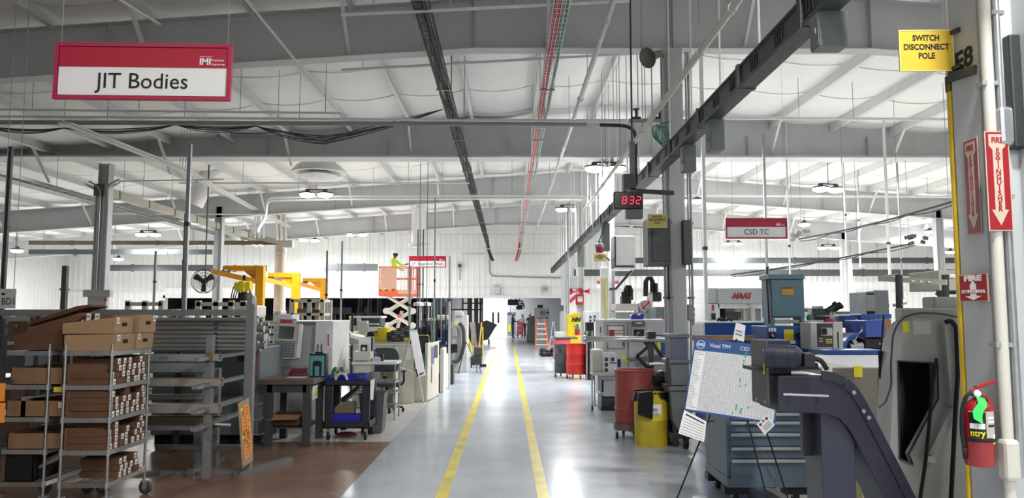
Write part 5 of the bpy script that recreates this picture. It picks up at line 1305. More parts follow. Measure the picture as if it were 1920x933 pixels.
for k,(px,py0,py1) in enumerate(((1217,521,555),(1178,537,562))):
    a0 = at(px,py0,Y + 0.1); a1 = at(px,py1,Y + 0.1); w = 0.075 if k == 0 else 0.055
    MB().tube([a1 + V((-w,0,0)),a0 + V((-w,0,-0.08)),a0 + V((-w * 0.5,0,0.0)),a0 + V((w * 0.5,0,0)),a0 + V((w,0,-0.08)),a1 + V((w,0,0))],0.055,10).build('black_hose',M_RUB,g,True,smooth=True)
    fbox(g,'black_hood',M_BLACK,px + (2 if k == 0 else -12),py1 - 8,px + (24 if k == 0 else 6),py1 + 10,Y,0.3,0.03)
    fbox(g,'hood_stack',M_BLACK,px + (11 if k == 0 else -12),py0 + 9,px + (17 if k == 0 else -6),py1,Y,0.12,0.02)
t = th('tank_cabinet','dark grey cabinet with a yellow label left of the big column','cabinet',1240,600,15.8,z=0)
fbox(t,'cabinet_body',mat('slate',s(92,104,108),0.45),1230,575,1262,640,15.8,0.8,z0=0.0); fbox(t,'yellow_label',M_YTAG,1246,586,1251,592,15.79,0.01,0)
# ---- HAAS machining centre
Y = 15.0
h = th('machining_centre','white machining centre with a grey hood lettered in dark red','machine',1385,600,Y,z=0)
MB().prism([at(1328,540,Y),at(1348,540,Y),at(1348,568,Y),at(1326,568,Y)],(0,1.2,0)).build('hood_side',M_GREYL,h,True)
fbox(h,'hood',mat('hood_grey',s(186,190,192),0.45,var=0.03),1346,540,1434,569,Y - 0.05,1.4,0.01)
lx = at(1368,560,Y - 0.06); rx = at(1402,551,Y - 0.06)
text('HAAS',0.16,M_LETR,h,((at(1390,555,Y - 0.06)).x,Y - 0.056,at(1390,555,Y).z),world=True,bold=0.008,shear=0.35,sx=0.85,M=None)
MB().b2(at(1368,557,Y).x,at(1380,557,Y).x,Y - 0.056,Y - 0.05,at(1380,558,Y).z,at(1380,556.5,Y).z).build('logo_stroke',M_LETR,h,True)
fbox(h,'front_panel',M_WHITE,1322,569,1350,640,Y - 0.02,0.8,z0=0.0); fbox(h,'top_rail',M_WHITE,1346,569,1434,578,Y - 0.02,0.3)
fbox(h,'door',M_WHITE,1427,570,1442,640,Y - 0.02,0.6,z0=0); fbox(h,'inner_dark',M_DARK,1350,577,1360,603,Y + 0.2,0.02); fbox(h,'back_panel',M_GREYL,1350,576,1430,640,Y + 0.6,0.05,z0=0)
fbox(h,'window_frame',M_GREYL,1332,585,1343,601,Y - 0.05,0.03); fbox(h,'dark_pane',M_GLASSD,1334,587,1342,599,Y - 0.06,0.012)
fbox(h,'red_mark',M_LETR,1335,571,1339,582,Y - 0.03,0.01,0)
fbox(h,'turret',M_DSTEEL,1370,585,1384,600,Y + 0.2,0.3); fbox(h,'sheet_guard',M_CREAM,1378,572,1412,584,Y + 0.15,0.3); fbox(h,'column_guard',M_BEIGE,1394,574,1408,600,Y + 0.05,0.3); fbox(h,'console',M_GREYL,1408,575,1416,602,Y - 0.1,0.2); fbox(h,'drum_guard',M_GREYL,1416,575,1430,600,Y + 0.1,0.4,0.04)
MB().cyl(at(1404,572,Y - .02),at(1404,561,Y - .02),0.03).build('amber_beacon',mat('amber',s(240,170,50),0.4),h,True)
# ---- blue machine bodies
M_B2 = mat('deep_blue_paint',s(30,78,160),0.4,var=0.1)
b_ = th('bar_loader','long blue machine bed with a white top below the lettered hood','machine',1380,640,11.6,z=0)
fbox(b_,'bed',M_B2,1322,605,1448,680,11.6,0.7,0.01,z0=0.0); fbox(b_,'top_cover',M_WHITE,1321,602,1449,605.5,11.56,0.8)
fbox(b_,'end_trim',M_WHITE,1318,605,1322,640,11.58,0.7)
fbox(b_,'side_switch',M_BLUE,1427,611,1437,626,11.45,0.15)
for i,px in enumerate((1350,1362,1345)):
    one('tool',MB().tube(catmull([at(px,601.5,11.75),at(px + 3,597,11.75),at(px + 8,600,11.75),at(px + 11,601,11.75)]),0.02,6),M_BLACK,['dark hose end lying left of centre on the blue machine bed','dark hose end lying right of another on the blue machine bed','dark hose end lying leftmost on the blue machine bed'][i],'hose','hose ends on the blue bed')
b_ = th('drive_cabinet','bright blue drive cabinet with a big yellow label below the teal cabinet','cabinet',1480,650,10.2,z=0)
fbox(b_,'cabinet_body',M_BLUE,1440,611,1523,700,10.2,0.7,0.012,z0=0.0)
fbox(b_,'yellow_label',M_YEL,1470,617,1488,641,10.19,0.012,0); fbox(b_,'white_label',M_PAPER,1441.5,614.5,1455,621,10.19,0.012,0)
text('E-1',0.045,M_INK,b_,(at(1448,618,10.18).x,10.186,at(1448,618,10.18).z),world=True)
fbox(b_,'rotary_switch',M_BLACK,1443,623,1455,634,10.16,0.05); MB().bar(at(1447,626,10.14),at(1451,631,10.14),0.012).build('switch_knob',M_PAPER,b_,True)
fbox(b_,'socket_box',M_BLACK,1495,622,1514,634,10.15,0.06,0.02); fbox(b_,'small_tag',M_PAPER,1501,622,1507,624,10.14,0.012,0)
fbox(b_,'paper_stub',M_PAPER,1478,638,1492,644,10.15,0.02,0)
c_ = th('electrical_cabinet','tall teal grey electrical cabinet with an orange label on the blue drive cabinet','electrical box',1475,605,10.4)
fbox(c_,'cabinet_body',M_TEAL,1444,520,1508,596,10.45,0.35,0.008)
fbox(c_,'lid',M_TEAL,1441,514,1509,523,10.41,0.4,0.006); fbox(c_,'door',M_TEAL,1447,524,1505,593,10.43,0.02,0.004)
fbox(c_,'orange_label',mat('orange_label',s(206,150,70),0.6,var=0.08),1466,538,1488,553,10.42,0.012,0); fbox(c_,'label_heading',M_INK,1467,538.5,1487,540.5,10.415,0.012,0)
for px in (1446,1502): fbox(c_,'leg',M_TEAL,px,595,px + 7,611,10.42,0.3)
fbox(c_,'gland_plate',M_GREYP,1453,599,1500,606,10.45,0.3)
for px in (1438,1441): pipe('flexible_conduit','black flexible conduit down the left of the teal cabinet' if px == 1438 else 'grey flexible conduit down the left of the teal cabinet',[at(px,500,10.6),at(px - 1,525,10.5),at(px + 2,560,10.45),at(px + 4,606,10.45)],0.011,M_BLACK if px == 1438 else M_STEELW,'conduit')
# ---- CNC control pendant
Y = 9.6
k = th('control_console','grey machine control console with a small screen beside the blue drive cabinet','control console',1550,660,Y,z=0)
fbox(k,'console_body',M_GREYL,1520,604,1566,655,Y,0.35,0.01); fbox(k,'side_panel',M_GREYL,1562,603,1581,655,Y - 0.02,0.4,0.01)
fbox(k,'dark_panel',M_DSTEEL,1533,606,1561,650,Y - 0.012,0.02); fbox(k,'bezel',M_GREYL,1540,614,1561,629,Y - 0.03,0.02); fbox(k,'screen',M_GLASSD,1541,615,1551,627,Y - 0.04,0.015)
for r_ in range(3):
    for q_ in range(5): fbox(k,'key',M_YTAG if r_ != 1 else M_GREYL,1549 + q_ * 2.4,635 + r_ * 3.2,1550.8 + q_ * 2.4,637 + r_ * 3.2,Y - 0.02,0.01,0)
for q_ in range(4): cc = at(1537 + 4 * (q_ % 2),634 + 5 * (q_ // 2),Y - 0.02); MB().cyl(cc,cc + V((0,0.02,0)),0.012,n=12).build('knob',M_CHROME,k,True)
fbox(k,'foot',M_GREYP,1530,655,1570,700,Y + 0.05,0.25,z0=0.0); fbox(k,'side_slot',M_DSTEEL,1571,622,1573,652,Y - 0.03,0.012,0)
one('rag',MB().ball(at(1556,601,9.8),0.05,(1.6,1,0.55)),M_LETR,'crumpled red rag on the grey control console','rag')
# microscope-like vision device + dark bench things
m_ = th('bench_microscope','black bench microscope with two angled tubes over the control console','microscope',1560,600,9.9)
MB().cyl(at(1550,583,9.9),at(1567,572,9.9),0.035).build('barrel',M_BLACK,m_,True); MB().cyl(at(1556,586,10.0),at(1574,574,10.0),0.035).build('barrel',M_BLACK,m_,True)
for dx in (0,10): MB().cyl(at(1565 + dx * 0.8,573 + dx * 0.1,9.9),at(1569 + dx * 0.8,570 + dx * 0.1,9.9),0.048).build('eyepiece',M_RUB,m_,True)
MB().cyl(at(1557,604,9.95),at(1557,583,9.95),0.02).cyl(at(1563,604,9.95),at(1563,584,9.95),0.016).build('stand',M_GALV,m_,True); fbox(m_,'stage',M_GREYL,1545,591,1573,593,9.9,0.25)
t = th('test_bench','dark bench back with black gear behind the grey control console','bench',1540,600,10.6,z=0)
fbox(t,'back_board',M_DSTEEL,1523,578,1556,600,10.9,0.05); fbox(t,'frame_edge',M_GREYL,1520,577,1523,610,10.88,0.1); fbox(t,'bench_top',M_GREYL,1520,600,1568,604,10.6,0.6); fbox(t,'bench_body',M_BUS,1524,604,1566,680,10.65,0.5,z0=0.0)
one('green_bottle',MB().lathe([(0,0),(0.03,0),(0.03,0.06),(0.012,0.08),(0,0.08)],Matrix.Translation((at(1523,602,10.5).x,10.62,at(1523,600,10.6).z)),12),mat('bottle_green',s(30,120,70),0.4),'small green bottle at the left end of the dark bench','bottle')
for i,(px,w) in enumerate(((1531,5),(1541,4),(1549,3))): one('black_case',MB().b2(*rect(px - w,590,px + w,600,10.65)[:2],10.65,10.8,at(px,600,10.65).z,at(px,589 + 2 * i,10.65).z),M_BLACK,['leftmost black case on the dark bench behind the console','middle black case on the dark bench behind the console','rightmost black case on the dark bench behind the console'][i],'case','black cases on the dark bench')
# ---- lathe with white sloping cover (long)
Y = 8.0
l = th('long_lathe','long machine with a bright white sloping cover and brown front left of the grey machine','machine',1580,740,Y,z=0)
x0 = at(1503,700,Y).x; x1 = at(1700,700,Y).x
zf = at(1580,688,Y).z; zk = at(1580,665,Y + 0.4).z
MB().b2(x0,x1,Y,Y + 1.1,0.3,zf).build('bed',mat('brown_grey_front',s(132,124,116),0.45,var=0.08),l,True)
MB().prism([(x0,Y - 0.01,zf),(x0,Y + 0.4,zk),(x0,Y + 0.42,zk - 0.03),(x0,Y + 0.02,zf - 0.03)],(x1 - x0,0,0)).build('white_cover',mat('bright_white',s(246,246,250),0.35,var=0.01),l,True)
MB().b2(x0 + 0.05,x1,Y + 0.1,Y + 1.0,0.0,0.3).build('plinth',M_DSTEEL,l,True)
fbox(l,'yellow_note',M_YTAG,1601,686,1617,707,Y - 0.012,0.012,0); fbox(l,'white_sheet',M_PAPER,1541,686,1561,720,Y - 0.01,0.012,0)
fbox(l,'blue_way',M_BLUE,1548,656,1660,665,Y + 0.45,0.4); fbox(l,'red_tag',M_LETR,1573,712,1590,717,Y - 0.01,0.01,0)
MB().cyl(at(1596,712,Y - .05),at(1606,727,Y - .05),0.008).build('clip',M_CHROME,l,True)
# ---- blue lathe behind it
Y = 9.9
l = th('blue_lathe','blue lathe with a round wheel guard behind the white sloping cover','lathe',1630,660,Y,z=0)
cc = at(1612,655,Y); R = cc.x - at(1581,655,Y).x
pts = [V((cc.x + R * math.cos(a),Y,cc.z + R * math.sin(a))) for a in [PI - i * PI / 2 / 10 for i in range(11)]]
pin = [V((cc.x + R * 0.8 * math.cos(a),Y,cc.z + R * 0.8 * math.sin(a))) for a in [PI / 2 + i * PI / 2 / 10 for i in range(11)]]
MB().prism(pts + pin,(0,0.35,0)).build('round_guard',M_BLUE,l,True,smooth=30)
MB().prism([V((cc.x - R * 0.78,Y + 0.3,cc.z)),*[V((cc.x + R * 0.8 * math.cos(PI - i * PI / 2 / 8),Y + 0.3,cc.z + R * 0.8 * math.sin(PI - i * PI / 2 / 8))) for i in range(1,9)],V((cc.x,Y + 0.3,cc.z))],(0,0.04,0)).build('guard_back',M_B2,l,True)
fbox(l,'head_box',mat('violet_blue',s(62,84,168),0.4),1623,600,1660,632,Y - 0.05,0.6,0.01); fbox(l,'upper_box',M_BLUE,1594,590,1617,615,Y + 0.5,0.5,0.01); fbox(l,'ribbed_cover',M_BLUE,1615,588,1647,602,Y + 0.4,0.5,0.01)
fbox(l,'motor_box',M_BLUE,1648,588,1672,597,Y + 0.45,0.4); fbox(l,'yellow_label',M_YTAG,1604,597,1609,604,Y + 0.49,0.012,0)
fbox(l,'dark_carriage',M_BLACK,1622,634,1658,658,Y,0.5); fbox(l,'bed',M_B2,1580,656,1665,700,Y - 0.05,0.8,z0=0.0); fbox(l,'tan_panel',M_CARD,1654,598,1672,640,Y - 0.02,0.4); fbox(l,'name_plate',M_GREYL,1649,642,1657,646,Y - 0.01,0.012,0)
MB().cyl(at(1593,650,Y),at(1617,647,Y),0.045,n=14).cyl(at(1598,643,Y),at(1604,640,Y),0.05).build('spindle',M_GALV,l,True)
MB().tube(catmull([at(1600,645,Y + .05),at(1606,630,Y + .05),at(1616,620,Y + .05),at(1618,610,Y + .05)]),0.015,8).build('coolant_hose',M_CHROME,l,True,smooth=True)
for px in (1633,1642): cc = at(px,598,Y + 0.38); MB().cyl(cc,cc + V((0,0.03,0)),0.02,n=12).build('hole_plug',M_B2,l,True)
# grey cabinet behind, shelf frame and others
t = th('grey_cabinet','dark grey cabinet standing behind the blue lathe','cabinet',1648,600,11.8,z=0)
fbox(t,'cabinet_body',mat('cab_grey',s(112,118,122),0.45),1640,544,1668,640,11.8,0.6,0.01,z0=0); fbox(t,'cabinet_side',mat('cab_grey2',s(132,138,142),0.45),1625,546,1641,600,11.7,0.6,0.01,z0=0); fbox(t,'dark_slot',M_DARK,1626,549,1639,552,11.69,0.02); fbox(t,'lower_slot',M_DARK,1626,583,1641,588,11.69,0.02)
t = th('gantry_rail','pale green aluminium gantry rail on black posts over the grey machine','rail',1710,525,7.5,z=0)
MB().bar(at(1648,522,7.6),at(1775,529,7.2),0.05,0.05).build('rail',mat('pale_green_rail',s(190,196,182),0.4,0.3),t,True); MB().bar(at(1648,520,7.9),at(1682,514,8.3),0.02).build('guide_bar',M_GALV,t,True)
for px in (1685,1772):
    MB().cyl(at(px,515,7.45),V((at(px,700,7.45).x,7.45,0)),0.032,n=10).build('post',M_DSTEEL,t,True)
MB().bar(at(1690,571,7.4),at(1700,567,7.4),0.015).build('clip',M_GALV,t,True)
for i in range(4): fbox(t,'slide_block',M_ALU,1710 + i * 15,525 + i * 1,1716 + i * 15,528 + i,7.25,0.03)
t = th('grey_hood','pale beige box on brackets right behind the yellow pole','box',1790,545,7.9,z=0)
fbox(t,'box_body',mat('pale_beige',s(176,172,158),0.5),1760,506,1810,544,8.0,0.6,0.01); fbox(t,'label',M_PAPER,1781,513,1793,520,7.98,0.01,0); fbox(t,'stand',M_GALV,1768,544,1774,640,8.2,0.05,z0=0)
MB().bar(at(1757,548,8.1),at(1765,556,8.1),0.04).bar(at(1757,548,8.1),at(1795,548,8.1),0.04).build('bracket',M_DSTEEL,t,True)
# pale brown trough behind the chart board
t = th('pipe_rest','rusty brown channel lying behind the top edge of the chart board','channel',1360,634,7.6,z=0)
MB().bar(at(1300,633,7.7),at(1412,633,7.7),0.1,0.05).build('channel',mat('rusty_brown',s(124,96,76),0.6,var=0.2),t,True); fbox(t,'stand',M_DSTEEL,1340,636,1348,720,7.7,0.08,z0=0.0); fbox(t,'stand',M_DSTEEL,1395,636,1403,720,7.7,0.08,z0=0.0)
# ---- red drums on the aisle edge and what is around them
Y = 20.2; p = at(1081,700,Y); r = (at(1100.5,680,Y).x - at(1062,680,Y).x) / 2
d = drum('oil_drum','bright red drum on a dolly at the aisle edge beside a dark drum',p.x,Y,r,at(1081,644,Y).z - 0.12,M_DRUM,0.12); dolly(d,r * 0.92)
p = at(1057,690,Y + 0.55); d = drum('oil_drum','dark scuffed steel drum on a dolly just behind the bright red drum',p.x,Y + 0.45,r * 0.95,at(1060,645,Y + 0.5).z - 0.12,mat('scuffed_black',s(70,72,74),0.5,0.3,var=0.4,scale=5,dirt=s(30,30,32)),0.12); dolly(d,r * 0.86)
t = th('tool_chest','pink red tool chest behind the red drum by the third column','tool chest',1055,660,22.5,z=0)
M_PINK = mat('pinkish_red',s(206,92,104),0.45,var=0.05)
fbox(t,'chest_body',M_PINK,1041,634,1070,676,22.3,1.0,0.01); fbox(t,'top_mat',M_BUS,1041,632,1083,635,22.25,1.0)
for q_ in range(4): fbox(t,'drawer',M_PINK,1043,637 + q_ * 9,1068,645 + q_ * 9,22.28,0.03,0.004)
for px in (1042,1067): fbox(t,'caster',M_RUB,px,676,px + 4,686,22.4,0.08,z0=0)
one('white_carton',MB().b2(*rect(1042,622,1058,632,22.5)[:2],22.5,22.9,at(1050,632,22.3).z,at(1050,622,22.5).z),M_WHITE,'white carton on the pink red tool chest','carton')
t = th('yellow_cabinet','bright yellow safety cabinet lettered in black behind the second column','cabinet',1076,640,24.0,z=0)
fbox(t,'cabinet_body',M_YEL,1065,590,1088,640,24.0,0.8,0.02,z0=0); MB().prism([at(1065,592,24),at(1076,586,24),at(1088,587,24),at(1088,592,24)],(0,0.8,0)).build('sloped_top',M_YEL,t,True)
text('NN',0.17,M_INK,t,(at(1080,600,24).x,23.985,at(1080,599,24).z),world=True,bold=0.012,shear=0.2); fbox(t,'underline',M_INK,1075,602,1086,603,23.985,0.01,0)
t = th('extinguisher','green and dark red extinguisher hung beside the yellow cabinet','fire extinguisher',1083,625,23.0,z=at(1083,628,23.0).z)
cc = at(1083,628,23.0); MB().cyl(cc,(cc.x,cc.y,at(1083,617,23).z),0.08,n=14).build('cylinder',M_LETR,t,True); MB().cyl((cc.x,cc.y,at(1083,617,23).z),(cc.x,cc.y,at(1083,607,23).z),0.08,0.04,n=14).build('green_sleeve',mat('bottle_green',(0,0,0)),t,True); MB().bar((cc.x,23.0,at(1083,612,23).z),(cc.x,24.0,at(1083,612,23).z),0.03).build('bracket',M_DSTEEL,t,True)
t = th('white_controller','white box with four dark sockets on a dark stand right of the second column','control box',1112,610,19.8,z=0)
fbox(t,'box_body',M_WHITE,1097,583,1124,604,19.8,0.5,0.01)
for px,py in ((1105,592),(1113,591),(1105,599),(1113,598)): fbox(t,'socket',M_DSTEEL,px,py,px + 4,py + 4,19.78,0.02,0)
fbox(t,'dark_stand',M_BLACK,1100,604,1114,690,19.85,0.4,z0=0.0); fbox(t,'green_hose',mat('bottle_green',(0,0,0)),1096,620,1106,628,19.75,0.1,0.02)
for px in (1100,1106,1110): MB().cyl(at(px,620,19.7),V((at(px,690,19.7).x,19.7,0.0)),0.02).build('cable',M_STEELW if px != 1106 else M_DSTEEL,t,True)
# low wall ledge between columns
t = th('partition_ledge','low white partition with a ledge behind the yellow cabinet','partition',1070,640,25.5,z=0); fbox(t,'panel',M_CREAM,1040,628,1085,660,26.0,0.1,z0=0); fbox(t,'ledge',M_CREAM,1060,624,1088,629,25.8,0.4)
t = th('banner_frame','tall dark red frame with a white panel behind the alarm horns','frame',1080,570,28.0,z=0); MB().prism([at(1068,565,28),at(1085,549,28),at(1085,590,28),at(1068,596,28)],(0,0.1,0)).build('panel',M_GREYL,t,True); MB().bar(at(1067,566,27.95),at(1090,546,27.95),0.12).build('red_edge',mat('horn_red',(0,0,0)),t,True); MB().cyl(at(1068,590,28),V((at(1068,590,28).x,28,0)),0.04).build('post',M_BLACK,t,True)
# ================================================================ left of the aisle, near
Ym,Yr = 6.64,7.32
XA0,XA1 = -3.77,-3.375
SH = [at(218,y,Ym).z for y in (905,844,783,722,658)]
def shelf_cart(name,label,x0,x1,y0,y1,group):
    t = thing(name,label,'shelf cart',((x0 + x1) / 2,(y0 + y1) / 2,0),0,group)
    for i,(x,y) in enumerate(((x0,y0),(x1,y0),(x0,y1),(x1,y1))):
        mb = MB(); mb.cyl((x,y,0.12),(x,y,SH[-1] + 0.06),0.0125,n=10)
        z = 0.16
        while z < SH[-1] + 0.05: mb.cyl((x,y,z),(x,y,z + 0.004),0.0138,n=10); z += 0.05
        mb.build('post',M_CHROME,t,True,smooth=50)
        c = V((x + 0.02,y - 0.01,0.062))
        w = MB().cyl(c - V((0.005,0.016,0)),c + V((0.005,0.016,0)),0.062,n=20).build('caster_wheel',mat('grey_rubber',s(70,70,70),0.7),t,True,smooth=40)
        MB().cyl(c - V((0.006,0.019,0)),c + V((0.006,0.019,0)),0.028,n=12).build('hub',M_GALV,w,True)
        MB().b2(x - 0.02,x + 0.045,y - 0.035,y + 0.02,0.115,0.128).b2(x + 0.0,x + 0.04,y - 0.034,y - 0.03,0.05,0.12).b2(x + 0.0,x + 0.04,y + 0.01,y + 0.014,0.05,0.12).build('caster_fork',M_GALV,t,True)
    for k,z in enumerate(SH):
        mb = MB()
        mb.b2(x0,x1,y0 - 0.012,y0 + 0.004,z - 0.038,z + 0.0).b2(x0,x1,y1 - 0.004,y1 + 0.012,z - 0.038,z).b2(x0 - 0.012,x0 + 0.004,y0,y1,z - 0.038,z).b2(x1 - 0.004,x1 + 0.012,y0,y1,z - 0.038,z)
        if k == 0:
            for i in range(9): mb.b2(x0 + (x1 - x0) * (i + 0.5) / 9 - 0.003,x0 + (x1 - x0) * (i + 0.5) / 9 + 0.003,y0,y1,z - 0.02,z - 0.014)
            for i in range(14): mb.b2(x0,x1,y0 + (y1 - y0) * (i + 0.5) / 14 - 0.002,y0 + (y1 - y0) * (i + 0.5) / 14 + 0.002,z - 0.014,z - 0.01)
        else: mb.b2(x0,x1,y0,y1,z - 0.012,z - 0.004)
        mb.build('shelf',M_CHROME if k == 0 else M_GALV,t,True)
        for x,y in ((x0,y0),(x1,y0),(x0,y1),(x1,y1)): MB().cyl((x,y,z - 0.045),(x,y,z + 0.006),0.019,n=10).build('collar',M_GALV,t,True)
    return t
shelf_cart('shelf_cart','metal shelf cart full of brown parts boxes with white end labels',XA0,XA1,Ym,Yr,'metal shelf carts')
XB0,XB1 = -4.33,-3.935
shelf_cart('shelf_cart','metal shelf cart at the left edge with open cartons and fewer labels',XB0,XB1,Ym + 0.05,Yr + 0.05,'metal shelf carts')
# --- parts boxes: long narrow cardboard boxes, label on the end that faces the aisle
rnd = random.Random(11)
PB = None
def parts_box(x1,y,z,L,w,h,m,label,group,lab=True,lz=0.5):
    t = thing('parts_box',label,'box',(x1 - L / 2,y,z),0,group)
    MB().b2(-L / 2,L / 2,-w / 2,w / 2,0,h).build('box_body',m,t,bevel=0.003)
    if lab:
        s_ = MB().b2(L / 2,L / 2 + 0.0012,-0.021,0.021,h * lz - 0.024,h * lz + 0.024).build('end_label',M_PAPER,t)
        MB().b2(L / 2 + 0.0012,L / 2 + 0.002,-0.013,0.013,h * lz - 0.014,h * lz + 0.006).build('printed_mark',mat('label_print',s(150,150,150),0.7),s_)
    return t
lev = ['bottom','second','third','fourth']
for k in range(4):
    z0 = SH[k]; nrow = (5,5,7,7)[k]; nst = (3,3,3,3)[k]
    y = Ym + 0.045
    for r_ in range(7):
        w = 0.085
        if k == 0 and r_ not in (2,3,4,5): y += 0.094; continue
        hmax = {0: (0,0,3,3,2,3,0),1: (3,4,2,3,1,3,4),2: (4,3,3,4,2,3,4),3: (2,4,4,4,3,4,4)}[k][r_]
        h = 0.056
        for q in range(hmax):
            rng = rnd.uniform(-0.012,0.012)
            side = 'nearest' if r_ == 0 else ('back' if r_ == 6 else 'middle')
            lab = 'brown labelled parts box on the %s shelf of the metal cart near the aisle' % lev[k]
            parts_box(XA1 + 0.015 + rng * 0.8 - 0.02,y + rng * 0.3,z0 + q * h,0.33,w,h - 0.002,M_CARDD,lab,'labelled parts boxes on the %s shelf' % lev[k],lab=rnd.random() < 0.92)
        y += 0.094
# front long cartons seen side-on on each shelf of cart A
for k,(y0,y1,m,lab) in enumerate(((0,0,0,''),(797,838,M_CARDD,'long brown carton side on the second shelf of the labelled cart'),(726,778,M_CARDD,'long dark brown carton side on the third shelf of the labelled cart'),(676,717,M_CARD,'long light brown carton side on the fourth shelf of the labelled cart'))):
    if not m: continue
    h = (y1 - y0) / 1443 * Ym * 0.96
    t = thing('long_carton',lab,'box',((XA0 + XA1) / 2 - 0.02,Ym + 0.02,SH[k]),0,'long cartons at the front of the labelled cart')
    MB().b2(-0.165,0.165,-0.008,0.012,0,h).build('carton_wall',mat('carton_side',s(104,74,54),0.85,var=0.1,scale=9),t,bevel=0.002)
    MB().b2(-0.16,0.165,-0.0095,-0.008,h * 0.45,h * 0.48).build('fold_line',M_CARDD,t)
# top tan boxes with hand holes
def holed_box(x0,x1,y0,y1,z0,z1,label,tilt=0.0,lab=-1,lh=0.95):
    t = thing('handled_box',label,'box',((x0 + x1) / 2,(y0 + y1) / 2,z0),0,'tan boxes on top of the labelled cart'); t.rotation_euler[1] = tilt
    w,d,h = (x1 - x0) / 2,(y1 - y0) / 2,z1 - z0
    MB().prism([(-w,-d,0),(w,-d,0),(w + 0.008,-d,h),(-w,-d,h * lh)],(0,2 * d,0)).build('box_body',mat('tan_cardboard',s(158,128,96),0.85,var=0.05,scale=9),t,bevel=0.003)
    hc = MB(); pts = [(0.0,-0.028),(0.0,0.028)]
    MB().box((w + 0.005,0.0,h * 0.55),(0.006,0.085,0.032)).build('hand_hole',M_DARK,t,bevel=0.001)
    MB().box((w + 0.008,lab * d * 0.72,h * 0.78),(0.002,0.045,0.05)).build('end_label',M_PAPER,t)
    MB().box((w + 0.0095,lab * d * 0.72,h * 0.78),(0.001,0.03,0.03)).build('printed_mark',mat('label_print',(0,0,0)),t)
    return t
zt = SH[-1]; hb_ = 0.145
holed_box(XA0 - 0.02,XA1 + 0.02,Ym + 0.0,Ym + 0.33,zt,zt + hb_,'tan box with a hand hole, lower near one on top of the labelled cart')
holed_box(XA1 - 0.2,XA1 + 0.03,Ym + 0.35,Ym + 0.68,zt,zt + hb_,'tan box with a hand hole, lower far one on top of the labelled cart')
holed_box(XA0 - 0.04,XA1 + 0.01,Ym - 0.0,Ym + 0.32,zt + hb_ + 0.002,zt + 2 * hb_,'tan box with a hand hole, upper near one on top of the labelled cart',lh=0.62)
holed_box(XA1 - 0.18,XA1 + 0.05,Ym + 0.36,Ym + 0.68,zt + hb_ + 0.002,zt + 2 * hb_ + 0.02,'tan box with a hand hole, upper far one on top of the labelled cart',lab=1)
# labelled boxes peeping above, ends towards the viewer
zk = at(170,607,7.0).z
one('box_stack',MB().b2(XA0 - 0.05,XA1 - 0.22,Ym + 0.36,Ym + 0.68,zt,zk),M_CARDD,'dark brown box under the peeping labelled boxes on top of the labelled cart','box')
for i in range(9):
    px = (140,151,164,179,193,204,150,165,181)[i]; p = at(px,600,Ym + 0.36); zb_ = zk + (0.04 if i > 5 else 0.0)
    t = parts_box(p.x,Ym + 0.37,zk + (0.048 if i > 5 else 0.0),0.3,0.05,0.046,M_CARDD,'brown labelled box peeping over the upper tan box on the cart','labelled boxes peeping over the top',lab=True)
    t.rotation_euler = (0,0,-PI / 2); t.location = (p.x,Ym + 0.37 + 0.15,zk + (0.048 if i > 5 else 0.0))
# leaning dark cartons on the left cart
def slab(name,label,pts,Y,d,m,cat='box',group=None,th_=0.0):
    ps = [at(px,py,Y) for px,py in pts]
    t = thing(name,label,cat,ps[0],0,group)
    MB().prism(ps,(0,d,0)).build('carton_body',m,t,True,bevel=0.004)
    return t
M_DKB = mat('dark_brown_board',s(92,62,44),0.85,var=0.15,scale=9)
slab('carton','large dark brown carton lying on top of the left edge cart',[(24,656),(118,656),(118,600),(30,628)],6.75,0.45,M_DKB)
slab('carton','tilted brown carton leaning upward behind the large dark carton',[(60,620),(138,606),(158,592),(150,586),(60,612)],6.95,0.3,mat('mid_brown_board',s(112,76,54),0.85,var=0.15,scale=9))
slab('carton','flat dark board sticking up at a slant over the cartons',[(48,612),(150,580),(172,575),(165,571),(145,573),(62,600)],7.05,0.3,M_DKB)
slab('carton','short brown flap box at the far left top of the carts',[(14,640),(50,636),(50,626),(16,630)],6.9,0.3,M_DKB)
# open cartons in the left cart
def open_carton(px0,py0,px1,py1,Y,d,label,m,lab=False):
    x0,x1,z0,z1 = rect(px0,py0,px1,py1,Y); k = min(range(5),key=lambda i: abs(SH[i] - z0)); z0 = SH[k]
    t = thing('open_carton',label,'box',((x0 + x1) / 2,Y + d / 2,z0),0,'open cartons in the left edge cart')
    w = (x1 - x0) / 2; h = z1 - z0
    MB().b2(-w,w,-d / 2,-d / 2 + 0.006,0,h).b2(-w,w,d / 2 - 0.006,d / 2,0,h).b2(-w,-w + 0.006,-d / 2,d / 2,0,h).b2(w - 0.006,w,-d / 2,d / 2,0,h).b2(-w,w,-d / 2,d / 2,0,0.006).build('carton_body',m,t)
    MB().b2(-w + 0.01,w - 0.01,-d / 2 + 0.01,d / 2 - 0.01,0.01,h * 0.75).build('contents',M_CARDD,t)
    if lab: MB().box((w * 0.9,-d / 2 - 0.001,h * 0.75),(0.035,0.002,0.05)).build('label',M_GREYL,t)
    return t
Yk = Ym + 0.06
open_carton(20,689,118,718,Yk,0.5,'open tan carton on the fourth shelf of the left edge cart',mat('tan_side',s(132,102,74),0.85,var=0.06,scale=9))
open_carton(12,751,118,780,Yk,0.5,'open tan carton with a small grey label in the left edge cart',mat('tan_side',(0,0,0)),True)
open_carton(14,812,118,842,Yk,0.5,'open tan carton on the second shelf of the left edge cart',mat('tan_side',(0,0,0)))
open_carton(10,850,62,890,Yk,0.4,'dark crate low in the left edge cart',M_DARK)
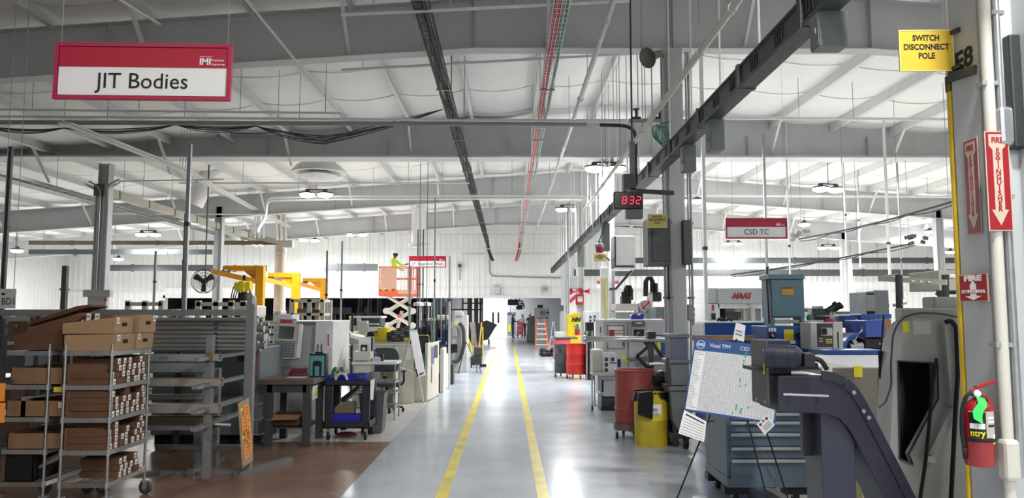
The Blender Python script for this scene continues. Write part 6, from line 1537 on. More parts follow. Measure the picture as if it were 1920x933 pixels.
one('yellow_tray',MB().b2(*rect(100,725,119,735,Yk)[:2],Yk,Yk + 0.2,SH[3] - 0.09 + 0.0,at(110,726,Yk).z),M_YEL,'small yellow tray between the shelves of the left edge cart','tray') if False else None
x0,x1,z0,z1 = rect(100,725,120,735,Yk)
t = thing('yellow_tray','small yellow tray on a slanted rail between the two carts','tray',((x0 + x1) / 2,Yk,z0))
MB().b2(x0,x1,Yk,Yk + 0.25,z0,z1).build('tray_body',M_YEL,t,True,bevel=0.004)
MB().bar((x0 - 0.25,Yk + 0.05,SH[2] + 0.16),(x1 + 0.1,Yk + 0.05,z0 - 0.008),0.02,0.012).b2(x0 - 0.27,x0 - 0.23,Yk,Yk + 0.1,SH[2],SH[2] + 0.17).build('rail',M_GALV,t,True)
t = thing('loose_bars','loose grey bars lying slanted low in the left edge cart','bar',at(90,870,Yk))
for i in range(3): MB().bar(at(50,886 - 3 * i,Yk + 0.1 + 0.05 * i),at(116,856 - 4 * i,Yk + 0.1 + 0.05 * i),0.03,0.025).build('bar',M_GALV,t,True)
# far left edge rack: posts and orange tags
t = thing('rack_post','dark rack post at the left edge carrying orange tags','post',(at(4,700,6.9).x,6.3,0))
xq = at(2,750,6.3).x
MB().b2(xq - 0.03,xq + 0.0,6.3,6.34,0,1.62).build('post',M_DSTEEL,t,True)
for z_ in (1.55,1.46,1.3,1.1): MB().b2(xq - 0.25,xq + 0.07,6.32,6.34,z_,z_ + 0.025).build('cross_rail',M_DSTEEL,t,True)
for py0,py1 in ((718,752),(755,792)):
    x0,x1,z0,z1 = rect(-8,py0,8,py1,6.28); MB().b2(x0,x1,6.285,6.29,z0,z1).build('orange_tag',M_OTAG,t,True)
# ---- BD1 hanging plate
Y = 8.6
x0,x1,z0,z1 = rect(-6,541,29,578,Y)
t = thing('number_plate','white plate lettered BD1 hung at the left edge over the carts','sign',((x0 + x1) / 2,Y,z0))
MB().b2(x0,x1,Y,Y + 0.01,z0,z1).build('plate',M_GREYL,t,True)
text('BD1',0.11,M_INK,t,(at(16,565,Y).x,Y - 0.002,at(16,565,Y).z),world=True,sx=0.8); MB().b2(x0 + 0.05,x0 + 0.09,Y - 0.002,Y,z1 - 0.07,z1 - 0.045).build('printed_mark',M_INK,t,True)
text('Component Bar',0.03,M_DSTEEL,t,(at(12,546,Y).x,Y - 0.002,at(12,546,Y).z),world=True) if False else None
for px in (0,26): MB().cyl(at(px,541,Y),(at(px,541,Y).x,Y,roofz(x0) - 0.02),0.004,n=5).build('wire',M_STEELW,t,True)
# ---- long grey rack frame
Yf = 8.2
fr = thing('bar_rack','large grey square tube rack frame over the bars with a post at its right','rack',at(468,880,Yf))
fr.location.z = 0
M_RACK = mat('rack_grey',s(122,124,124),0.45,0.2,var=0.08)
xr = at(468,700,Yf).x; xl = at(-60,590,Yf).x; zt_ = at(468,578,Yf).z
MB().b2(xr - 0.045,xr + 0.045,Yf - 0.045,Yf + 0.045,0.04,zt_ + 0.05).build('post',M_RACK,fr,True,bevel=0.004)
MB().b2(xl,xr - 0.045,Yf - 0.04,Yf + 0.04,zt_ - 0.075,zt_ - 0.01).build('top_beam',M_RACK,fr,True,bevel=0.004)
MB().b2(xl + 1.5,xl + 1.57,Yf - 0.04,Yf + 0.04,0,zt_ - 0.075).build('post',M_RACK,fr,True)
MB().b2(at(150,888,Yf).x,xr,Yf - 0.035,Yf + 0.035,0.0,0.035).build('base_rail',M_RACK,fr,True)
MB().bar((xr - 0.05,Yf - 0.15,0.025),(xr + 0.25,Yf + 0.7,0.025),0.09,0.05).build('foot',M_RACK,fr,True)
MB().b2(at(236,540,Yf).x,at(246,540,Yf).x,Yf - 0.02,Yf + 0.04,zt_ - 0.01,at(240,545,Yf).z).build('upright_stub',M_RACK,fr,True) if False else None
xs_ = at(473,560,Yf).x
MB().prism([at(464,556,Yf),at(468,541,Yf),at(474,556,Yf),at(474,580,Yf),at(464,580,Yf)],(0,0.03,0)).build('grey_bracket',M_RACK,fr,True)
MB().lathe([(0,0),(0.028,0),(0.028,0.03),(0,0.03)],Matrix.Translation((at(474,565,Yf).x + 0.02,Yf,at(474,565,Yf).z)) @ Matrix.Diagonal((0.7,1,2.2,1)) @ Matrix.Rotation(PI / 2,4,'X'),18).build('oval_sign',M_GREYL,fr,True)
# orange tag board leaning at its foot
M0 = frame3(at(456,876,Yf - 0.25),at(475,862,Yf - 0.02),at(459,752,Yf - 0.2))
tb = thing('tag_board','narrow brown board hung with orange tags leaning on the rack post','tag board',M=M0)
wB = (at(475,862,Yf - 0.02) - at(456,876,Yf - 0.25)).length; hB = (at(459,752,Yf - 0.2) - at(456,876,Yf - 0.25)).length
MB().b2(0,wB,0,hB,-0.012,0).build('board',mat('tan_board',s(168,142,112),0.7,var=0.08),tb)
for i,(u,v,w_,h_) in enumerate(((0.18,0.1,0.5,0.22),(0.1,0.55,0.45,0.22),(0.5,0.36,0.42,0.4),(0.45,0.62,0.45,0.28),(0.35,0.74,0.5,0.18),(0.3,0.38,0.4,0.14),(0.55,0.2,0.4,0.2))):
    o_ = MB().b2(wB * u,wB * (u + w_),hB * v,hB * (v + h_),0.002 + 0.003 * (i % 3),0.004 + 0.003 * (i % 3)).build('orange_tag',M_OTAG,tb)
    for q in range(3): MB().b2(wB * (u + 0.1),wB * (u + w_ - 0.1),hB * (v + h_ * (0.25 + 0.25 * q)),hB * (v + h_ * (0.25 + 0.25 * q)) + 0.006,0.005 + 0.003 * (i % 3),0.0055 + 0.003 * (i % 3)).build('handwriting',mat('brown_ink',s(120,60,20),0.7),o_)
for i,(u,v) in enumerate(((0.1,0.86),(0.1,0.42))): MB().b2(wB * u,wB * (u + 0.22),hB * v,hB * v + 0.03,0.002,0.004).build('yellow_tag',M_YTAG,tb)
for v in (0.9,0.66,0.42):
    MB().tube(catmull([(wB * 0.95,hB * v,0),(wB * 0.97,hB * v - 0.01,0.06),(wB * 1.0,hB * v,0.12),(wB,hB * v + 0.015,0.14)],4),0.004,6).build('wire_hook',M_GALV,tb)
# ---- cantilever bar rack with square tubes
Yc2 = 7.75
cr = thing('cantilever_rack','grey cantilever rack with T foot holding square tubes beside the labelled cart','rack',(at(391,870,Yc2).x,Yc2,0))
xp = at(391,760,Yc2).x
MB().b2(xp - 0.035,xp + 0.035,Yc2 - 0.035,Yc2 + 0.035,0.05,at(393,627,Yc2).z).build('post',M_RACK,cr,True,bevel=0.004)
MB().bar(ground(355,893) + V((0,0,0.03)),ground(417,863) + V((0,0,0.03)),0.07,0.06).build('foot',M_RACK,cr,True)
x2 = at(372,760,8.6).x
for px in (372,402): MB().b2(at(px,760,8.6).x - 0.04,at(px,760,8.6).x + 0.04,8.6,8.68,0.0,at(px,690,8.6).z).build('post',M_RACK,cr,True)
MB().b2(at(296,840,8.6).x,at(455,840,8.6).x,8.58,8.66,at(400,843,8.6).z,at(400,834,8.6).z).build('base_rail',M_RACK,cr,True)
for i,py in enumerate((665,715,760,790)):
    z = at(391,py,Yc2).z
    MB().b2(xp - 0.03,xp + 0.03,Yc2 - 0.35,Yc2 + 1.0,z - 0.045,z - 0.01).build('arm',M_RACK,cr,True)
MB().box((xp + 0.02,Yc2 - 0.05,at(391,666,Yc2).z),(0.05,0.06,0.07)).build('clamp',mat('brass',s(140,116,60),0.4,0.5),cr,True)
M_TUBE = mat('beige_tube',s(150,144,134),0.45,0.1,var=0.08); M_TUBE2 = mat('grey_tube',s(146,150,152),0.4,0.2,var=0.08)
for i,(px1,py0,py1,dy,m,lab) in enumerate(((410,664,677,-0.05,M_TUBE2,'top square tube on the cantilever rack, lettered near the cart'),(384,679,699,0.5,M_TUBE2,'wide grey square tube second from the top of the cantilever rack'),(413,709,724,-0.05,M_TUBE,'beige square tube third from the top of the cantilever rack'),(395,740,750,0.5,M_TUBE2,'thin grey tube in the middle of the cantilever rack'),(409,757,774,-0.05,M_TUBE,'beige square tube near the bottom of the cantilever rack'),(413,780,800,0.45,mat('olive_tube',s(112,106,84),0.5,var=0.12),'olive wide tube at the bottom of the cantilever rack'),(390,800,806,0.2,M_TUBE2,'thin tube lowest on the cantilever rack'))):
    Yt = Yc2 + dy; x1 = at(px1,(py0 + py1) / 2,Yt).x; z1 = at(px1,py0,Yt).z; z0 = at(px1,py1,Yt).z; x0 = at(225,700,Yt).x; h = z1 - z0; w = 0.10; wl = 0.006
    t = thing('square_tube',lab,'tube',((x0 + x1) / 2,Yt,z0),0,'square tubes on the cantilever rack')
    MB().b2(x0,x1,Yt,Yt + wl,z0,z1).b2(x0,x1,Yt + w - wl,Yt + w,z0,z1).b2(x0,x1,Yt,Yt + w,z0,z0 + wl).b2(x0,x1,Yt,Yt + w,z1 - wl,z1).build('tube_wall',m,t,True)
    MB().b2(x1 - 0.04,x1 - 0.035,Yt + wl,Yt + w - wl,z0 + wl,z1 - wl).build('dark_end',M_DARK,t,True)
    if i == 0: text('BASE',0.04,M_DSTEEL,t,(at(307,671,Yt).x,Yt - 0.001,at(307,671,Yt).z),world=True)
MB().cyl(at(404,795,Yc2 - .2),at(432,796,Yc2 - .2),0.013).build('round_bar',M_ALU,cr,True)
# ---- bundle of round bars on the frame, ends fan out right
M_BAR = mat('steel_bar',s(176,178,178),0.28,0.85,var=0.1,scale=3)
rows = [(600,0.03),(608,0.03),(616,0.04),(624,0.04),(632,0.04),(640,0.04),(648,0.035),(654,0.03)]
rnd = random.Random(4)
xe = at(478,630,8.6).x
for i,(py,r) in enumerate(rows):
    for j in range(4):
        Yt = 8.45 + 0.28 * j; z = at(400,py,8.45).z
        xend = at(478,630,Yt).x + rnd.uniform(0.0,0.13) + 0.02 * j
        t = one('steel_bar',MB().cyl((at(240,630,Yt).x,Yt,z),(xend,Yt,z),r if j == 0 else r * 0.85,n=12),M_BAR,'long bright steel bar in the bundle behind the rack post','bar','steel bars in the rack bundle',smooth=40)
st2 = thing('bar_stand','grey arms and posts carrying the bundle of steel bars','rack',(at(405,700,9.0).x,9.0,0))
for px in (300,440):
    x = at(px,650,9.0).x
    MB().b2(x - 0.03,x + 0.03,9.5,9.56,0,at(px,597,8.45).z).build('post',M_DSTEEL,st2,True)
    for py,r in rows: MB().b2(x - 0.02,x + 0.02,8.4,9.56,at(400,py,8.45).z - r - 0.016,at(400,py,8.45).z - r).build('arm',M_DSTEEL,st2,True)
# ---- dim machine behind the rack
t = thing('idle_machine','dim blue grey machine standing in the dark behind the bar rack','machine',(at(400,720,10.2).x,10.2,0))
M_IDLE = mat('idle_grey',s(96,104,108),0.45,var=0.06)
fbox(t,'machine_body',M_IDLE,285,650,486,760,10.0,1.0,0.02,z0=0.12); fbox(t,'plinth',M_DARK,290,770,480,830,10.1,0.9,z0=0.0)
fbox(t,'panel_seam',mat('panel_grey',s(140,146,148),0.45),296,676,372,702,9.99,0.02); fbox(t,'round_knob',M_BLACK,306,679,313,686,9.97,0.02,0.01); fbox(t,'dark_window',M_GLASSD,445,664,464,676,9.985,0.02)
fbox(t,'lower_cover',mat('panel_dark',s(74,80,84),0.5),405,720,452,740,9.95,0.06,0.02); fbox(t,'red_handle',M_LETR,477,670,481,706,9.95,0.03,0.01)
# ---- work bench
Y = 9.8
x0,x1,z0,z1 = rect(484,711,588,721,Y); M_BTOP = mat('dark_bench_top',s(98,84,76),0.55,var=0.15,scale=3); M_BLEG = mat('bench_grey',s(62,66,66),0.5,var=0.1)
b = thing('work_bench','dark wooden topped work bench with grey steel legs left of the navy cart','work bench',((x0 + x1) / 2,Y,0))
MB().b2(x0,x1,Y,Y + 0.85,z0,z1).build('bench_top',M_BTOP,b,True,bevel=0.006)
for xx in (x0 + 0.12,x1 - 0.1):
    for yy_ in (Y + 0.08,Y + 0.75): MB().b2(xx - 0.045,xx + 0.045,yy_ - 0.04,yy_ + 0.04,0,z0).build('leg',M_BLEG,b,True)
MB().b2(x0 + 0.1,x1 - 0.1,Y + 0.04,Y + 0.1,z0 - 0.1,z0).build('apron',M_BLEG,b,True); MB().b2(x1 - 0.13,x1 - 0.07,Y + 0.08,Y + 0.75,z0 - 0.08,z0).build('side_apron',M_BLEG,b,True)
MB().b2(x0 + 0.12,x1 - 0.1,Y + 0.1,Y + 0.75,0.22,0.24).build('lower_shelf',M_BLEG,b,True)
MB().b2(x1 - 0.05,x1 - 0.045,Y + 0.15,Y + 0.4,at(590,752,Y).z,z0 - 0.03).build('hanging_paper',M_PAPER,b,True); MB().b2(x1 - 0.044,x1 - 0.042,Y + 0.25,Y + 0.36,at(590,745,Y).z,at(590,730,Y).z).build('yellow_note',M_YTAG,b,True)
t = thing('open_carton','worn open carton on the lower shelf of the work bench','box',(at(535,790,Y + 0.2).x,Y + 0.35,0.24)); w_ = 0.22
MB().b2(-w_,w_,-0.2,-0.19,0,0.14).b2(-w_,w_,0.19,0.2,0,0.14).b2(-w_,-w_ + 0.01,-0.2,0.2,0,0.14).b2(w_ - 0.01,w_,-0.2,0.2,0,0.14).b2(-w_,w_,-0.2,0.2,0,0.01).build('carton_body',M_CARDD,t); MB().prism([(-w_,-0.2,0.14),(w_,-0.2,0.14),(w_ - 0.03,-0.32,0.1),(-w_ + 0.02,-0.32,0.09)],(0,0,0.006)).build('flap',M_CARD,t)
fbox_z = z1
for i,(px,py,w,h,m,nm,lab) in enumerate(((552,690,15,8,M_LETR,'parts_bin','dark red small parts bin at the back left of the work bench'),(568,689,15,10,M_LETR,'parts_bin','dark red small parts bin beside another at the back of the work bench'))):
    x = at(px,py,Y + 0.7).x; hw = w / 2 / 1443 * (Y + 0.7); t = thing(nm,lab,'bin',(x,Y + 0.62,z1),0,'red bins on the work bench')
    MB().prism([(-hw,0,0),(hw,0,0),(hw,0,0.04),(-hw,0,0.04)],(0,0.15,0)).prism([(-hw,0.06,0.0),(-hw,0.15,0),(-hw,0.15,0.09),(-hw,0.06,0.05)],(2 * hw,0,0)).build('bin_body',mat('dark_red_plastic',s(112,26,38),0.45),t)
one('red_tray',MB().b2(at(545,698,Y + .5).x,at(575,698,Y + .5).x,Y + 0.45,Y + 0.58,z1,z1 + 0.03),mat('dark_red_plastic',(0,0,0)),'flat dark red tray in front of the small red bins','tray')
one('paper_sheets',MB().b2(at(540,706,Y + .3).x,at(575,706,Y + .3).x,Y + 0.2,Y + 0.42,z1,z1 + 0.006),mat('lilac_paper',s(214,200,226),0.7),'lilac papers lying on the front of the work bench','paper')
t = thing('teal_case','teal and black upright tool case at the right end of the work bench','tool case',(at(595,700,Y + 0.45).x,Y + 0.45,z1))
w_ = 15.5 / 1443 * 10.2; h_ = at(595,662,Y + .45).z - z1
MB().b2(-w_,w_,0,0.16,0,h_).build('case_shell',M_BLACK,t,bevel=0.012); MB().b2(-w_ + 0.012,w_ - 0.02,-0.006,0.0,0.01,h_ - 0.03).build('teal_face',mat('teal_plastic',s(96,160,164),0.4,var=0.05),t); MB().prism([(-w_ * 0.55,-0.01,0.012),(w_ * 0.5,-0.01,0.012),(w_ * 0.5,-0.01,h_ * 0.6),(w_ * 0.35,-0.01,h_ * 0.68),(-w_ * 0.4,-0.01,h_ * 0.68),(-w_ * 0.55,-0.01,h_ * 0.6)],(0,0.005,0)).build('dark_inset',M_BLACK,t); MB().b2(-w_ * 0.3,w_ * 0.25,-0.014,-0.01,0.012,h_ * 0.45).build('teal_inset',mat('teal_plastic',(0,0,0)),t); MB().b2(-0.05,0.05,0.06,0.1,h_,h_ + 0.02).build('handle',M_BLACK,t)
# ---- CNC lathe with control panel
Y = 11.6
c = thing('cnc_lathe','white and grey machine with a tilted control panel behind the work bench','machine',(at(570,680,Y).x,Y,0))
fbox(c,'housing',M_GREYL,492,603,592,740,Y + 0.25,1.0,0.01,z0=0.0)
MB().prism([at(592,603,Y),at(625,602,Y),at(622,720,Y),at(586,720,Y)],(0,1.2,0)).build('side_panel',M_WHITE,c,True,bevel=0.008)
fbox(c,'top_edge',M_WHITE,490,601,626,604,Y + 0.1,1.2); fbox(c,'front_cover',M_GREYP,490,686,586,745,Y + 0.1,0.2,z0=0.05)
fbox(c,'notice',M_PAPER,612,617,622,653,Y - 0.012,0.012,0)
for q in range(5): fbox(c,'red_print',M_LETR,614,627 + q * 4.3,617,630 + q * 4.3,Y - 0.02,0.01,0)
for px in (595,602): fbox(c,'door_rod',M_DSTEEL,px,645,px + 1.2,662,Y - 0.03,0.02,0)
Mc = frame3(at(496,671,Y - 0.55),at(555,673,Y - 0.5),at(497,604,Y - 0.45)); wC = (at(555,673,Y - 0.5) - at(496,671,Y - 0.55)).length; hC = (at(497,604,Y - .45) - at(496,671,Y - .55)).length
cp = thing('machine_console','grey control panel with a dark screen and key field on the white machine','control panel',M=Mc)
M_CP = mat('panel_beige',s(176,178,172),0.45)
MB().b2(0,wC,0,hC,-0.12,0).build('panel_case',M_CP,cp,bevel=0.008); MB().b2(wC,wC + 0.04,0.02,hC,-0.12,0.01).build('side_flange',M_WHITE,cp)
MB().b2(wC * 0.30,wC * 0.97,hC * 0.48,hC * 0.97,0,0.025).build('bezel',M_CP,cp,bevel=0.006); MB().b2(wC * 0.37,wC * 0.86,hC * 0.55,hC * 0.9,0.025,0.03).build('screen',M_GLASSD,cp)
MB().b2(wC * 0.29,wC * 0.92,hC * 0.05,hC * 0.45,0,0.012).build('key_field',mat('key_blue',s(84,100,112),0.45),cp)
for q in range(7):
    for r_ in range(5): MB().b2(wC * (0.31 + 0.085 * q),wC * (0.375 + 0.085 * q),hC * (0.07 + 0.075 * r_),hC * (0.12 + 0.075 * r_),0.012,0.018).build('key',mat('key_grey',s(120,132,140),0.5),cp)
for q,v in enumerate((0.86,0.66,0.45,0.12)):
    MB().b2(wC * 0.02,wC * 0.25,hC * v - 0.035,hC * v + 0.035,0,0.008).build('switch_plate',M_GREYL,cp)
    for u in ((0.07,0.17) if q != 1 else (0.12,)): MB().b2(wC * u - 0.014,wC * u + (0.014 if q != 1 else 0.04),hC * v - 0.014,hC * v + 0.014,0.008,0.03).build('switch',M_BLACK,cp)
for u in (0.33,0.8): MB().box((wC * u,hC + 0.03,-0.05),(0.06,0.1,0.05)).build('hinge_arm',M_CP,cp,bevel=0.015)
MB().box((wC * 0.55,hC + 0.025,-0.04),(0.16,0.07,0.03)).build('red_pouch',M_LETR,cp)
MB().b2(wC * 0.4,wC * 0.6,hC * 0.3,hC * 0.5,-0.5,-0.12).build('support_arm',M_GREYP,cp)
t = one('black_case',MB().b2(*rect(498,588,511,604,Y + .3)[:2],Y + 0.3,Y + 0.6,at(505,601,Y + .3).z,at(505,588,Y + .3).z),M_BLACK,'black case on top of the machine left of the white carton','case')
one('white_carton',MB().b2(*rect(512,590,548,601,Y + .3)[:2],Y + 0.3,Y + 0.7,at(530,601,Y + .3).z,at(530,589,Y + .3).z),M_WHITE,'white carton on top of the machine with the control panel','carton')
# ---- navy service cart
Y = 10.35
x0,x1,z0,z1 = rect(607,713,694,723,Y); D = 0.6; M_SC = mat('dark_navy_plastic',s(36,38,48),0.5,var=0.12)
k = thing('service_cart','dark navy plastic service cart with two trays right of the work bench','service cart',((x0 + x1) / 2,Y,0))
zl = at(650,803,Y).z; zl1 = at(650,790,Y).z
def tray(za,zb_):
    return MB().b2(x0,x1,Y,Y + D,za,za + 0.02).b2(x0,x1,Y,Y + 0.02,za,zb_).b2(x0,x1,Y + D - 0.02,Y + D,za,zb_).b2(x0,x0 + 0.02,Y,Y + D,za,zb_).b2(x1 - 0.02,x1,Y,Y + D,za,zb_)
tray(z0,z1).build('upper_tray',M_SC,k,True,bevel=0.006); tray(zl,zl1).build('lower_tray',M_SC,k,True,bevel=0.006)
for xx in (x0 + 0.06,x1 - 0.06):
    for yy_ in (Y + 0.06,Y + D - 0.06):
        MB().b2(xx - 0.05,xx + 0.05,yy_ - 0.05,yy_ + 0.05,zl1 - 0.01,z0 + 0.01).build('corner_post',M_SC,k,True,bevel=0.01)
        w = MB().cyl((xx - 0.015,yy_,0.055),(xx + 0.015,yy_,0.055),0.055,n=18).build('caster_wheel',M_RUB,k,True,smooth=40); MB().b2(xx - 0.02,xx + 0.02,yy_ - 0.02,yy_ + 0.02,0.055,zl).build('caster_fork',M_GALV,k,True)
MB().prism([(x1,Y + 0.02,z1),(x1,Y + 0.3,z1),(x1,Y + 0.3,z1 - 0.1),(x1,Y + 0.22,z1 - 0.28),(x1,Y + 0.02,z1 - 0.25)],(0.006,0,0)).build('hanging_paper',M_PAPER,k,True)
def sbin(px,Yq,z,w,h,d,m,name,label,group=None,rz=0):
    t = thing(name,label,'bin',(at(px,712,Yq).x,Yq,z),rz,group)
    MB().prism([(-w,0,0),(w,0,0),(w * 1.1,-0.02,h * 0.6),(-w * 1.1,-0.02,h * 0.6)],(0,0.01,0)).prism([(-w,0,0),(-w,d,0),(-w * 1.1,d,h),(-w * 1.1,d * 0.35,h),(-w * 1.1,-0.02,h * 0.6)],(0.012,0,0)).prism([(w,0,0),(w,d,0),(w * 1.1,d,h),(w * 1.1,d * 0.35,h),(w * 1.1,-0.02,h * 0.6)],(-0.012,0,0)).b2(-w,w,d - 0.01,d,0,h).b2(-w,w,0,d,0,0.01).build('bin_body',m,t)
    return t
sbin(629,Y + 0.08,z0 + 0.02,0.12,0.11,0.3,M_BLUEBIN,'parts_bin','blue plastic bin at the left of the navy cart top','blue bins on the navy cart')
sbin(665,Y + 0.08,z0 + 0.02,0.13,0.12,0.3,M_BLUEBIN,'parts_bin','blue plastic bin at the right of the navy cart top','blue bins on the navy cart')
one('hose_ring',MB().tube([at(640,709,Y + 0.04) + V((0.075 * math.cos(a * PI / 12),0,0.085 * math.sin(a * PI / 12) - 0.02)) for a in range(0,13)],0.018,8),M_CREAM,'pale hose loop standing in the left blue bin','hose')
for i in range(3): one('green_glove',MB().tube(catmull([at(622 + i * 6,708,Y + .25),at(625 + i * 6,695 - i,Y + .25),at(629 + i * 6,690,Y + .25),at(632 + i * 6,700,Y + .25)]),0.02,8),mat('glove_green',s(70,120,86),0.6) if i % 2 == 0 else M_GREYL,['leftmost green glove on the navy cart','pale glove between two green gloves on the navy cart','rightmost green glove on the navy cart'][i],'glove','gloves on the navy cart')
one('grey_tub',MB().lathe([(0,0),(0.13,0),(0.15,0.1),(0.14,0.1),(0.12,0.02),(0,0.02)],Matrix.Translation((at(682,712,Y + 0.35).x,Y + 0.42,z0 + 0.02)),20),mat('grey_plastic',s(110,114,116),0.5),'grey round tub at the back right of the navy cart top','tub')
t = thing('parts_bin','long blue bin lying on the lower tray of the navy cart','bin',(at(650,790,Y).x,Y + 0.08,zl + 0.02)); MB().b2(-0.22,0.14,0,0.22,0,0.15).build('bin_body',M_BLUEBIN,t,bevel=0.015); MB().prism([(0.14,0,0.02),(0.2,0,0.0),(0.23,0,0.16),(0.19,0,0.19),(0.14,0,0.17)],(0,0.22,0)).build('bin_lip',M_BLUEBIN,t)
one('cardboard_box',MB().prism([(at(628,776,Y + .3).x,Y + 0.32,zl + 0.02),(at(662,776,Y + .3).x,Y + 0.32,zl + 0.02),(at(662,755,Y + .3).x,Y + 0.32,at(650,754,Y + .3).z),(at(634,755,Y + .3).x,Y + 0.32,at(650,757,Y + .3).z),(at(626,768,Y + .3).x,Y + 0.32,at(650,766,Y + .3).z)],(0,0.2,0)),mat('grey_cardboard',s(142,126,104),0.8),'battered grey brown cardboard box behind the long blue bin','box')
one('red_rag',MB().ball((at(648,810,Y + .3).x,Y + 0.35,0.03),0.03,(5,3,1)),mat('rag_pink',s(150,50,66),0.8),'dull red rag on the floor under the navy cart','rag')
# dark chute beside the cart + grey waste bin + mat
t = thing('waste_bin','dark grey plastic waste bin on the floor right of the navy cart','bin',(at(700,790,11.1).x,11.1,0)); MB().lathe([(0,0.01),(0.2,0.01),(0.25,0.55),(0.27,0.56),(0.24,0.56),(0.19,0.03),(0,0.03)],Matrix.Rotation(PI / 4,4,'Z'),4).build('bin_body',mat('bin_grey',s(86,90,92),0.5),t); MB().b2(-0.06,0.06,-0.19,-0.175,0.47,0.52).build('handle',M_BUS,t)
one('floor_mat',MB().prism([ground(688,806),ground(712,806),ground(722,796),ground(700,796)],(0,0,0.008)),M_BUS,'small dark tray flat on the floor beside the grey waste bin','mat')
t = thing('sloped_chute','dark sloped chute under the table between the bench and the cart','chute',(at(640,745,10.9).x,11.3,0)); MB().prism([at(634,750,11.2),at(670,722,11.2),at(676,725,11.2),at(646,752,11.2)],(0,0.4,0)).build('chute_body',M_BUS,t,True); MB().b2(at(642,750,11.2).x - 0.04,at(642,750,11.2).x + 0.04,11.3,11.5,0,at(642,748,11.2).z).build('leg',M_BUS,t,True)
# ---- wire shelf table with desk, chair and partitions
Y = 12.3
x0,x1,z0,z1 = rect(659,678,744,683,Y)
t = thing('wire_table','white topped table with wire shelves below it behind the navy cart','table',((x0 + x1) / 2,Y,0))
MB().b2(x0,x1,Y,Y + 0.55,z0,z1).build('table_top',M_WHITE,t,True,bevel=0.006)
for xx in (x0 + 0.03,x1 - 0.03):
    for yy_ in (Y + 0.03,Y + 0.52): MB().cyl((xx,yy_,0),(xx,yy_,z0),0.0125,n=10).cyl((xx,yy_,0),(xx,yy_,0.02),0.022,n=10).build('post',M_CHROME,t,True)
for py in (715,737,762):
    z = at(700,py,Y).z; mb = MB()
    for i in range(2): mb.b2(x0 + 0.03,x1 - 0.03,Y + 0.02 + 0.5 * i,Y + 0.03 + 0.5 * i,z - 0.03,z)
    for i in range(2): mb.b2(x0 + 0.025 + (x1 - x0 - 0.06) * i,x0 + 0.035 + (x1 - x0 - 0.06) * i,Y + 0.02,Y + 0.53,z - 0.03,z)
    for i in range(16): mb.b2(x0 + 0.03 + (x1 - x0 - 0.06) * i / 16,x0 + 0.036 + (x1 - x0 - 0.06) * i / 16,Y + 0.02,Y + 0.53,z - 0.006,z)
    mb.build('wire_shelf',M_CHROME,t,True)
one('equipment_tray',MB().b2(*rect(664,684,694,692,Y)[:2],Y + 0.05,Y + 0.4,z0 - 0.12,z0 - 0.001),M_CREAM,'cream drawer unit hung under the left of the white table','drawer unit')
t = thing('printer','cream printer on the left of the white table','printer',(at(680,678,Y + .2).x,Y + 0.1,z1)); fx = 0.14; MB().b2(-fx,fx,0,0.3,0,0.16).build('printer_body',M_CREAM,t,bevel=0.01); MB().b2(-fx * 0.8,fx * 0.8,-0.06,0.0,0.02,0.05).build('paper_tray',M_GREYL,t)
t = thing('document_holder','white document stand with a dark clip on the cream printer','document holder',(at(684,655,Y + .25).x,Y + 0.25,z1 + 0.16)); MB().b2(-0.1,0.12,0,0.012,0,0.22).build('sheet',M_PAPER,t); MB().b2(0.1,0.13,0.0,0.1,0,0.22).build('side_leaf',mat('lilac_board',s(120,110,160),0.6),t); MB().b2(-0.06,0.04,-0.03,0,0.0,0.1).build('dark_clip',M_BLACK,t); MB().b2(-0.035,0.015,-0.035,-0.03,0.01,0.06).build('white_square',M_PAPER,t)
t = one('label_printer',MB().b2(*rect(698,670,714,677,Y + .2)[:2],Y + 0.15,Y + 0.4,z1,z1 + 0.06),M_GREYL,'small grey label printer in the middle of the white table','printer',bevel=0.012)
t = thing('scanner','black handheld scanner standing on the white table left of the chair','scanner',(at(715,676,Y + .2).x,Y + 0.2,z1)); MB().b2(-0.03,0.03,0,0.1,0,0.1).build('body',M_BLACK,t,bevel=0.01); MB().b2(-0.02,0.02,-0.02,0.0,0.08,0.12).build('head',M_BLACK,t)
one('spray_bottle',MB().lathe([(0,0),(0.03,0),(0.03,0.12),(0.012,0.15),(0.02,0.18),(0,0.18)],Matrix.Translation((at(702.5,660,Y + 0.45).x,Y + 0.45,z1)),14),mat('violet',s(84,70,130),0.4),'violet spray bottle at the back of the white table','bottle')
# chair
Y = 13.4; p = at(726,700,Y)
ch = thing('office_chair','dark grey office chair pulled up behind the white table','chair',(p.x,Y,0)); M_CH = mat('chair_fabric',s(64,72,78),0.8,var=0.1)
zs = at(726,698,Y).z; zt2 = at(726,651,Y).z
MB().grid(lambda u,v: V(((u - 0.5) * (0.4 + 0.06 * math.sin(v * PI)) * (1 - 0.25 * max(0,v - 0.8) * 4 * abs(u - 0.5) * 2),-0.22 + 0.05 * (2 * u - 1) ** 2 - 0.05 * v,zs + 0.03 + (zt2 - zs - 0.03) * v)),8,8).build('backrest',M_CH,ch,smooth=True)
ch.children[-1].modifiers.new('s','SOLIDIFY').thickness = 0.07
MB().b2(-0.24,0.24,-0.22,0.24,0.43,0.51).build('seat',M_CH,ch,bevel=0.03)
for sx in (-1,1): MB().tube(fillet([(sx * 0.24,0.0,0.45),(sx * 0.29,0.0,0.5),(sx * 0.29,-0.05,0.68),(sx * 0.29,0.12,0.68)],0.05),0.018,8).b2(sx * 0.29 - 0.035,sx * 0.29 + 0.035,-0.12,0.14,0.68,0.7).build('armrest',M_BLACK,ch)
MB().bar((0,-0.2,0.47),(0,-0.26,0.62),0.07,0.02).build('back_bracket',M_BLACK,ch); MB().cyl((0,0,0.1),(0,0,0.43),0.03).build('gas_column',M_BLACK,ch)
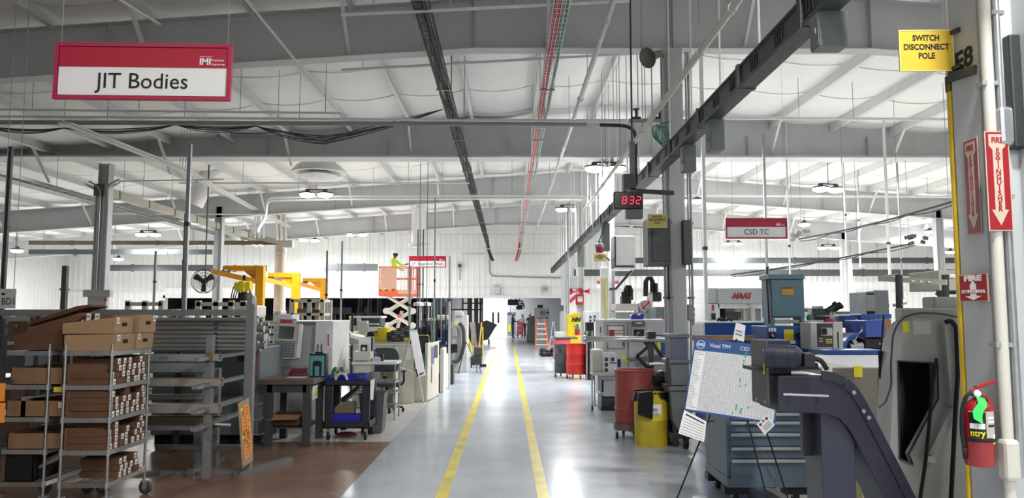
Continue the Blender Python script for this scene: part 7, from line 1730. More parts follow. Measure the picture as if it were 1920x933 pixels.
for a in range(5):
    q = V((0.28 * math.cos(a * 2 * PI / 5),0.28 * math.sin(a * 2 * PI / 5),0.075)); MB().bar((0,0,0.11),q,0.04,0.03).build('base_arm',M_BLACK,ch); MB().cyl(q - V((0.02,0,0.045)),q + V((0.02,0,-0.045)),0.03,n=12).build('caster',M_RUB,ch)
# desk with beige pedestal, partitions
Y = 14.9
x0,x1,z0,z1 = rect(747,687,797,748,Y)
d = thing('desk','beige desk end panel at the aisle with a sloping cover','desk',((x0 + x1) / 2,Y,0))
MB().prism([(x0,Y,0),(x1,Y,0),(x1,Y,at(797,705,Y).z),(at(765,687,Y).x,Y,at(765,686,Y).z),(x0,Y,at(747,686,Y).z)],(0,0.8,0)).build('end_panel',M_BEIGE,d,True,bevel=0.006); MB().b2(x0 + 0.01,x1 - 0.01,Y + 0.02,Y + 0.78,-0.0,0.015).build('kick_strip',M_DSTEEL,d,True)
pt = thing('partition','beige partition panel at the aisle with dark notices on its face','partition',(at(813,690,Y).x,Y,0))
xa = at(797,690,Y).x; xb = at(822,700,15.9)
zp = at(800,644,Y).z
MB().prism([(xa,Y - 0.02,0.01),(xa + 0.05,Y - 0.02,0.01),(xb.x,16.0,0.01),(xb.x - 0.05,16.0,0.01)],(0,0,zp)).build('panel',M_BEIGE,pt,True,bevel=0.008)
def onp(u,v,off=0.004):   # along the aisle face of the partition
    a = V((xa + 0.05,Y - 0.02,0)); b = V((xb.x,16.0,0)); q = a.lerp(b,u); n = V((b.y - a.y,a.x - b.x,0)).normalized(); return q + n * off + V((0,0,zp * v))
for u0,u1,v0,v1,m in ((0.3,0.52,0.62,0.93,mat('lilac_board',(0,0,0))),(0.55,0.85,0.72,0.95,M_DSTEEL)): MB().prism([onp(u0,v0),onp(u1,v0),onp(u1,v1),onp(u0,v1)],(0.006,0,0)).build('notice',m,pt,True)
MB().prism([onp(0.3,0.3),onp(0.34,0.3),onp(0.34,0.6),onp(0.3,0.6)],(0.006,0,0)).build('slot',M_DSTEEL,pt,True)
for u in (0.1,0.9): MB().cyl(onp(u,0,-0.02),onp(u,0,-0.02) + V((0,0,0.03)),0.03,n=10).build('foot',M_DSTEEL,pt,True)
b2 = thing('partition','low pale partition behind the white table with papers pinned on','partition',(at(710,660,14.6).x,14.6,0))
x0,x1,z0,z1 = rect(662,646,775,690,14.6); MB().b2(x0,x1,14.6,14.66,0.0,z1).build('panel',M_BEIGE,b2,True); MB().b2(x0,x1,14.58,14.68,z1 - 0.015,z1 + 0.015).build('top_cap',M_CREAM,b2,True)
for px in (738,762): fbox(b2,'pinned_paper',M_PAPER,px,650,px + 9,674,14.58,0.012,0)
fbox(b2,'joint',M_GREYP,737,646,738,690,14.59,0.01,0)
t = thing('office_desk','pale desk worktop inside the partitions with cups on it','desk',(at(750,688,13.8).x,14.0,0)); x0,x1 = at(705,690,13.8).x,at(738,690,13.8).x; zd = 0.74; MB().b2(x0,x1,13.95,14.55,zd - 0.03,zd).build('worktop',M_GREYL,t,True); MB().b2(x0,x0 + 0.03,14.0,14.5,0,zd - 0.03).b2(x1 - 0.03,x1,14.0,14.5,0,zd - 0.03).build('side_panel',M_BEIGE,t,True)
for i,px in enumerate((708,713,731,735)): one('cup',MB().lathe([(0,0),(0.035,0),(0.042,0.1),(0.036,0.1),(0.03,0.01),(0,0.01)],Matrix.Translation((at(px,680,14.2).x,14.2,zd)),14),(M_PAPER,M_GREYL,M_STEELW,M_BLACK)[i],'white cup leftmost on the desk left of the chair|pale grey cup beside the white one on the desk|grey steel cup third on the desk|black cup rightmost on the desk'.split('|')[i],'cup','cups on the desk')
sbin(776,14.75,at(765,686,14.9).z,0.17,0.24,0.3,mat('bin_green',s(24,110,66),0.45),'green_bin','green plastic bin on the beige desk behind the white easel')
t = thing('black_monitor','black box screen on the beige desk above the green bin','monitor',(at(785,650,15.6).x,15.55,at(785,686,15.5).z)); x = 0.2; MB().b2(-x,x,0,0.25,0.2,0.6).build('case',M_BLACK,t,bevel=0.02); MB().b2(-0.05,0.05,0.08,0.16,0.0,0.2).build('foot',M_BLACK,t); MB().b2(-x * 0.85,x * 0.85,-0.005,0,0.24,0.56).build('screen',M_GLASSD,t)
# ---- white easel board
Y = 14.1
wb = thing('white_easel','white display board seen edge on leaning on a white easel','easel',(at(785,750,Y).x,Y,0))
MB().prism([at(767,618,Y + 0.1),at(782,617,Y + .25),at(798,703,Y),at(783,708,Y - 0.15)],(0,0.02,0)).build('board',M_PAPER,wb,True); MB().prism([at(767,618,Y + 0.09),at(782,617,Y + .24),at(783,621,Y + .24),at(768,623,Y + 0.09)],(0,0.008,0)).build('teal_heading',mat('pale_teal',s(150,220,222),0.5),wb,True)
for q in range(3): c0 = at(787 + 3 * q,701 - q,Y - 0.1); MB().cyl(c0 - V((0,.01,0)),c0 + V((0,.06,0)),0.012,n=8).build('black_dot',M_INK,wb,True)
g1,g2,g3 = ground(795,757),ground(806,749),ground(742,756); top = at(770,622,Y + 0.2)
MB().cyl(top,V((g1.x,g1.y,0)),0.012).build('leg',M_WHITE,wb,True); MB().cyl(top + V((0.08,0.1,0)),V((g2.x,g2.y,0)),0.012).build('leg',M_WHITE,wb,True); MB().cyl(top + V((0,0.1,0)),V((g3.x,g3.y,0)),0.012).build('leg',M_WHITE,wb,True)
MB().cyl(at(745,686,Y + .3),at(783,702,Y),0.014).build('cross_tube',M_WHITE,wb,True); MB().bar(at(780,692,Y - .1),at(783,706,Y - .15),0.02).build('black_clip',M_BLACK,wb,True)
# ================================================================ people
def skin_mesh(verts,edges,radii,sub=2):
    me = bpy.data.meshes.new('sk'); me.from_pydata([tuple(v) for v in verts],edges,[]); o = bpy.data.objects.new('sk',me); C.objects.link(o)
    bpy.context.view_layer.objects.active = o
    m = o.modifiers.new('skin','SKIN'); m.use_smooth_shade = True
    for i,r in enumerate(radii):
        d = me.skin_vertices[0].data[i]; d.radius = r if isinstance(r,tuple) else (r,r); d.use_root = (i == 0)
    sb = o.modifiers.new('sub','SUBSURF'); sb.levels = sub; sb.render_levels = sub
    bpy.context.view_layer.update()
    out = bpy.data.meshes.new_from_object(o.evaluated_get(bpy.context.evaluated_depsgraph_get()))
    bpy.data.objects.remove(o); bpy.data.meshes.remove(me)
    return out
def person(label,loc,rz,J,mats,hat,zone,hair=None,H=1.75,group=None):
    """J: joints in metres, person faces -Y. mats: skin, top, trousers, shoes"""
    t = thing('person',label,'person',loc,rz,group)
    names = list(J); idx = {n: i for i,n in enumerate(names)}
    R = dict(pelvis=(0.15,0.11),waist=(0.135,0.10),chest=(0.165,0.115),neckb=(0.075,0.07),neck=(0.05,0.05),chin=(0.062,0.066),head=(0.078,0.092),crown=(0.055,0.065),
             shl=0.066,shr=0.066,ell=0.046,elr=0.046,wrl=0.03,wrr=0.03,pal=(0.036,0.018),par=(0.036,0.018),hipl=0.095,hipr=0.095,knl=0.062,knr=0.062,anl=0.044,anr=0.044,hel=0.045,her=0.045,tol=0.035,tor=0.035)
    E = [('pelvis','waist'),('waist','chest'),('chest','neckb'),('neckb','neck'),('neck','chin'),('chin','head'),('head','crown')]
    for s_ in 'lr': E += [('chest','sh' + s_),('sh' + s_,'el' + s_),('el' + s_,'wr' + s_),('wr' + s_,'pa' + s_),('pelvis','hip' + s_),('hip' + s_,'kn' + s_),('kn' + s_,'an' + s_),('an' + s_,'to' + s_)]
    V_ = [V(J[n]) for n in names]; RR = [R[n] for n in names]; EE = [(idx[a],idx[b]) for a,b in E]
    # fingers: four unequal, curled, and a thumb from the side of the palm
    for s_ in 'lr':
        w = V(J['wr' + s_]); p = V(J['pa' + s_]); d = (p - w).normalized(); side = d.cross(V((0,0,1)))
        if side.length < 0.2: side = V((1,0,0))
        side.normalize(); dn = d.cross(side).normalized()
        if dn.z > 0: dn = -dn
        for k,(o_,L) in enumerate(((-0.026,0.062),(-0.009,0.075),(0.009,0.07),(0.026,0.055))):
            a = p + d * 0.035 + side * o_; b = a + d * L * 0.5 + dn * 0.012; c = b + d * L * 0.3 + dn * L * 0.4
            i0 = len(V_); V_ += [a,b,c]; RR += [0.0095,0.0085,0.0075]; EE += [(idx['pa' + s_],i0),(i0,i0 + 1),(i0 + 1,i0 + 2)]
        sg = 1 if s_ == 'l' else -1
        a = p - d * 0.01 + side * 0.036 * sg; b = a + d * 0.035 + side * 0.02 * sg + dn * 0.015
        i0 = len(V_); V_ += [a,b]; RR += [0.011,0.009]; EE += [(idx['pa' + s_],i0),(i0,i0 + 1)]
    me = skin_mesh(V_,EE,RR,2)
    for m in mats: me.materials.append(m)
    hv = V(J['head']); kz = V(J['neckb']).z
    for p_ in me.polygons:
        p_.material_index = zone(p_.center); p_.use_smooth = True
    ob = bpy.data.objects.new('body',me); C.objects.link(ob); ob.parent = t
    # face
    c = hv; fd = V(J.get('_f',(0,-1,0))) if '_f' in J else V((0,-1,0))
    up = V((0,0,1)); fd = (fd - up * fd.dot(up) * 0.5).normalized(); sd = fd.cross(up).normalized()
    for k in (-1,1):
        MB().ball(c + fd * 0.082 + sd * 0.032 * k - up * 0.005,0.012).build('eye',M_INK,t,smooth=True)
        MB().ball(c + sd * 0.082 * k - up * 0.02,0.028,(0.5,0.8,1)).build('ear',mats[0],t,smooth=True)
    MB().ball(c + fd * 0.095 - up * 0.035,0.017,(0.8,1.2,1.3)).build('nose',mats[0],t,smooth=True)
    MB().ball(c + fd * 0.08 - up * 0.072,0.02,(1.3,0.4,0.35)).build('mouth',mat('lip',s(120,66,60),0.5),t,smooth=True)
    if hair:
        MB().ball(c + up * 0.012 - fd * 0.012,0.103,(0.93,1.04,1.0)).build('hair',hair,t,smooth=True)
    if hat:
        Mh = Matrix.Translation(c + up * 0.045)
        MB().lathe([(0.125,-0.005),(0.118,0.0),(0.112,0.03),(0.095,0.075),(0.05,0.105),(0,0.112)],Mh @ Matrix.Diagonal((0.95,1.12,1,1)),20).build('hard_hat',hat,t,smooth=True)
        MB().prism([c + up * 0.04 + sd * 0.085 + fd * 0.08,c + up * 0.035 + sd * 0.05 + fd * 0.165,c + up * 0.035 - sd * 0.05 + fd * 0.165,c + up * 0.04 - sd * 0.085 + fd * 0.08],up * 0.008).build('hat_brim',hat,t)
    return t
def stand(**k):
    J = dict(pelvis=(0,0,0.96),waist=(0,0,1.1),chest=(0,0,1.3),neckb=(0,0.0,1.45),neck=(0,-0.01,1.52),chin=(0,-0.025,1.57),head=(0,-0.02,1.65),crown=(0,-0.005,1.71),
             shl=(0.19,0,1.41),shr=(-0.19,0,1.41),ell=(0.25,0.03,1.13),elr=(-0.25,0.03,1.13),wrl=(0.25,-0.06,0.9),wrr=(-0.25,-0.06,0.9),pal=(0.25,-0.09,0.82),par=(-0.25,-0.09,0.82),
             hipl=(0.1,0,0.9),hipr=(-0.1,0,0.9),knl=(0.11,-0.02,0.5),knr=(-0.11,-0.02,0.5),anl=(0.11,0.02,0.08),anr=(-0.11,0.02,0.08),tol=(0.13,-0.15,0.035),tor=(-0.13,-0.15,0.035))
    J.update(k); return J
def zone_std(J,sleeve=True,top_z=0.98,bare=False):
    wl,wr = V(J['wrl']),V(J['wrr']); pl,pr = V(J['pal']),V(J['par']); nz = J['neck'][2] - 0.03
    hx,hy = J['neck'][0],J['neck'][1]
    def z(c):
        if c.z < 0.1: return 3
        for w,p in ((wl,pl),(wr,pr)):
            d = (p - w).normalized()
            if (c - w).dot(d) > -0.01 and (c - w).length < 0.3: return 0
        if c.z > nz and (c - V((hx,hy,c.z))).length < 0.14: return 0
        return 1 if c.z > top_z else 2
    return z
M_HIVIS = mat('hi_vis_green',s(196,226,40),0.7,var=0.06); M_JEAN = mat('dark_jeans',s(48,52,64),0.8,var=0.1); M_SHOE = mat('dark_boots',s(34,30,28),0.6); M_DENIM = mat('blue_jacket',s(62,82,128),0.8,var=0.08); M_GTROU = mat('grey_trousers',s(110,114,124),0.8,var=0.08); M_WSHIRT = mat('white_shirt',s(228,228,228),0.8,var=0.04); M_HARD = mat('white_hat',s(240,240,240),0.35,var=0.02); M_SKD = mat('dark_skin',s(70,48,38),0.6,var=0.06)
# ---- scissor lift
YL = 31.0; pz = at(740,552,YL).z
xl0,xl1 = at(710,550,YL).x,at(781,550,YL).x; xc = (xl0 + xl1) / 2
L = thing('scissor_lift','raised scissor lift with orange guard rails and white folding arms','scissor lift',(xc,YL + 0.5,0))
M_OR = mat('lift_orange',s(232,112,64),0.5,var=0.08); M_ORP = mat('faded_orange',s(226,176,152),0.5,var=0.08); M_LW = mat('lift_white',s(216,212,202),0.45,var=0.06)
MB().b2(xl0,xl1,YL,YL + 1.0,pz - 0.06,pz + 0.02).build('platform',M_OR,L,True)
MB().b2(xl0,at(746,550,YL).x,YL - 0.02,YL,pz - 0.05,pz + 0.22).build('toe_board',M_OR,L,True)
MB().b2(at(746,550,YL).x,xl1 - 0.05,YL - 0.02,YL,pz + 0.02,pz + 0.2).build('toe_board',M_ORP,L,True)
for i in range(6):
    x = xl0 + 0.02 + i * 0.13; MB().prism([(x,YL - 0.025,pz + 0.15),(x + 0.05,YL - 0.025,pz + 0.15),(x + 0.1,YL - 0.025,pz + 0.22),(x + 0.05,YL - 0.025,pz + 0.22)],(0,0.004,0)).build('hazard_stripe',M_YEL if i % 2 else M_BLACK,L,True)
zr = at(740,500,YL).z
for yy_ in (YL + 0.02,YL + 0.98):
    for zz in (zr,(zr + pz) / 2 + 0.1): MB().b2(xl0,xl1 - 0.05,yy_ - 0.02,yy_ + 0.02,zz - 0.02,zz + 0.02).build('guard_rail',M_OR,L,True)
    for px in (711,733,752,758,766,775,780): MB().b2(at(px,530,YL).x - 0.018,at(px,530,YL).x + 0.018,yy_ - 0.015,yy_ + 0.015,pz,zr).build('rail_post',M_OR if px < 740 or px > 760 else M_LW,L,True)
for xx in (xl0 + 0.02,xl1 - 0.07): MB().b2(xx - 0.02,xx + 0.02,YL,YL + 1.0,zr - 0.02,zr + 0.02).build('end_rail',M_OR,L,True)
MB().b2(at(713,520,YL).x,at(744,520,YL).x,YL - 0.005,YL + 0.005,at(730,541,YL).z,zr - 0.02).build('faded_panel',M_ORP,L,True)
zb = 0.62; n = 3; za = [pz - 0.06 - (pz - 0.06 - zb) * i / n for i in range(n + 1)]
xa,xb = xl0 + 0.3,xl1 - 0.25
for i in range(n):
    for yy_ in (YL + 0.12,YL + 0.82):
        MB().bar((xa,yy_,za[i]),(xb,yy_,za[i + 1]),0.09,0.2,V((0,1,0))).build('scissor_arm',M_LW,L,True,bevel=0.02)
        MB().bar((xb,yy_ + 0.1,za[i]),(xa,yy_ + 0.1,za[i + 1]),0.09,0.2,V((0,1,0))).build('scissor_arm',M_LW,L,True,bevel=0.02)
    for x in (xa,xb): MB().cyl((x,YL + 0.05,za[i + 1]),(x,YL + 0.95,za[i + 1]),0.13,n=14).build('pivot_tube',M_LW,L,True,smooth=40)
MB().cyl(((xa + xb) / 2 - 0.2,YL + 0.45,za[3]),((xa + xb) / 2 + 0.1,YL + 0.45,za[1]),0.07).build('hydraulic_ram',M_LW,L,True)
MB().box(((xa + xb) / 2 + 0.05,YL + 0.05,(za[1] + za[2]) / 2 + 0.1),(0.2,0.02,0.12),Matrix.Rotation(-0.5,3,'Y')).build('red_plate',mat('lift_red',s(216,84,72),0.5),L,True)
MB().b2(xl0 + 0.1,xl1 - 0.1,YL + 0.05,YL + 0.95,0.2,zb - 0.02).build('chassis',M_LW,L,True,bevel=0.03)
for x in (xl0 + 0.35,xl1 - 0.35):
    for yy_ in (YL + 0.05,YL + 0.95): MB().cyl((x,yy_ - 0.06,0.2),(x,yy_ + 0.06,0.2),0.2,n=20).build('wheel',M_RUB,L,True,smooth=40)
# man on the lift, facing right, arm out on the rail
J = stand(ell=(0.24,-0.22,1.2),wrl=(0.2,-0.46,1.24),pal=(0.19,-0.54,1.25),elr=(-0.26,-0.16,1.14),wrr=(-0.2,-0.36,1.0),par=(-0.18,-0.44,0.98),neck=(0,-0.03,1.52),chin=(0,-0.06,1.56),head=(0,-0.065,1.64),crown=(0,-0.05,1.7))
pp = at(738,545,YL + 0.5)
zz = zone_std(J)
def zlift(c):
    return 0 if c.z > 1.5 else zz(c)
person('person in a hi-vis yellow green hoodie and white hard hat standing on the lift',(pp.x,YL + 0.5,pz + 0.02),math.radians(78),J,[M_SKD,M_HIVIS,mat('lift_trousers',s(120,124,118),0.8),M_SHOE],M_HARD,zlift,hair=M_BLACK,group='people')
# two people at the end of the aisle
Yp = 56.0; p = at(961.5,632,Yp)
J = stand(ell=(0.25,-0.12,1.15),wrl=(0.16,-0.3,1.2),pal=(0.14,-0.37,1.22),elr=(-0.25,-0.14,1.15),wrr=(-0.12,-0.32,1.15),par=(-0.09,-0.39,1.16))
person('person in a blue jacket and white hard hat standing at the end of the aisle',(p.x,Yp,0),math.radians(75),J,[M_SKIN,M_DENIM,M_GTROU,M_SHOE],M_HARD,zone_std(J),group='people')
p = at(982,632,Yp)
J = stand(pelvis=(0,0.05,0.95),waist=(0,0.0,1.08),chest=(0,-0.06,1.26),neckb=(0,-0.12,1.4),neck=(0,-0.16,1.46),chin=(0,-0.19,1.5),head=(0,-0.21,1.57),crown=(0,-0.2,1.63),shl=(0.19,-0.08,1.36),shr=(-0.19,-0.08,1.36),ell=(0.3,-0.15,1.1),wrl=(0.22,-0.35,1.05),pal=(0.2,-0.42,1.05),elr=(-0.3,-0.15,1.1),wrr=(-0.22,-0.35,1.05),par=(-0.2,-0.42,1.05))
person('person in a white shirt and white hard hat bending over a hand truck',(p.x,Yp + 0.4,0),math.radians(200),J,[M_SKIN,M_WSHIRT,mat('dark_trousers',s(40,42,50),0.8),M_SHOE],M_HARD,zone_std(J,top_z=1.02),group='people')
p = at(993,630,Yp + 1.5)
J = stand(); person('person in dark blue clothes half hidden behind the bending one',(p.x,Yp + 1.5,0),math.radians(150),J,[M_SKIN,mat('navy_shirt',s(60,62,96),0.8),M_JEAN,M_SHOE],M_HARD,zone_std(J),group='people')
# hand truck with pink load
t = thing('hand_truck','hand truck with reddish boxes between the people at the end of the aisle','hand truck',(at(975,632,55.2).x,55.2,0))
for dx in (-0.2,0.2): MB().cyl((at(975,600,55.2).x + dx,55.2,0.15),(at(977,600,55.2).x + dx,55.35,1.35),0.02).build('upright',M_LETR,t,True)
for i in range(3): fbox(t,'red_box',M_PINK,970,603 + i * 8,981,610 + i * 8,55.0,0.3,0.01)
for dx in (-0.25,0.25): MB().cyl((at(977,630,55.2).x + dx - 0.03,55.2,0.16),(at(977,630,55.2).x + dx + 0.03,55.2,0.16),0.16,n=16).build('wheel',M_RUB,t,True,smooth=40)
MB().b2(at(970,630,55).x,at(984,630,55).x,54.9,55.2,0.05,0.08).build('toe_plate',M_GALV,t,True)
# ---- beyond the opening
t = thing('display_screen','black flat screen hung from the ceiling beyond the people','screen',at(962,573,57.5)); fbox(t,'screen_case',M_BLACK,952,561,972,572,57.5,0.15,0.01); fbox(t,'screen_face',M_GLASSD,953,562,971,571,57.48,0.02); 
for px in (958,967): MB().cyl(at(px,561,57.6),(at(px,561,57.6).x,57.6,4.0),0.03).build('hanger',M_BLACK,t,True)
t = thing('coiled_cables','black bundle of coiled cables hanging right of the black screen','cable',at(975,578,57.0))
for i in range(4): c0 = at(975 + i,566 + i * 3,57.0); MB().tube([c0 + V((0.22 * math.cos(a * PI / 6),0.03 * i,0.14 * math.sin(a * PI / 6))) for a in range(12)],0.035,6,True).build('coil',M_BLACK,t,True)
fbox(t,'black_box',M_BLACK,968,573,979,580,57.0,0.3,0.02); MB().cyl(at(974,566,57),(at(974,566,57).x,57,4.0),0.03).build('hanger',M_BLACK,t,True)
t = thing('notice_board','tall purple edged notice board beside the white doors','notice board',(at(959,625,61).x,61,0)); fbox(t,'board_face',M_STEELW,951,587,967,624,61,0.06,0); fbox(t,'purple_header',mat('purple',s(76,62,112),0.5),951,585,967,590,60.98,0.1,0); fbox(t,'yellow_sheet',M_YTAG,953,608,958,622,60.97,0.02,0); fbox(t,'stand',M_STEELW,951,624,967,626,61,0.3,z0=0)
t = thing('grey_cabinet','tall grey control cabinet behind the orange ladder','cabinet',(at(1015,640,45.0).x,45.0,0)); fbox(t,'cabinet_body',M_FRAME,1003,577,1030,640,45.0,0.8,0.02,z0=0.0); fbox(t,'top_box',M_DSTEEL,1008,571,1018,578,45.1,0.4); fbox(t,'gauge_panel',M_STEELW,1012,582,1022,592,44.97,0.03,0)
for px,py in ((1014,584),(1024,584),(1027,584),(1024,594)): fbox(t,'instrument',M_BLACK,px,py,px + 2.5,py + 3.5,44.95,0.03,0)
t = thing('green_booth','grey green machine side left of the grey cabinet','machine',(at(995,640,46.5).x,46.5,0)); MB().prism([at(1003,592,46.5),at(1003,640,46.5),at(987,640,46.5),at(990,610,46.5),at(995,592,46.5)],(0,1.0,0)).build('side_cover',mat('dull_green',s(118,124,116),0.5),t,True); fbox(t,'foot',M_BUS,989,640,1003,641,46.5,0.8,z0=0.0)
# ladder
YA = 37.0
t = thing('step_ladder','orange step ladder with white treads standing in the aisle','ladder',(at(1015,655,YA).x,YA,0)); M_LAD = mat('ladder_orange',s(232,104,60),0.5,var=0.06)
tl,tr = at(1008,597,YA + 0.5),at(1020,597,YA + 0.5); bl,br_ = ground(1003,654),ground(1028,654)
bl = V((bl.x,YA - 0.1,0)); br_ = V((br_.x,YA - 0.1,0))
for a,b in ((tl,bl),(tr,br_)): MB().bar(a,b,0.06,0.05).build('side_rail',M_LAD,t,True)
for a,b in ((tl + V((0,.1,0)),V((bl.x + 0.05,YA + 0.95,0))),(tr + V((0,.1,0)),V((br_.x - 0.05,YA + 0.95,0)))): MB().bar(a,b,0.05,0.03).build('rear_rail',M_LAD,t,True)
for i in range(1,6): u = i / 6.0; MB().bar(tl.lerp(bl,u),tr.lerp(br_,u),0.09,0.06).build('tread',M_ALU,t,True)
MB().box((tl + tr) / 2 + V((0,0.08,0.02)),(0.36,0.25,0.06)).build('top_cap',M_DSTEEL,t,True)
# black heap + folded tarp frame by the ladder
t = thing('black_heap','heap of black bags on the floor between the ladder and the red chest','heap',(at(1029,665,31.0).x,31.0,0)); rnd = random.Random(8)
for i in range(7): r_ = rnd.uniform(0.1,0.18); MB().ball((at(1029,665,31).x + rnd.uniform(-0.25,0.25),31 + rnd.uniform(-0.2,0.2),r_ * 0.75 + (0.16 if i > 4 else 0)),r_,(1.3,1,0.8)).build('bag',Mp,t,True,smooth=True)
t = thing('folded_screen','dark blue covered A-frame standing right of the orange ladder','frame',(at(1036,650,33.0).x,33.0,0)); MB().prism([at(1037,603,33),at(1042,606,33),at(1036,636,33),at(1028,636,33)],(0,0.25,0)).build('cover',mat('slate_blue',s(70,84,104),0.6),t,True)
for a,b in (((1037,603),(1028,655)),((1038,603),(1044,655)),((1031,632),(1043,632))): MB().cyl(at(*a,33),V((at(*b,33).x,33,max(0,at(*b,33).z) if b[1] < 640 else 0)),0.025).build('leg',M_GALV,t,True)
# black tilt truck, pipes cage
t = thing('tilt_truck','black plastic tilt truck by the left side of the white doors','tilt truck',(at(912,640,44.0).x,44.0,0))
MB().prism([at(893,609,44),at(912,602,44),at(930,610,44),at(928,614,44),at(915,636,44),at(895,640,44),at(886,630,44)],(0,1.0,0)).build('tub',mat('tub_black',s(40,42,46),0.5,var=0.1),t,True,bevel=0.02); MB().prism([at(891,608,43.95),at(912,600,43.95),at(932,609,43.95),at(930,612,43.95),at(912,604,43.95),at(893,611,43.95)],(0,1.1,0)).build('rim',mat('tub_black',(0,0,0)),t,True)
for dx in (-0.3,0.25): MB().cyl((at(908,640,44).x + dx - 0.04,44.5,0.13),(at(908,640,44).x + dx + 0.04,44.5,0.13),0.13,n=14).build('wheel',M_RUB,t,True)
t = thing('pipe_cage','black pipe frame standing in front of dark ducts left of the doors','frame',(at(870,600,43.0).x,43.0,0))
for a,b in (((838,556),(905,558)),((845,580),(905,580)),((868,568),(905,568))): MB().cyl(at(*a,43),at(*b,43),0.035).build('rail',M_BLACK,t,True)
for px in (845,868,884,905): MB().cyl(at(px,556,43),(at(px,556,43).x,43,0),0.035).build('post',M_BLACK,t,True)
for i,(px,w,m) in enumerate(((866,4,M_WHITE),(880,8,mat('brown_grey_duct',s(92,86,82),0.6,var=0.2)),(893,8,mat('brown_grey_duct',(0,0,0))),(901,5,mat('red_brown_duct',s(84,62,54),0.6,var=0.2)),(820,5,M_STEELW),(836,4,M_WHITE))):
    x = at(px,600,46).x; r_ = w / 1443 * 46 * 0.5; t = thing('vertical_duct',['white vertical pipe at the left of the black pipe frame','wide brown grey duct behind the middle of the pipe frame','second brown grey duct behind the pipe frame','red brown duct nearest the white doors','pale pipe in the dark bay above the blue machine','white pipe in the dark bay right of the blue machine'][i],'duct',(x,46,0),0,'ducts in the dark bay')
    MB().lathe([(r_,0),(r_,4.0)],n=16).build('duct',m,t,smooth=True); MB().lathe([(r_,1.0),(r_ + 0.02,1.03),(r_,1.06)],n=16).build('seam_band',M_DSTEEL,t)
# gear in the dark bay
for i,(px,py0,w,m) in enumerate(((360,575,30,M_BUS),(640,580,30,M_BUS),(690,560,18,mat('panel_dark',(0,0,0))),(560,585,40,M_DSTEEL),(800,575,30,M_BUS))):
    t = thing('storage_rack',['dark rack of gear at the left of the dark bay','dark rack of gear in the dark bay left of the scissor lift','tall dark cabinet in the dark bay behind the scissor lift','dark rack of gear in the dark bay behind the cranes','dark rack of gear in the dark bay right of the scissor lift'][i],'rack',(at(px,600,46).x,46,0),0,'racks in the dark bay')
    x0,x1,z0,z1 = rect(px - w,py0,px + w,640,46)
    for x in (x0,(x0 + x1) / 2,x1): MB().b2(x - 0.04,x + 0.04,46,46.1,0,z1).b2(x - 0.04,x + 0.04,46.9,47,0,z1).build('upright',m,t,True)
    for q in range(3): MB().b2(x0,x1,46,47,0.3 + q * 0.7,0.36 + q * 0.7).build('shelf',m,t,True); MB().b2(x0 + 0.3,x1 - 0.4,46.2,46.8,0.36 + q * 0.7,0.7 + q * 0.7).build('load',M_DSTEEL,t,True)
# ================================================================ left middle ground
# yellow jib cranes
def crane(px_l,px_p0,px_p1,py,Y,label,hoist=False,boom=0.6):
    x0,x1,_,zt = rect(px_p0,py,px_p1,580,Y); xl = at(px_l,py,Y).x; w = x1 - x0
    t = thing('jib_crane',label,'crane',((x0 + x1) / 2,Y,0),0,'yellow jib cranes')
    MB().b2(x0,x1,Y,Y + w,0,zt).build('mast',M_CRANE,t,True,bevel=0.01); MB().b2(x0 - 0.2,x1 + 0.2,Y - 0.2,Y + w + 0.2,0,0.03).build('base_plate',M_CRANE,t,True)
    h = w * 0.62
    MB().b2(xl,x0,Y + 0.02,Y + w - 0.02,zt - h,zt).build('top_arm',M_CRANE,t,True,bevel=0.008)
    MB().prism([(x0,Y + 0.08,zt - h),(x0 - w * 1.6,Y + 0.08,zt - h),(x0,Y + 0.08,zt - h - w * 1.3)],(0,w * 0.4,0)).build('gusset',M_CRANE,t,True)
    zb = zt - h - 0.14; MB().bar((xl - 0.1,Y - 0.5,zb + 0.1),(x0 + w * 0.3,Y + 0.1,zb - 0.16),0.1,0.13).build('boom',mat('crane_orange',s(224,148,34),0.45),t,True)
    MB().cyl((xl + 0.15,Y + 0.1,zt - h),(xl + 0.15,Y - 0.35,zb + 0.1),0.05).build('pivot',M_DSTEEL,t,True)
    if hoist:
        hx,hz = at(457,537,Y - 0.35).x,at(457,537,Y - 0.35).z
        hb = MB().cyl((hx - 0.22,Y - 0.35,hz),(hx + 0.2,Y - 0.35,hz + 0.02),0.13,n=18).build('hoist_motor',M_YEL,t,True,smooth=40)
        MB().box((hx - 0.02,Y - 0.35,hz),(0.16,0.3,0.3)).build('hoist_body',M_YEL,t,True,bevel=0.03); MB().bar((hx,Y - 0.35,hz + 0.1),(hx,Y - 0.32,zb),0.06).build('trolley',M_BLACK,t,True)
        MB().lathe([(0.02,0),(0.12,-0.05),(0.14,-0.35),(0.08,-0.5),(0,-0.5)],Matrix.Translation((hx + 0.02,Y - 0.35,hz - 0.12)),14).build('chain_bag',M_BLACK,t,True)
        for k in range(3): MB().tube(catmull([(hx - 0.25 + 0.08 * k,Y - 0.4,hz),(hx - 0.3 + 0.05 * k,Y - 0.42,hz - 0.35),(hx - 0.18 + 0.06 * k,Y - 0.4,hz - 0.6),(hx - 0.1,Y - 0.4,hz - 0.1)]),0.015,6).build('hoist_cable',M_BLACK,t,True)
    return t
crane(417,478,493,498,21.0,'nearest and tallest yellow jib crane with a yellow hoist',hoist=True)
crane(502,546,560,511,25.0,'middle yellow jib crane right of the brown duct')
crane(567,600,612,521,28.5,'farthest smallest yellow jib crane')
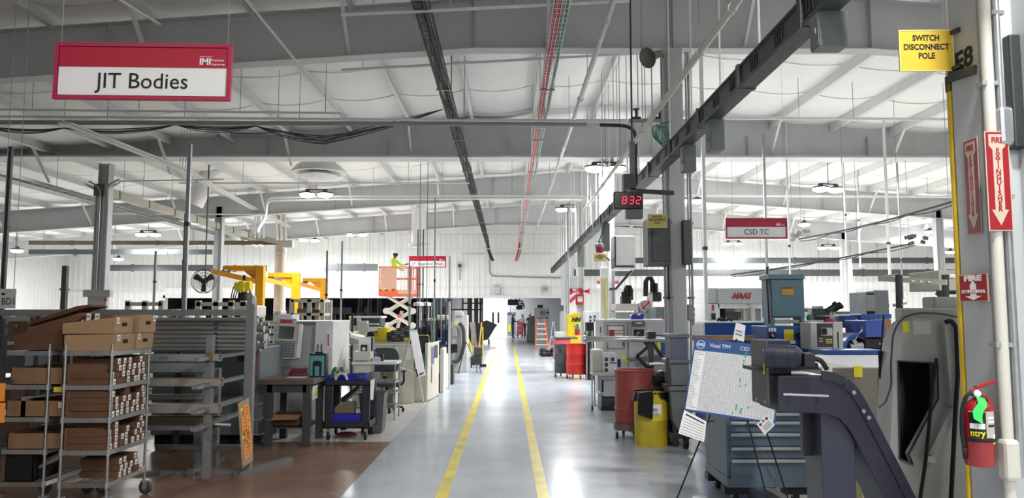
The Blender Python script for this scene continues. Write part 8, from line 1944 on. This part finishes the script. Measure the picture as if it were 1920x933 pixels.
# white racks and rails
def wrail(px0,px1,py0,py1,Y,label,posts):
    t = thing('white_rail',label,'rail',(at(px0,py1,Y).x,Y,0),0,'white painted rails')
    a = at(px0,py0,Y); b = at(px1,py0,Y); MB().b2(a.x,b.x,Y,Y + 0.06,a.z - 0.07,a.z).build('rail',M_CREAM,t,True)
    for px in posts: x = at(px,py1,Y).x; MB().b2(x - 0.045,x + 0.045,Y,Y + 0.09,0,a.z + 0.03).build('post',M_CREAM,t,True); MB().box((x,Y + 0.04,a.z - 0.2),(0.12,0.1,0.05)).build('bracket',M_CREAM,t,True)
wrail(236,303,566,580,14.5,'white painted rail left, above the labelled cart',(238,270,301))
wrail(368,470,566,580,14.0,'longer white painted rail above the steel bars',(370,404,432,455))
t = thing('white_rack','white painted rack with brown cartons under the middle crane','rack',(at(575,610,17.0).x,17.0,0))
for px in (546,579,604):
    for dy in (0,0.7): MB().b2(at(px,590,17).x - 0.045,at(px,590,17).x + 0.045,17 + dy,17.09 + dy,0,at(px,561,17).z).build('post',M_CREAM,t,True)
for py in (563,589,612): z = at(575,py,17).z; MB().b2(at(545,590,17).x,at(605,590,17).x,17,17.8,z - 0.03,z + 0.03).build('shelf',M_CREAM,t,True)
for i,(px0,px1,py0,py1,m,lab) in enumerate(((557,577,578,588,M_CARD,'brown carton at the left on the white rack'),(581,598,580,588,M_CARDD,'brown carton at the right on the white rack'),(560,576,599,611,M_DSTEEL,'dark box low at the left on the white rack'),(583,601,600,611,M_BUS,'dark box low at the right on the white rack'))): one('carton',MB().b2(*rect(px0,py0,px1,py1,17.1)[:2],17.1,17.5,at(575,589 if i < 2 else 612,17).z + 0.03,at(575,py0,17.1).z),m,lab,'box','boxes on the white rack')
one('green_can',MB().lathe([(0,0),(0.07,0),(0.07,0.2),(0,0.2)],Matrix.Translation((at(507,572,15).x,15.0,1.75)),14),mat('bottle_green',(0,0,0)),'green can above the white carton by the crane mast','can') if False else None
# shelving with cartons between machine and desks
t = thing('storage_shelf','grey shelving with tan folders and cartons right of the white machine side','shelf',(at(640,650,15.5).x,15.5,0))
for px in (626,660): MB().b2(at(px,620,15.5).x - 0.02,at(px,620,15.5).x + 0.02,15.5,15.54,0,at(px,590,15.5).z).build('post',M_DSTEEL,t,True)
for py in (622,646,672): z = at(640,py,15.5).z; MB().b2(at(622,640,15.5).x,at(664,640,15.5).x,15.4,16.0,z - 0.02,z).build('shelf',M_GREYP if py != 672 else M_WOOD,t,True)
for i,(px0,px1,py0,py1,m,lab) in enumerate(((624,637,612,622,M_CARD,'tan carton top left on the grey shelving'),(624,640,634,646,M_CARDD,'brown carton in the middle of the grey shelving'),(625,643,649,671,M_PAPER,'white file box low on the grey shelving'),(628,634,652,671,M_BLACK,'black binder before the white file box'))): one('file_box',MB().b2(*rect(px0,py0,px1,py1,15.4)[:2],15.42 if i != 3 else 15.38,15.8 if i != 3 else 15.42,at(640,{0: 622,1: 646,2: 672,3: 672}[i],15.5).z,at(640,py0,15.4).z),m,lab,'box','boxes on the grey shelving')
MB().prism([at(622,636,15),at(650,630,15),at(683,640,15),at(640,647,15)],(0,0.3,0)).build('sloped_top',M_GREYP,t,True)
t = one('paper_roll',MB().cyl(at(652,628,15.2),at(680,634,15.6),0.07,n=16),M_CREAM,'cream roll lying on the sloped top of the grey shelving','roll',smooth=40)
# inspection machine with white hood
t = thing('inspection_machine','white and dark grey inspection machine left of the scissor lift','machine',(at(685,640,19.0).x,19.0,0))
fbox(t,'body',M_CREAM,654,594,676,650,19.0,0.8,0.02,z0=0.0); fbox(t,'dark_hood',M_BUS,676,595,714,612,19.1,0.7,0.03); fbox(t,'frame',M_GREYL,671,601,688,632,18.8,0.3); fbox(t,'white_panel',M_PAPER,688,612,712,620,18.85,0.1); fbox(t,'top_trim',M_WHITE,654,592,715,596,19.0,0.85); fbox(t,'keyboard',M_GREYL,689,606,709,609,18.8,0.1); fbox(t,'black_figure',M_BLACK,660,596,668,610,18.98,0.02,0); fbox(t,'yellow_sticker',M_YTAG,656,595,660,600,18.98,0.015,0); fbox(t,'lower_body',M_DSTEEL,676,612,714,650,19.1,0.6,z0=0)
sbin(702,17.8,at(700,640,17.8).z,0.2,0.2,0.3,mat('bin_yellow',s(206,190,50),0.45),'yellow_bin','dull yellow bin right of the inspection machine','yellow bins'); one('black_box',MB().b2(*rect(688,622,698,634,17.8)[:2],17.9,18.3,at(700,640,17.8).z,at(690,622,17.8).z),M_BLACK,'black box left of the dull yellow bin','box')
tb_ = thing('back_bench','long grey back bench behind the low pale partition','bench',(at(730,650,17.8).x,17.8,0)); zbn = at(700,640,17.8).z; MB().b2(at(655,650,17.7).x,at(800,650,17.7).x,17.6,18.5,zbn - 0.05,zbn - 0.001).build('bench_top',M_GREYP,tb_,True); 
for px in (660,725,795): MB().b2(at(px,650,17.7).x - 0.04,at(px,650,17.7).x + 0.04,17.7,17.78,0,zbn - 0.05).build('leg',M_BUS,tb_,True)
one('yellow_tub',MB().lathe([(0,0),(0.13,0),(0.16,0.32),(0.14,0.32),(0,0.28)],Matrix.Translation((at(720,640,17.9).x,17.9,zbn)),18),M_YEL,'bright yellow tub on the bench under the scissor lift','tub')
sbin(778,17.75,zbn,0.25,0.15,0.3,M_YEL,'yellow_bin','long bright yellow bin behind the white display board','yellow bins')
for j in range(5):
    nst = (5,6,7,8,8)[j]
    for i in range(nst):
        x = at(731 + 8.2 * j,640,17.85).x; one('small_tray',MB().b2(x - 0.045,x + 0.045,17.75,17.95,zbn + i * 0.045,zbn + i * 0.045 + 0.038).b2(x - 0.03,x + 0.03,17.745,17.75,zbn + i * 0.045 + 0.008,zbn + i * 0.045 + 0.03),M_BLACK if (i + j) % 3 else M_BUS,'small black or grey drawer tray in the stacks on the back bench','tray','stacks of small trays on the back bench')
# blue machine row right of desks
t = thing('blue_machine','dark blue machine with hoses and grey arms behind the partition','machine',(at(815,650,19.0).x,19.0,0)); M_NB = mat('navy_machine',s(36,52,92),0.45,var=0.12)
fbox(t,'bed',M_NB,782,632,836,655,19.0,0.8,0.02,z0=0.3); fbox(t,'column',M_NB,838,608,846,690,18.6,0.3,0.01,z0=0.0); fbox(t,'foot',M_DSTEEL,834,683,850,690,18.5,0.5,z0=0); fbox(t,'left_leg',M_NB,784,655,800,690,19.1,0.5,z0=0)
rnd = random.Random(9)
for i in range(7): px = 782 + i * 8.5; fbox(t,'motor',M_NB if i % 2 else mat('dark_blue_motor',s(28,34,56),0.45),px,612 + rnd.uniform(-4,8),px + 9,640,19.0 + rnd.uniform(-0.1,0.2),0.35,0.04)
for i in range(5): px = 800 + i * 9; MB().cyl(at(px,640,18.9),at(px,560 + 6 * (i % 3),18.9),0.018).build('riser',M_GALV if i % 2 else M_DSTEEL,t,True)
for px in (798,820): 
    c0 = at(px,604,18.8); MB().tube([c0 + V((0.13 * math.cos(a * PI / 8),0.13 * math.sin(a * PI / 8),0.03)) for a in range(16)],0.014,6,True).bar(c0 + V((-0.13,0,0.03)),c0 + V((0.13,0,0.03)),0.02).cyl(c0 + V((0,0,0.03)),c0 + V((0.02,0.1,-0.25)),0.02).build('hand_wheel',M_BLACK,t,True)
fbox(t,'white_top',M_GREYL,798,596,816,604,19.2,0.5,0.02); fbox(t,'white_head',M_CREAM,818,590,842,600,19.3,0.5,0.03); MB().tube(catmull([at(812,560,18.7),at(813,600,18.7),at(811,630,18.7),at(815,655,18.6)]),0.012,6).build('teal_hose',mat('teal_hose',s(60,150,150),0.5),t,True)
fbox(t,'black_box',M_BLACK,836,645,858,661,18.2,0.4,0.02); fbox(t,'white_tag',M_PAPER,821,637,826,641,18.5,0.02,0)
MB().bar(at(847,660,18.3),V((at(846,660,18.6).x,18.7,at(846,655,18.6).z)),0.06).build('box_arm',M_BLACK,t,True)
# hanging work lamps
for i,(px,w) in enumerate(((786,11),(800,8))):
    p = at(px,570,19.5); t = thing('work_lamp',['larger white shaded lamp hung over the blue machine','smaller white shaded lamp hung over the blue machine'][i],'lamp',p,0,'white shaded lamps'); r_ = w / 1443 * 19.5; MB().lathe([(r_,-0.04),(r_ * 1.02,-0.02),(r_ * 0.9,0.04),(0.03,0.06),(0,0.06)],n=20).build('shade',M_WHITE,t,smooth=40); MB().cyl((0,0,0.06),(0,0,roofz(p.x) - p.z - 0.02),0.008,n=5).build('cord',M_DSTEEL,t)
    MB().cyl((0.05,0,-0.02),(0.05,0.0,-0.75),0.015).build('drop_tube',M_GREYL,t)
# grey grinder with thick black hose ring, white side
t = thing('dust_collector','grey machine with a thick black hose ring on its face beside the aisle','machine',(at(862,670,22.0).x,22.0,0)); fbox(t,'body',M_GREYP,846,604,866,676,22.2,0.8,0.03,z0=0.0); fbox(t,'white_side',M_GREYL,852,590,876,676,22.5,0.8,0.02,z0=0.0); fbox(t,'top_head',M_GREYL,853,582,868,592,22.4,0.4,0.04); fbox(t,'green_sticker',M_YTAG,853,604,858,611,22.18,0.02,0); fbox(t,'pipe_box',M_STEELW,849,612,857,630,22.1,0.1,0.02)
MB().tube(catmull([at(861,605,22.05),at(868,615,22.05),at(869.5,640,22.05),at(866,662,22.05),at(858,676,22.05),at(847,678,22.05)],6),0.055,10).build('hose_ring',mat('hose_grey',s(56,58,60),0.7),t,True,smooth=True)
# white partition ends further on
t = thing('white_partition','narrow white partition end standing past the beige partition','partition',(at(826,720,16.6).x,16.6,0)); fbox(t,'panel',M_WHITE,825,653,832,722,16.6,0.7,0.01,z0=0.0); fbox(t,'side_panel',M_BEIGE,819,668,825,722,17.0,0.4,z0=0.0); fbox(t,'back_panel',M_BEIGE,832,664,837,712,17.4,0.5,z0=0.0); fbox(t,'dark_gap',M_DSTEEL,818,700,825,726,16.9,0.2,0.02,z0=0.0)
t = thing('copier','black and grey copier top behind the narrow white partition','printer',(at(822,665,17.6).x,17.6,0)); fbox(t,'case',M_BLACK,816,652,838,665,17.95,0.4,0.03); fbox(t,'lid',M_DSTEEL,818,649,834,653,17.95,0.35,0.02); fbox(t,'body',M_GREYP,817,665,837,700,18.0,0.35,z0=0.0)
# mop bucket, brooms, yellow wet floor sign, thin easel
t = thing('mop_bucket','black mop bucket with wringer on casters at the left aisle edge','bucket',(at(893,688,24.3).x,24.3,0)); fbox(t,'bucket',mat('tub_black',(0,0,0)),882,668,903,684,24.3,0.4,0.03); MB().prism([at(889,650,24.4),at(904,652,24.4),at(904,668,24.4),at(888,668,24.4)],(0,0.25,0)).build('wringer',M_DSTEEL,t,True)
for px in (884,902): MB().cyl((at(px,686,24.35).x - 0.02,24.4,0.05),(at(px,686,24.35).x + 0.02,24.4,0.05),0.05,n=12).build('caster',M_RUB,t,True); MB().b2(at(px,686,24.35).x - 0.015,at(px,686,24.35).x + 0.015,24.38,24.42,0.05,at(890,683,24.3).z).build('caster_fork',M_DSTEEL,t,True)
t = thing('broom','tan wooden broom handle standing in the mop bucket','broom',at(897,665,24.4)); MB().cyl(at(897,668,24.42),at(903,604,24.6),0.022).build('handle',mat('tan_handle',s(206,160,90),0.5),t,True); MB().box(at(897,667,24.42),(0.1,0.06,0.06)).build('broom_head',M_BLACK,t,True)
t = thing('broom','thin yellow handled broom right of the tan one at the bucket','broom',at(906,665,24.9)); MB().cyl(V((at(906,670,24.9).x,24.9,0.05)),at(905,612,25.0),0.018).build('handle',M_YEL,t,True); MB().b2(at(906,670,24.9).x - 0.1,at(906,670,24.9).x + 0.1,24.85,24.95,0,0.08).build('broom_head',M_BLACK,t,True)
t = thing('mop','mop with grey strings standing upright behind the bucket','mop',(at(888,640,25.0).x,25.0,0)); MB().cyl(V((at(888,680,25).x,25.0,0.0)),at(886,600,25),0.016).build('handle',M_GALV,t,True)
for i in range(8): MB().tube(catmull([at(886,604,25) + V((0.02 * i - 0.08,-0.03,0)),at(884 + i * 1.0,620,25) + V((0,-0.05,0)),at(885 + i * 1.1,640,25) + V((0,-0.05,0)),at(887 + i * 0.8,648,25) + V((0,-0.04,0))]),0.022,6).build('strand',mat('mop_grey',s(150,144,136),0.9),t,True)
t = thing('floor_sign','yellow folding floor sign beside the mop bucket','floor sign',(at(883,655,25.5).x,25.5,0)); MB().prism([at(876,634,25.5),at(879,634,25.5),at(889,656,25.5),at(886,659,25.5)],(0,0.05,0)).prism([at(887,636,25.7),at(890,638,25.7),at(889,662,25.7),at(885,662,25.7)],(0,0.05,0)).build('panel',M_YEL,t,True); MB().cyl(at(887,659,25.6),V((at(887,659,25.6).x,25.6,0)),0.03).build('foot',M_YEL,t,True)
t = thing('thin_easel','thin black easel legs standing on the floor by the dust collector','easel',(at(866,690,22.9).x,22.9,0))
for a,b in (((874,640),(859,700)),((893,680),(894,698)),((898,682),(902,700))): g_ = ground(*b); MB().cyl(at(*a,21.9) if a[0] < 880 else at(*a,22.9),V((g_.x,g_.y,0)),0.012).build('leg',M_BLACK,t,True)
MB().cyl(at(874,641,21.9),at(893,680,22.9),0.01).cyl(at(893,680,22.9),at(898,682,22.9),0.01).build('brace',M_BLACK,t,True)
# ---- far left background: racks and stores behind the carts
rnd = random.Random(21)
for i,(px0,px1,py0,Y,lab) in enumerate(((-120,70,592,9.6,'dark steel rack of mixed boxes at the far left behind the carts'),(60,200,596,11.5,'dark steel rack of boxes directly behind the two carts'),(-60,120,590,16.0,'grey store rack with white cartons deep in the left bay'),(120,300,592,17.0,'grey store rack of cartons below the conduit bundle'),(300,480,592,16.5,'grey store rack of cartons behind the idle machine'))):
    t = thing('store_rack',lab,'rack',((at(px0,600,Y).x + at(px1,600,Y).x) / 2,Y,0),0,'store racks in the left bay')
    x0,x1,_,z1 = rect(px0,py0,px1,640,Y)
    for x in (x0,x1):
        for yy_ in (Y,Y + 0.7): MB().b2(x - 0.03,x + 0.03,yy_,yy_ + 0.06,0,z1).build('post',M_BUS,t,True)
    nsh = 4
    for q in range(nsh):
        zs_ = 0.1 + q * (z1 - 0.15) / (nsh - 0.6); MB().b2(x0,x1,Y,Y + 0.76,zs_ - 0.04,zs_).build('shelf',M_BUS,t,True)
        x = x0 + 0.08; top = (z1 - 0.15) / (nsh - 0.6) - 0.07
        if q == nsh - 1: top = z1 - zs_ + 0.03
        while x < x1 - 0.3:
            w_ = rnd.uniform(0.22,0.42); h_ = top * rnd.uniform(0.55,0.95)
            if x + w_ < x1 - 0.04:
                m = rnd.choice([M_CARDD,M_DKB,M_BUS,M_DSTEEL,M_DKB] if i < 2 else [M_CARD,M_CARDD,M_PAPER,M_GREYP,M_GREYL])
                one('storage_carton',MB().b2(x,x + w_ - 0.02,Y + 0.04,Y + 0.6,zs_,zs_ + h_).b2(x + w_ * 0.3,x + w_ * 0.6,Y + 0.037,Y + 0.04,zs_ + h_ * 0.4,zs_ + h_ * 0.7),m,'box stored on the ' + ['far left dark rack behind the carts','dark rack directly behind the two carts','store rack deep in the left bay','store rack below the conduit bundle','store rack behind the idle machine'][i],'box',['boxes on the far left dark rack','boxes on the rack behind the carts','boxes deep in the left bay','boxes below the conduit bundle','boxes behind the idle machine'][i])
            x += w_
# white machine bodies in the left middle distance
for i,(px0,px1,py0,Y,m,lab) in enumerate(((310,352,585,20.0,M_GREYL,'pale machine hood showing over the steel bars at left'),(430,470,572,19.0,M_CREAM,'cream machine top showing beside the crane mast'),(505,545,588,19.5,M_GREYP,'grey machine body below the brown duct'))):
    t = thing('background_machine',lab,'machine',(at((px0 + px1) / 2,600,Y).x,Y,0),0,'machines in the left middle distance'); fbox(t,'body',m,px0,py0,px1,640,Y,1.2,0.03,z0=0.0); fbox(t,'door_window',M_GLASSD,px0 + 6,py0 + 8,px1 - 14,py0 + 22,Y - 0.02,0.03,0.01); fbox(t,'top_unit',M_GREYL,px0 + 8,py0 - 6,px0 + 22,py0,Y + 0.2,0.5,0.02)
# ---- right middle distance: machines behind the blue ones
for i,(px0,px1,py0,Y,m,lab) in enumerate(((1296,1322,583,16.5,M_GREYL,'pale grey machine side between the big column and the lettered machine'),(1440,1520,575,19.0,M_GREYP,'grey machine hidden behind the teal cabinet'),(1530,1600,580,22.0,M_CREAM,'cream machine far behind the control console'),(1680,1790,575,18.0,M_GREYL,'pale machine row far behind the grey machine'))):
    t = thing('background_machine',lab,'machine',(at((px0 + px1) / 2,600,Y).x,Y,0),0,'machines in the right middle distance'); fbox(t,'body',m,px0,py0,px1,650,Y,1.2,0.03,z0=0.0); fbox(t,'dark_band',M_DSTEEL,px0 + 3,py0 + 4,px1 - 5,py0 + 9,Y - 0.02,0.03); fbox(t,'top_unit',M_DSTEEL,px0 + 4,py0 - 7,px0 + 14,py0,Y + 0.2,0.5,0.02)

pipe('slanted_rod','thin white slanted rod under the roof right of the big hanging sign',[at(455,-8,9.0),at(566,128,10.6)],0.018,M_WHITE,'rod')
pipe('slanted_rod','thin white slanted rod at the top left behind the big hanging sign',[at(213,-8,9.0),at(300,45,10.6)],0.02,M_WHITE,'rod')
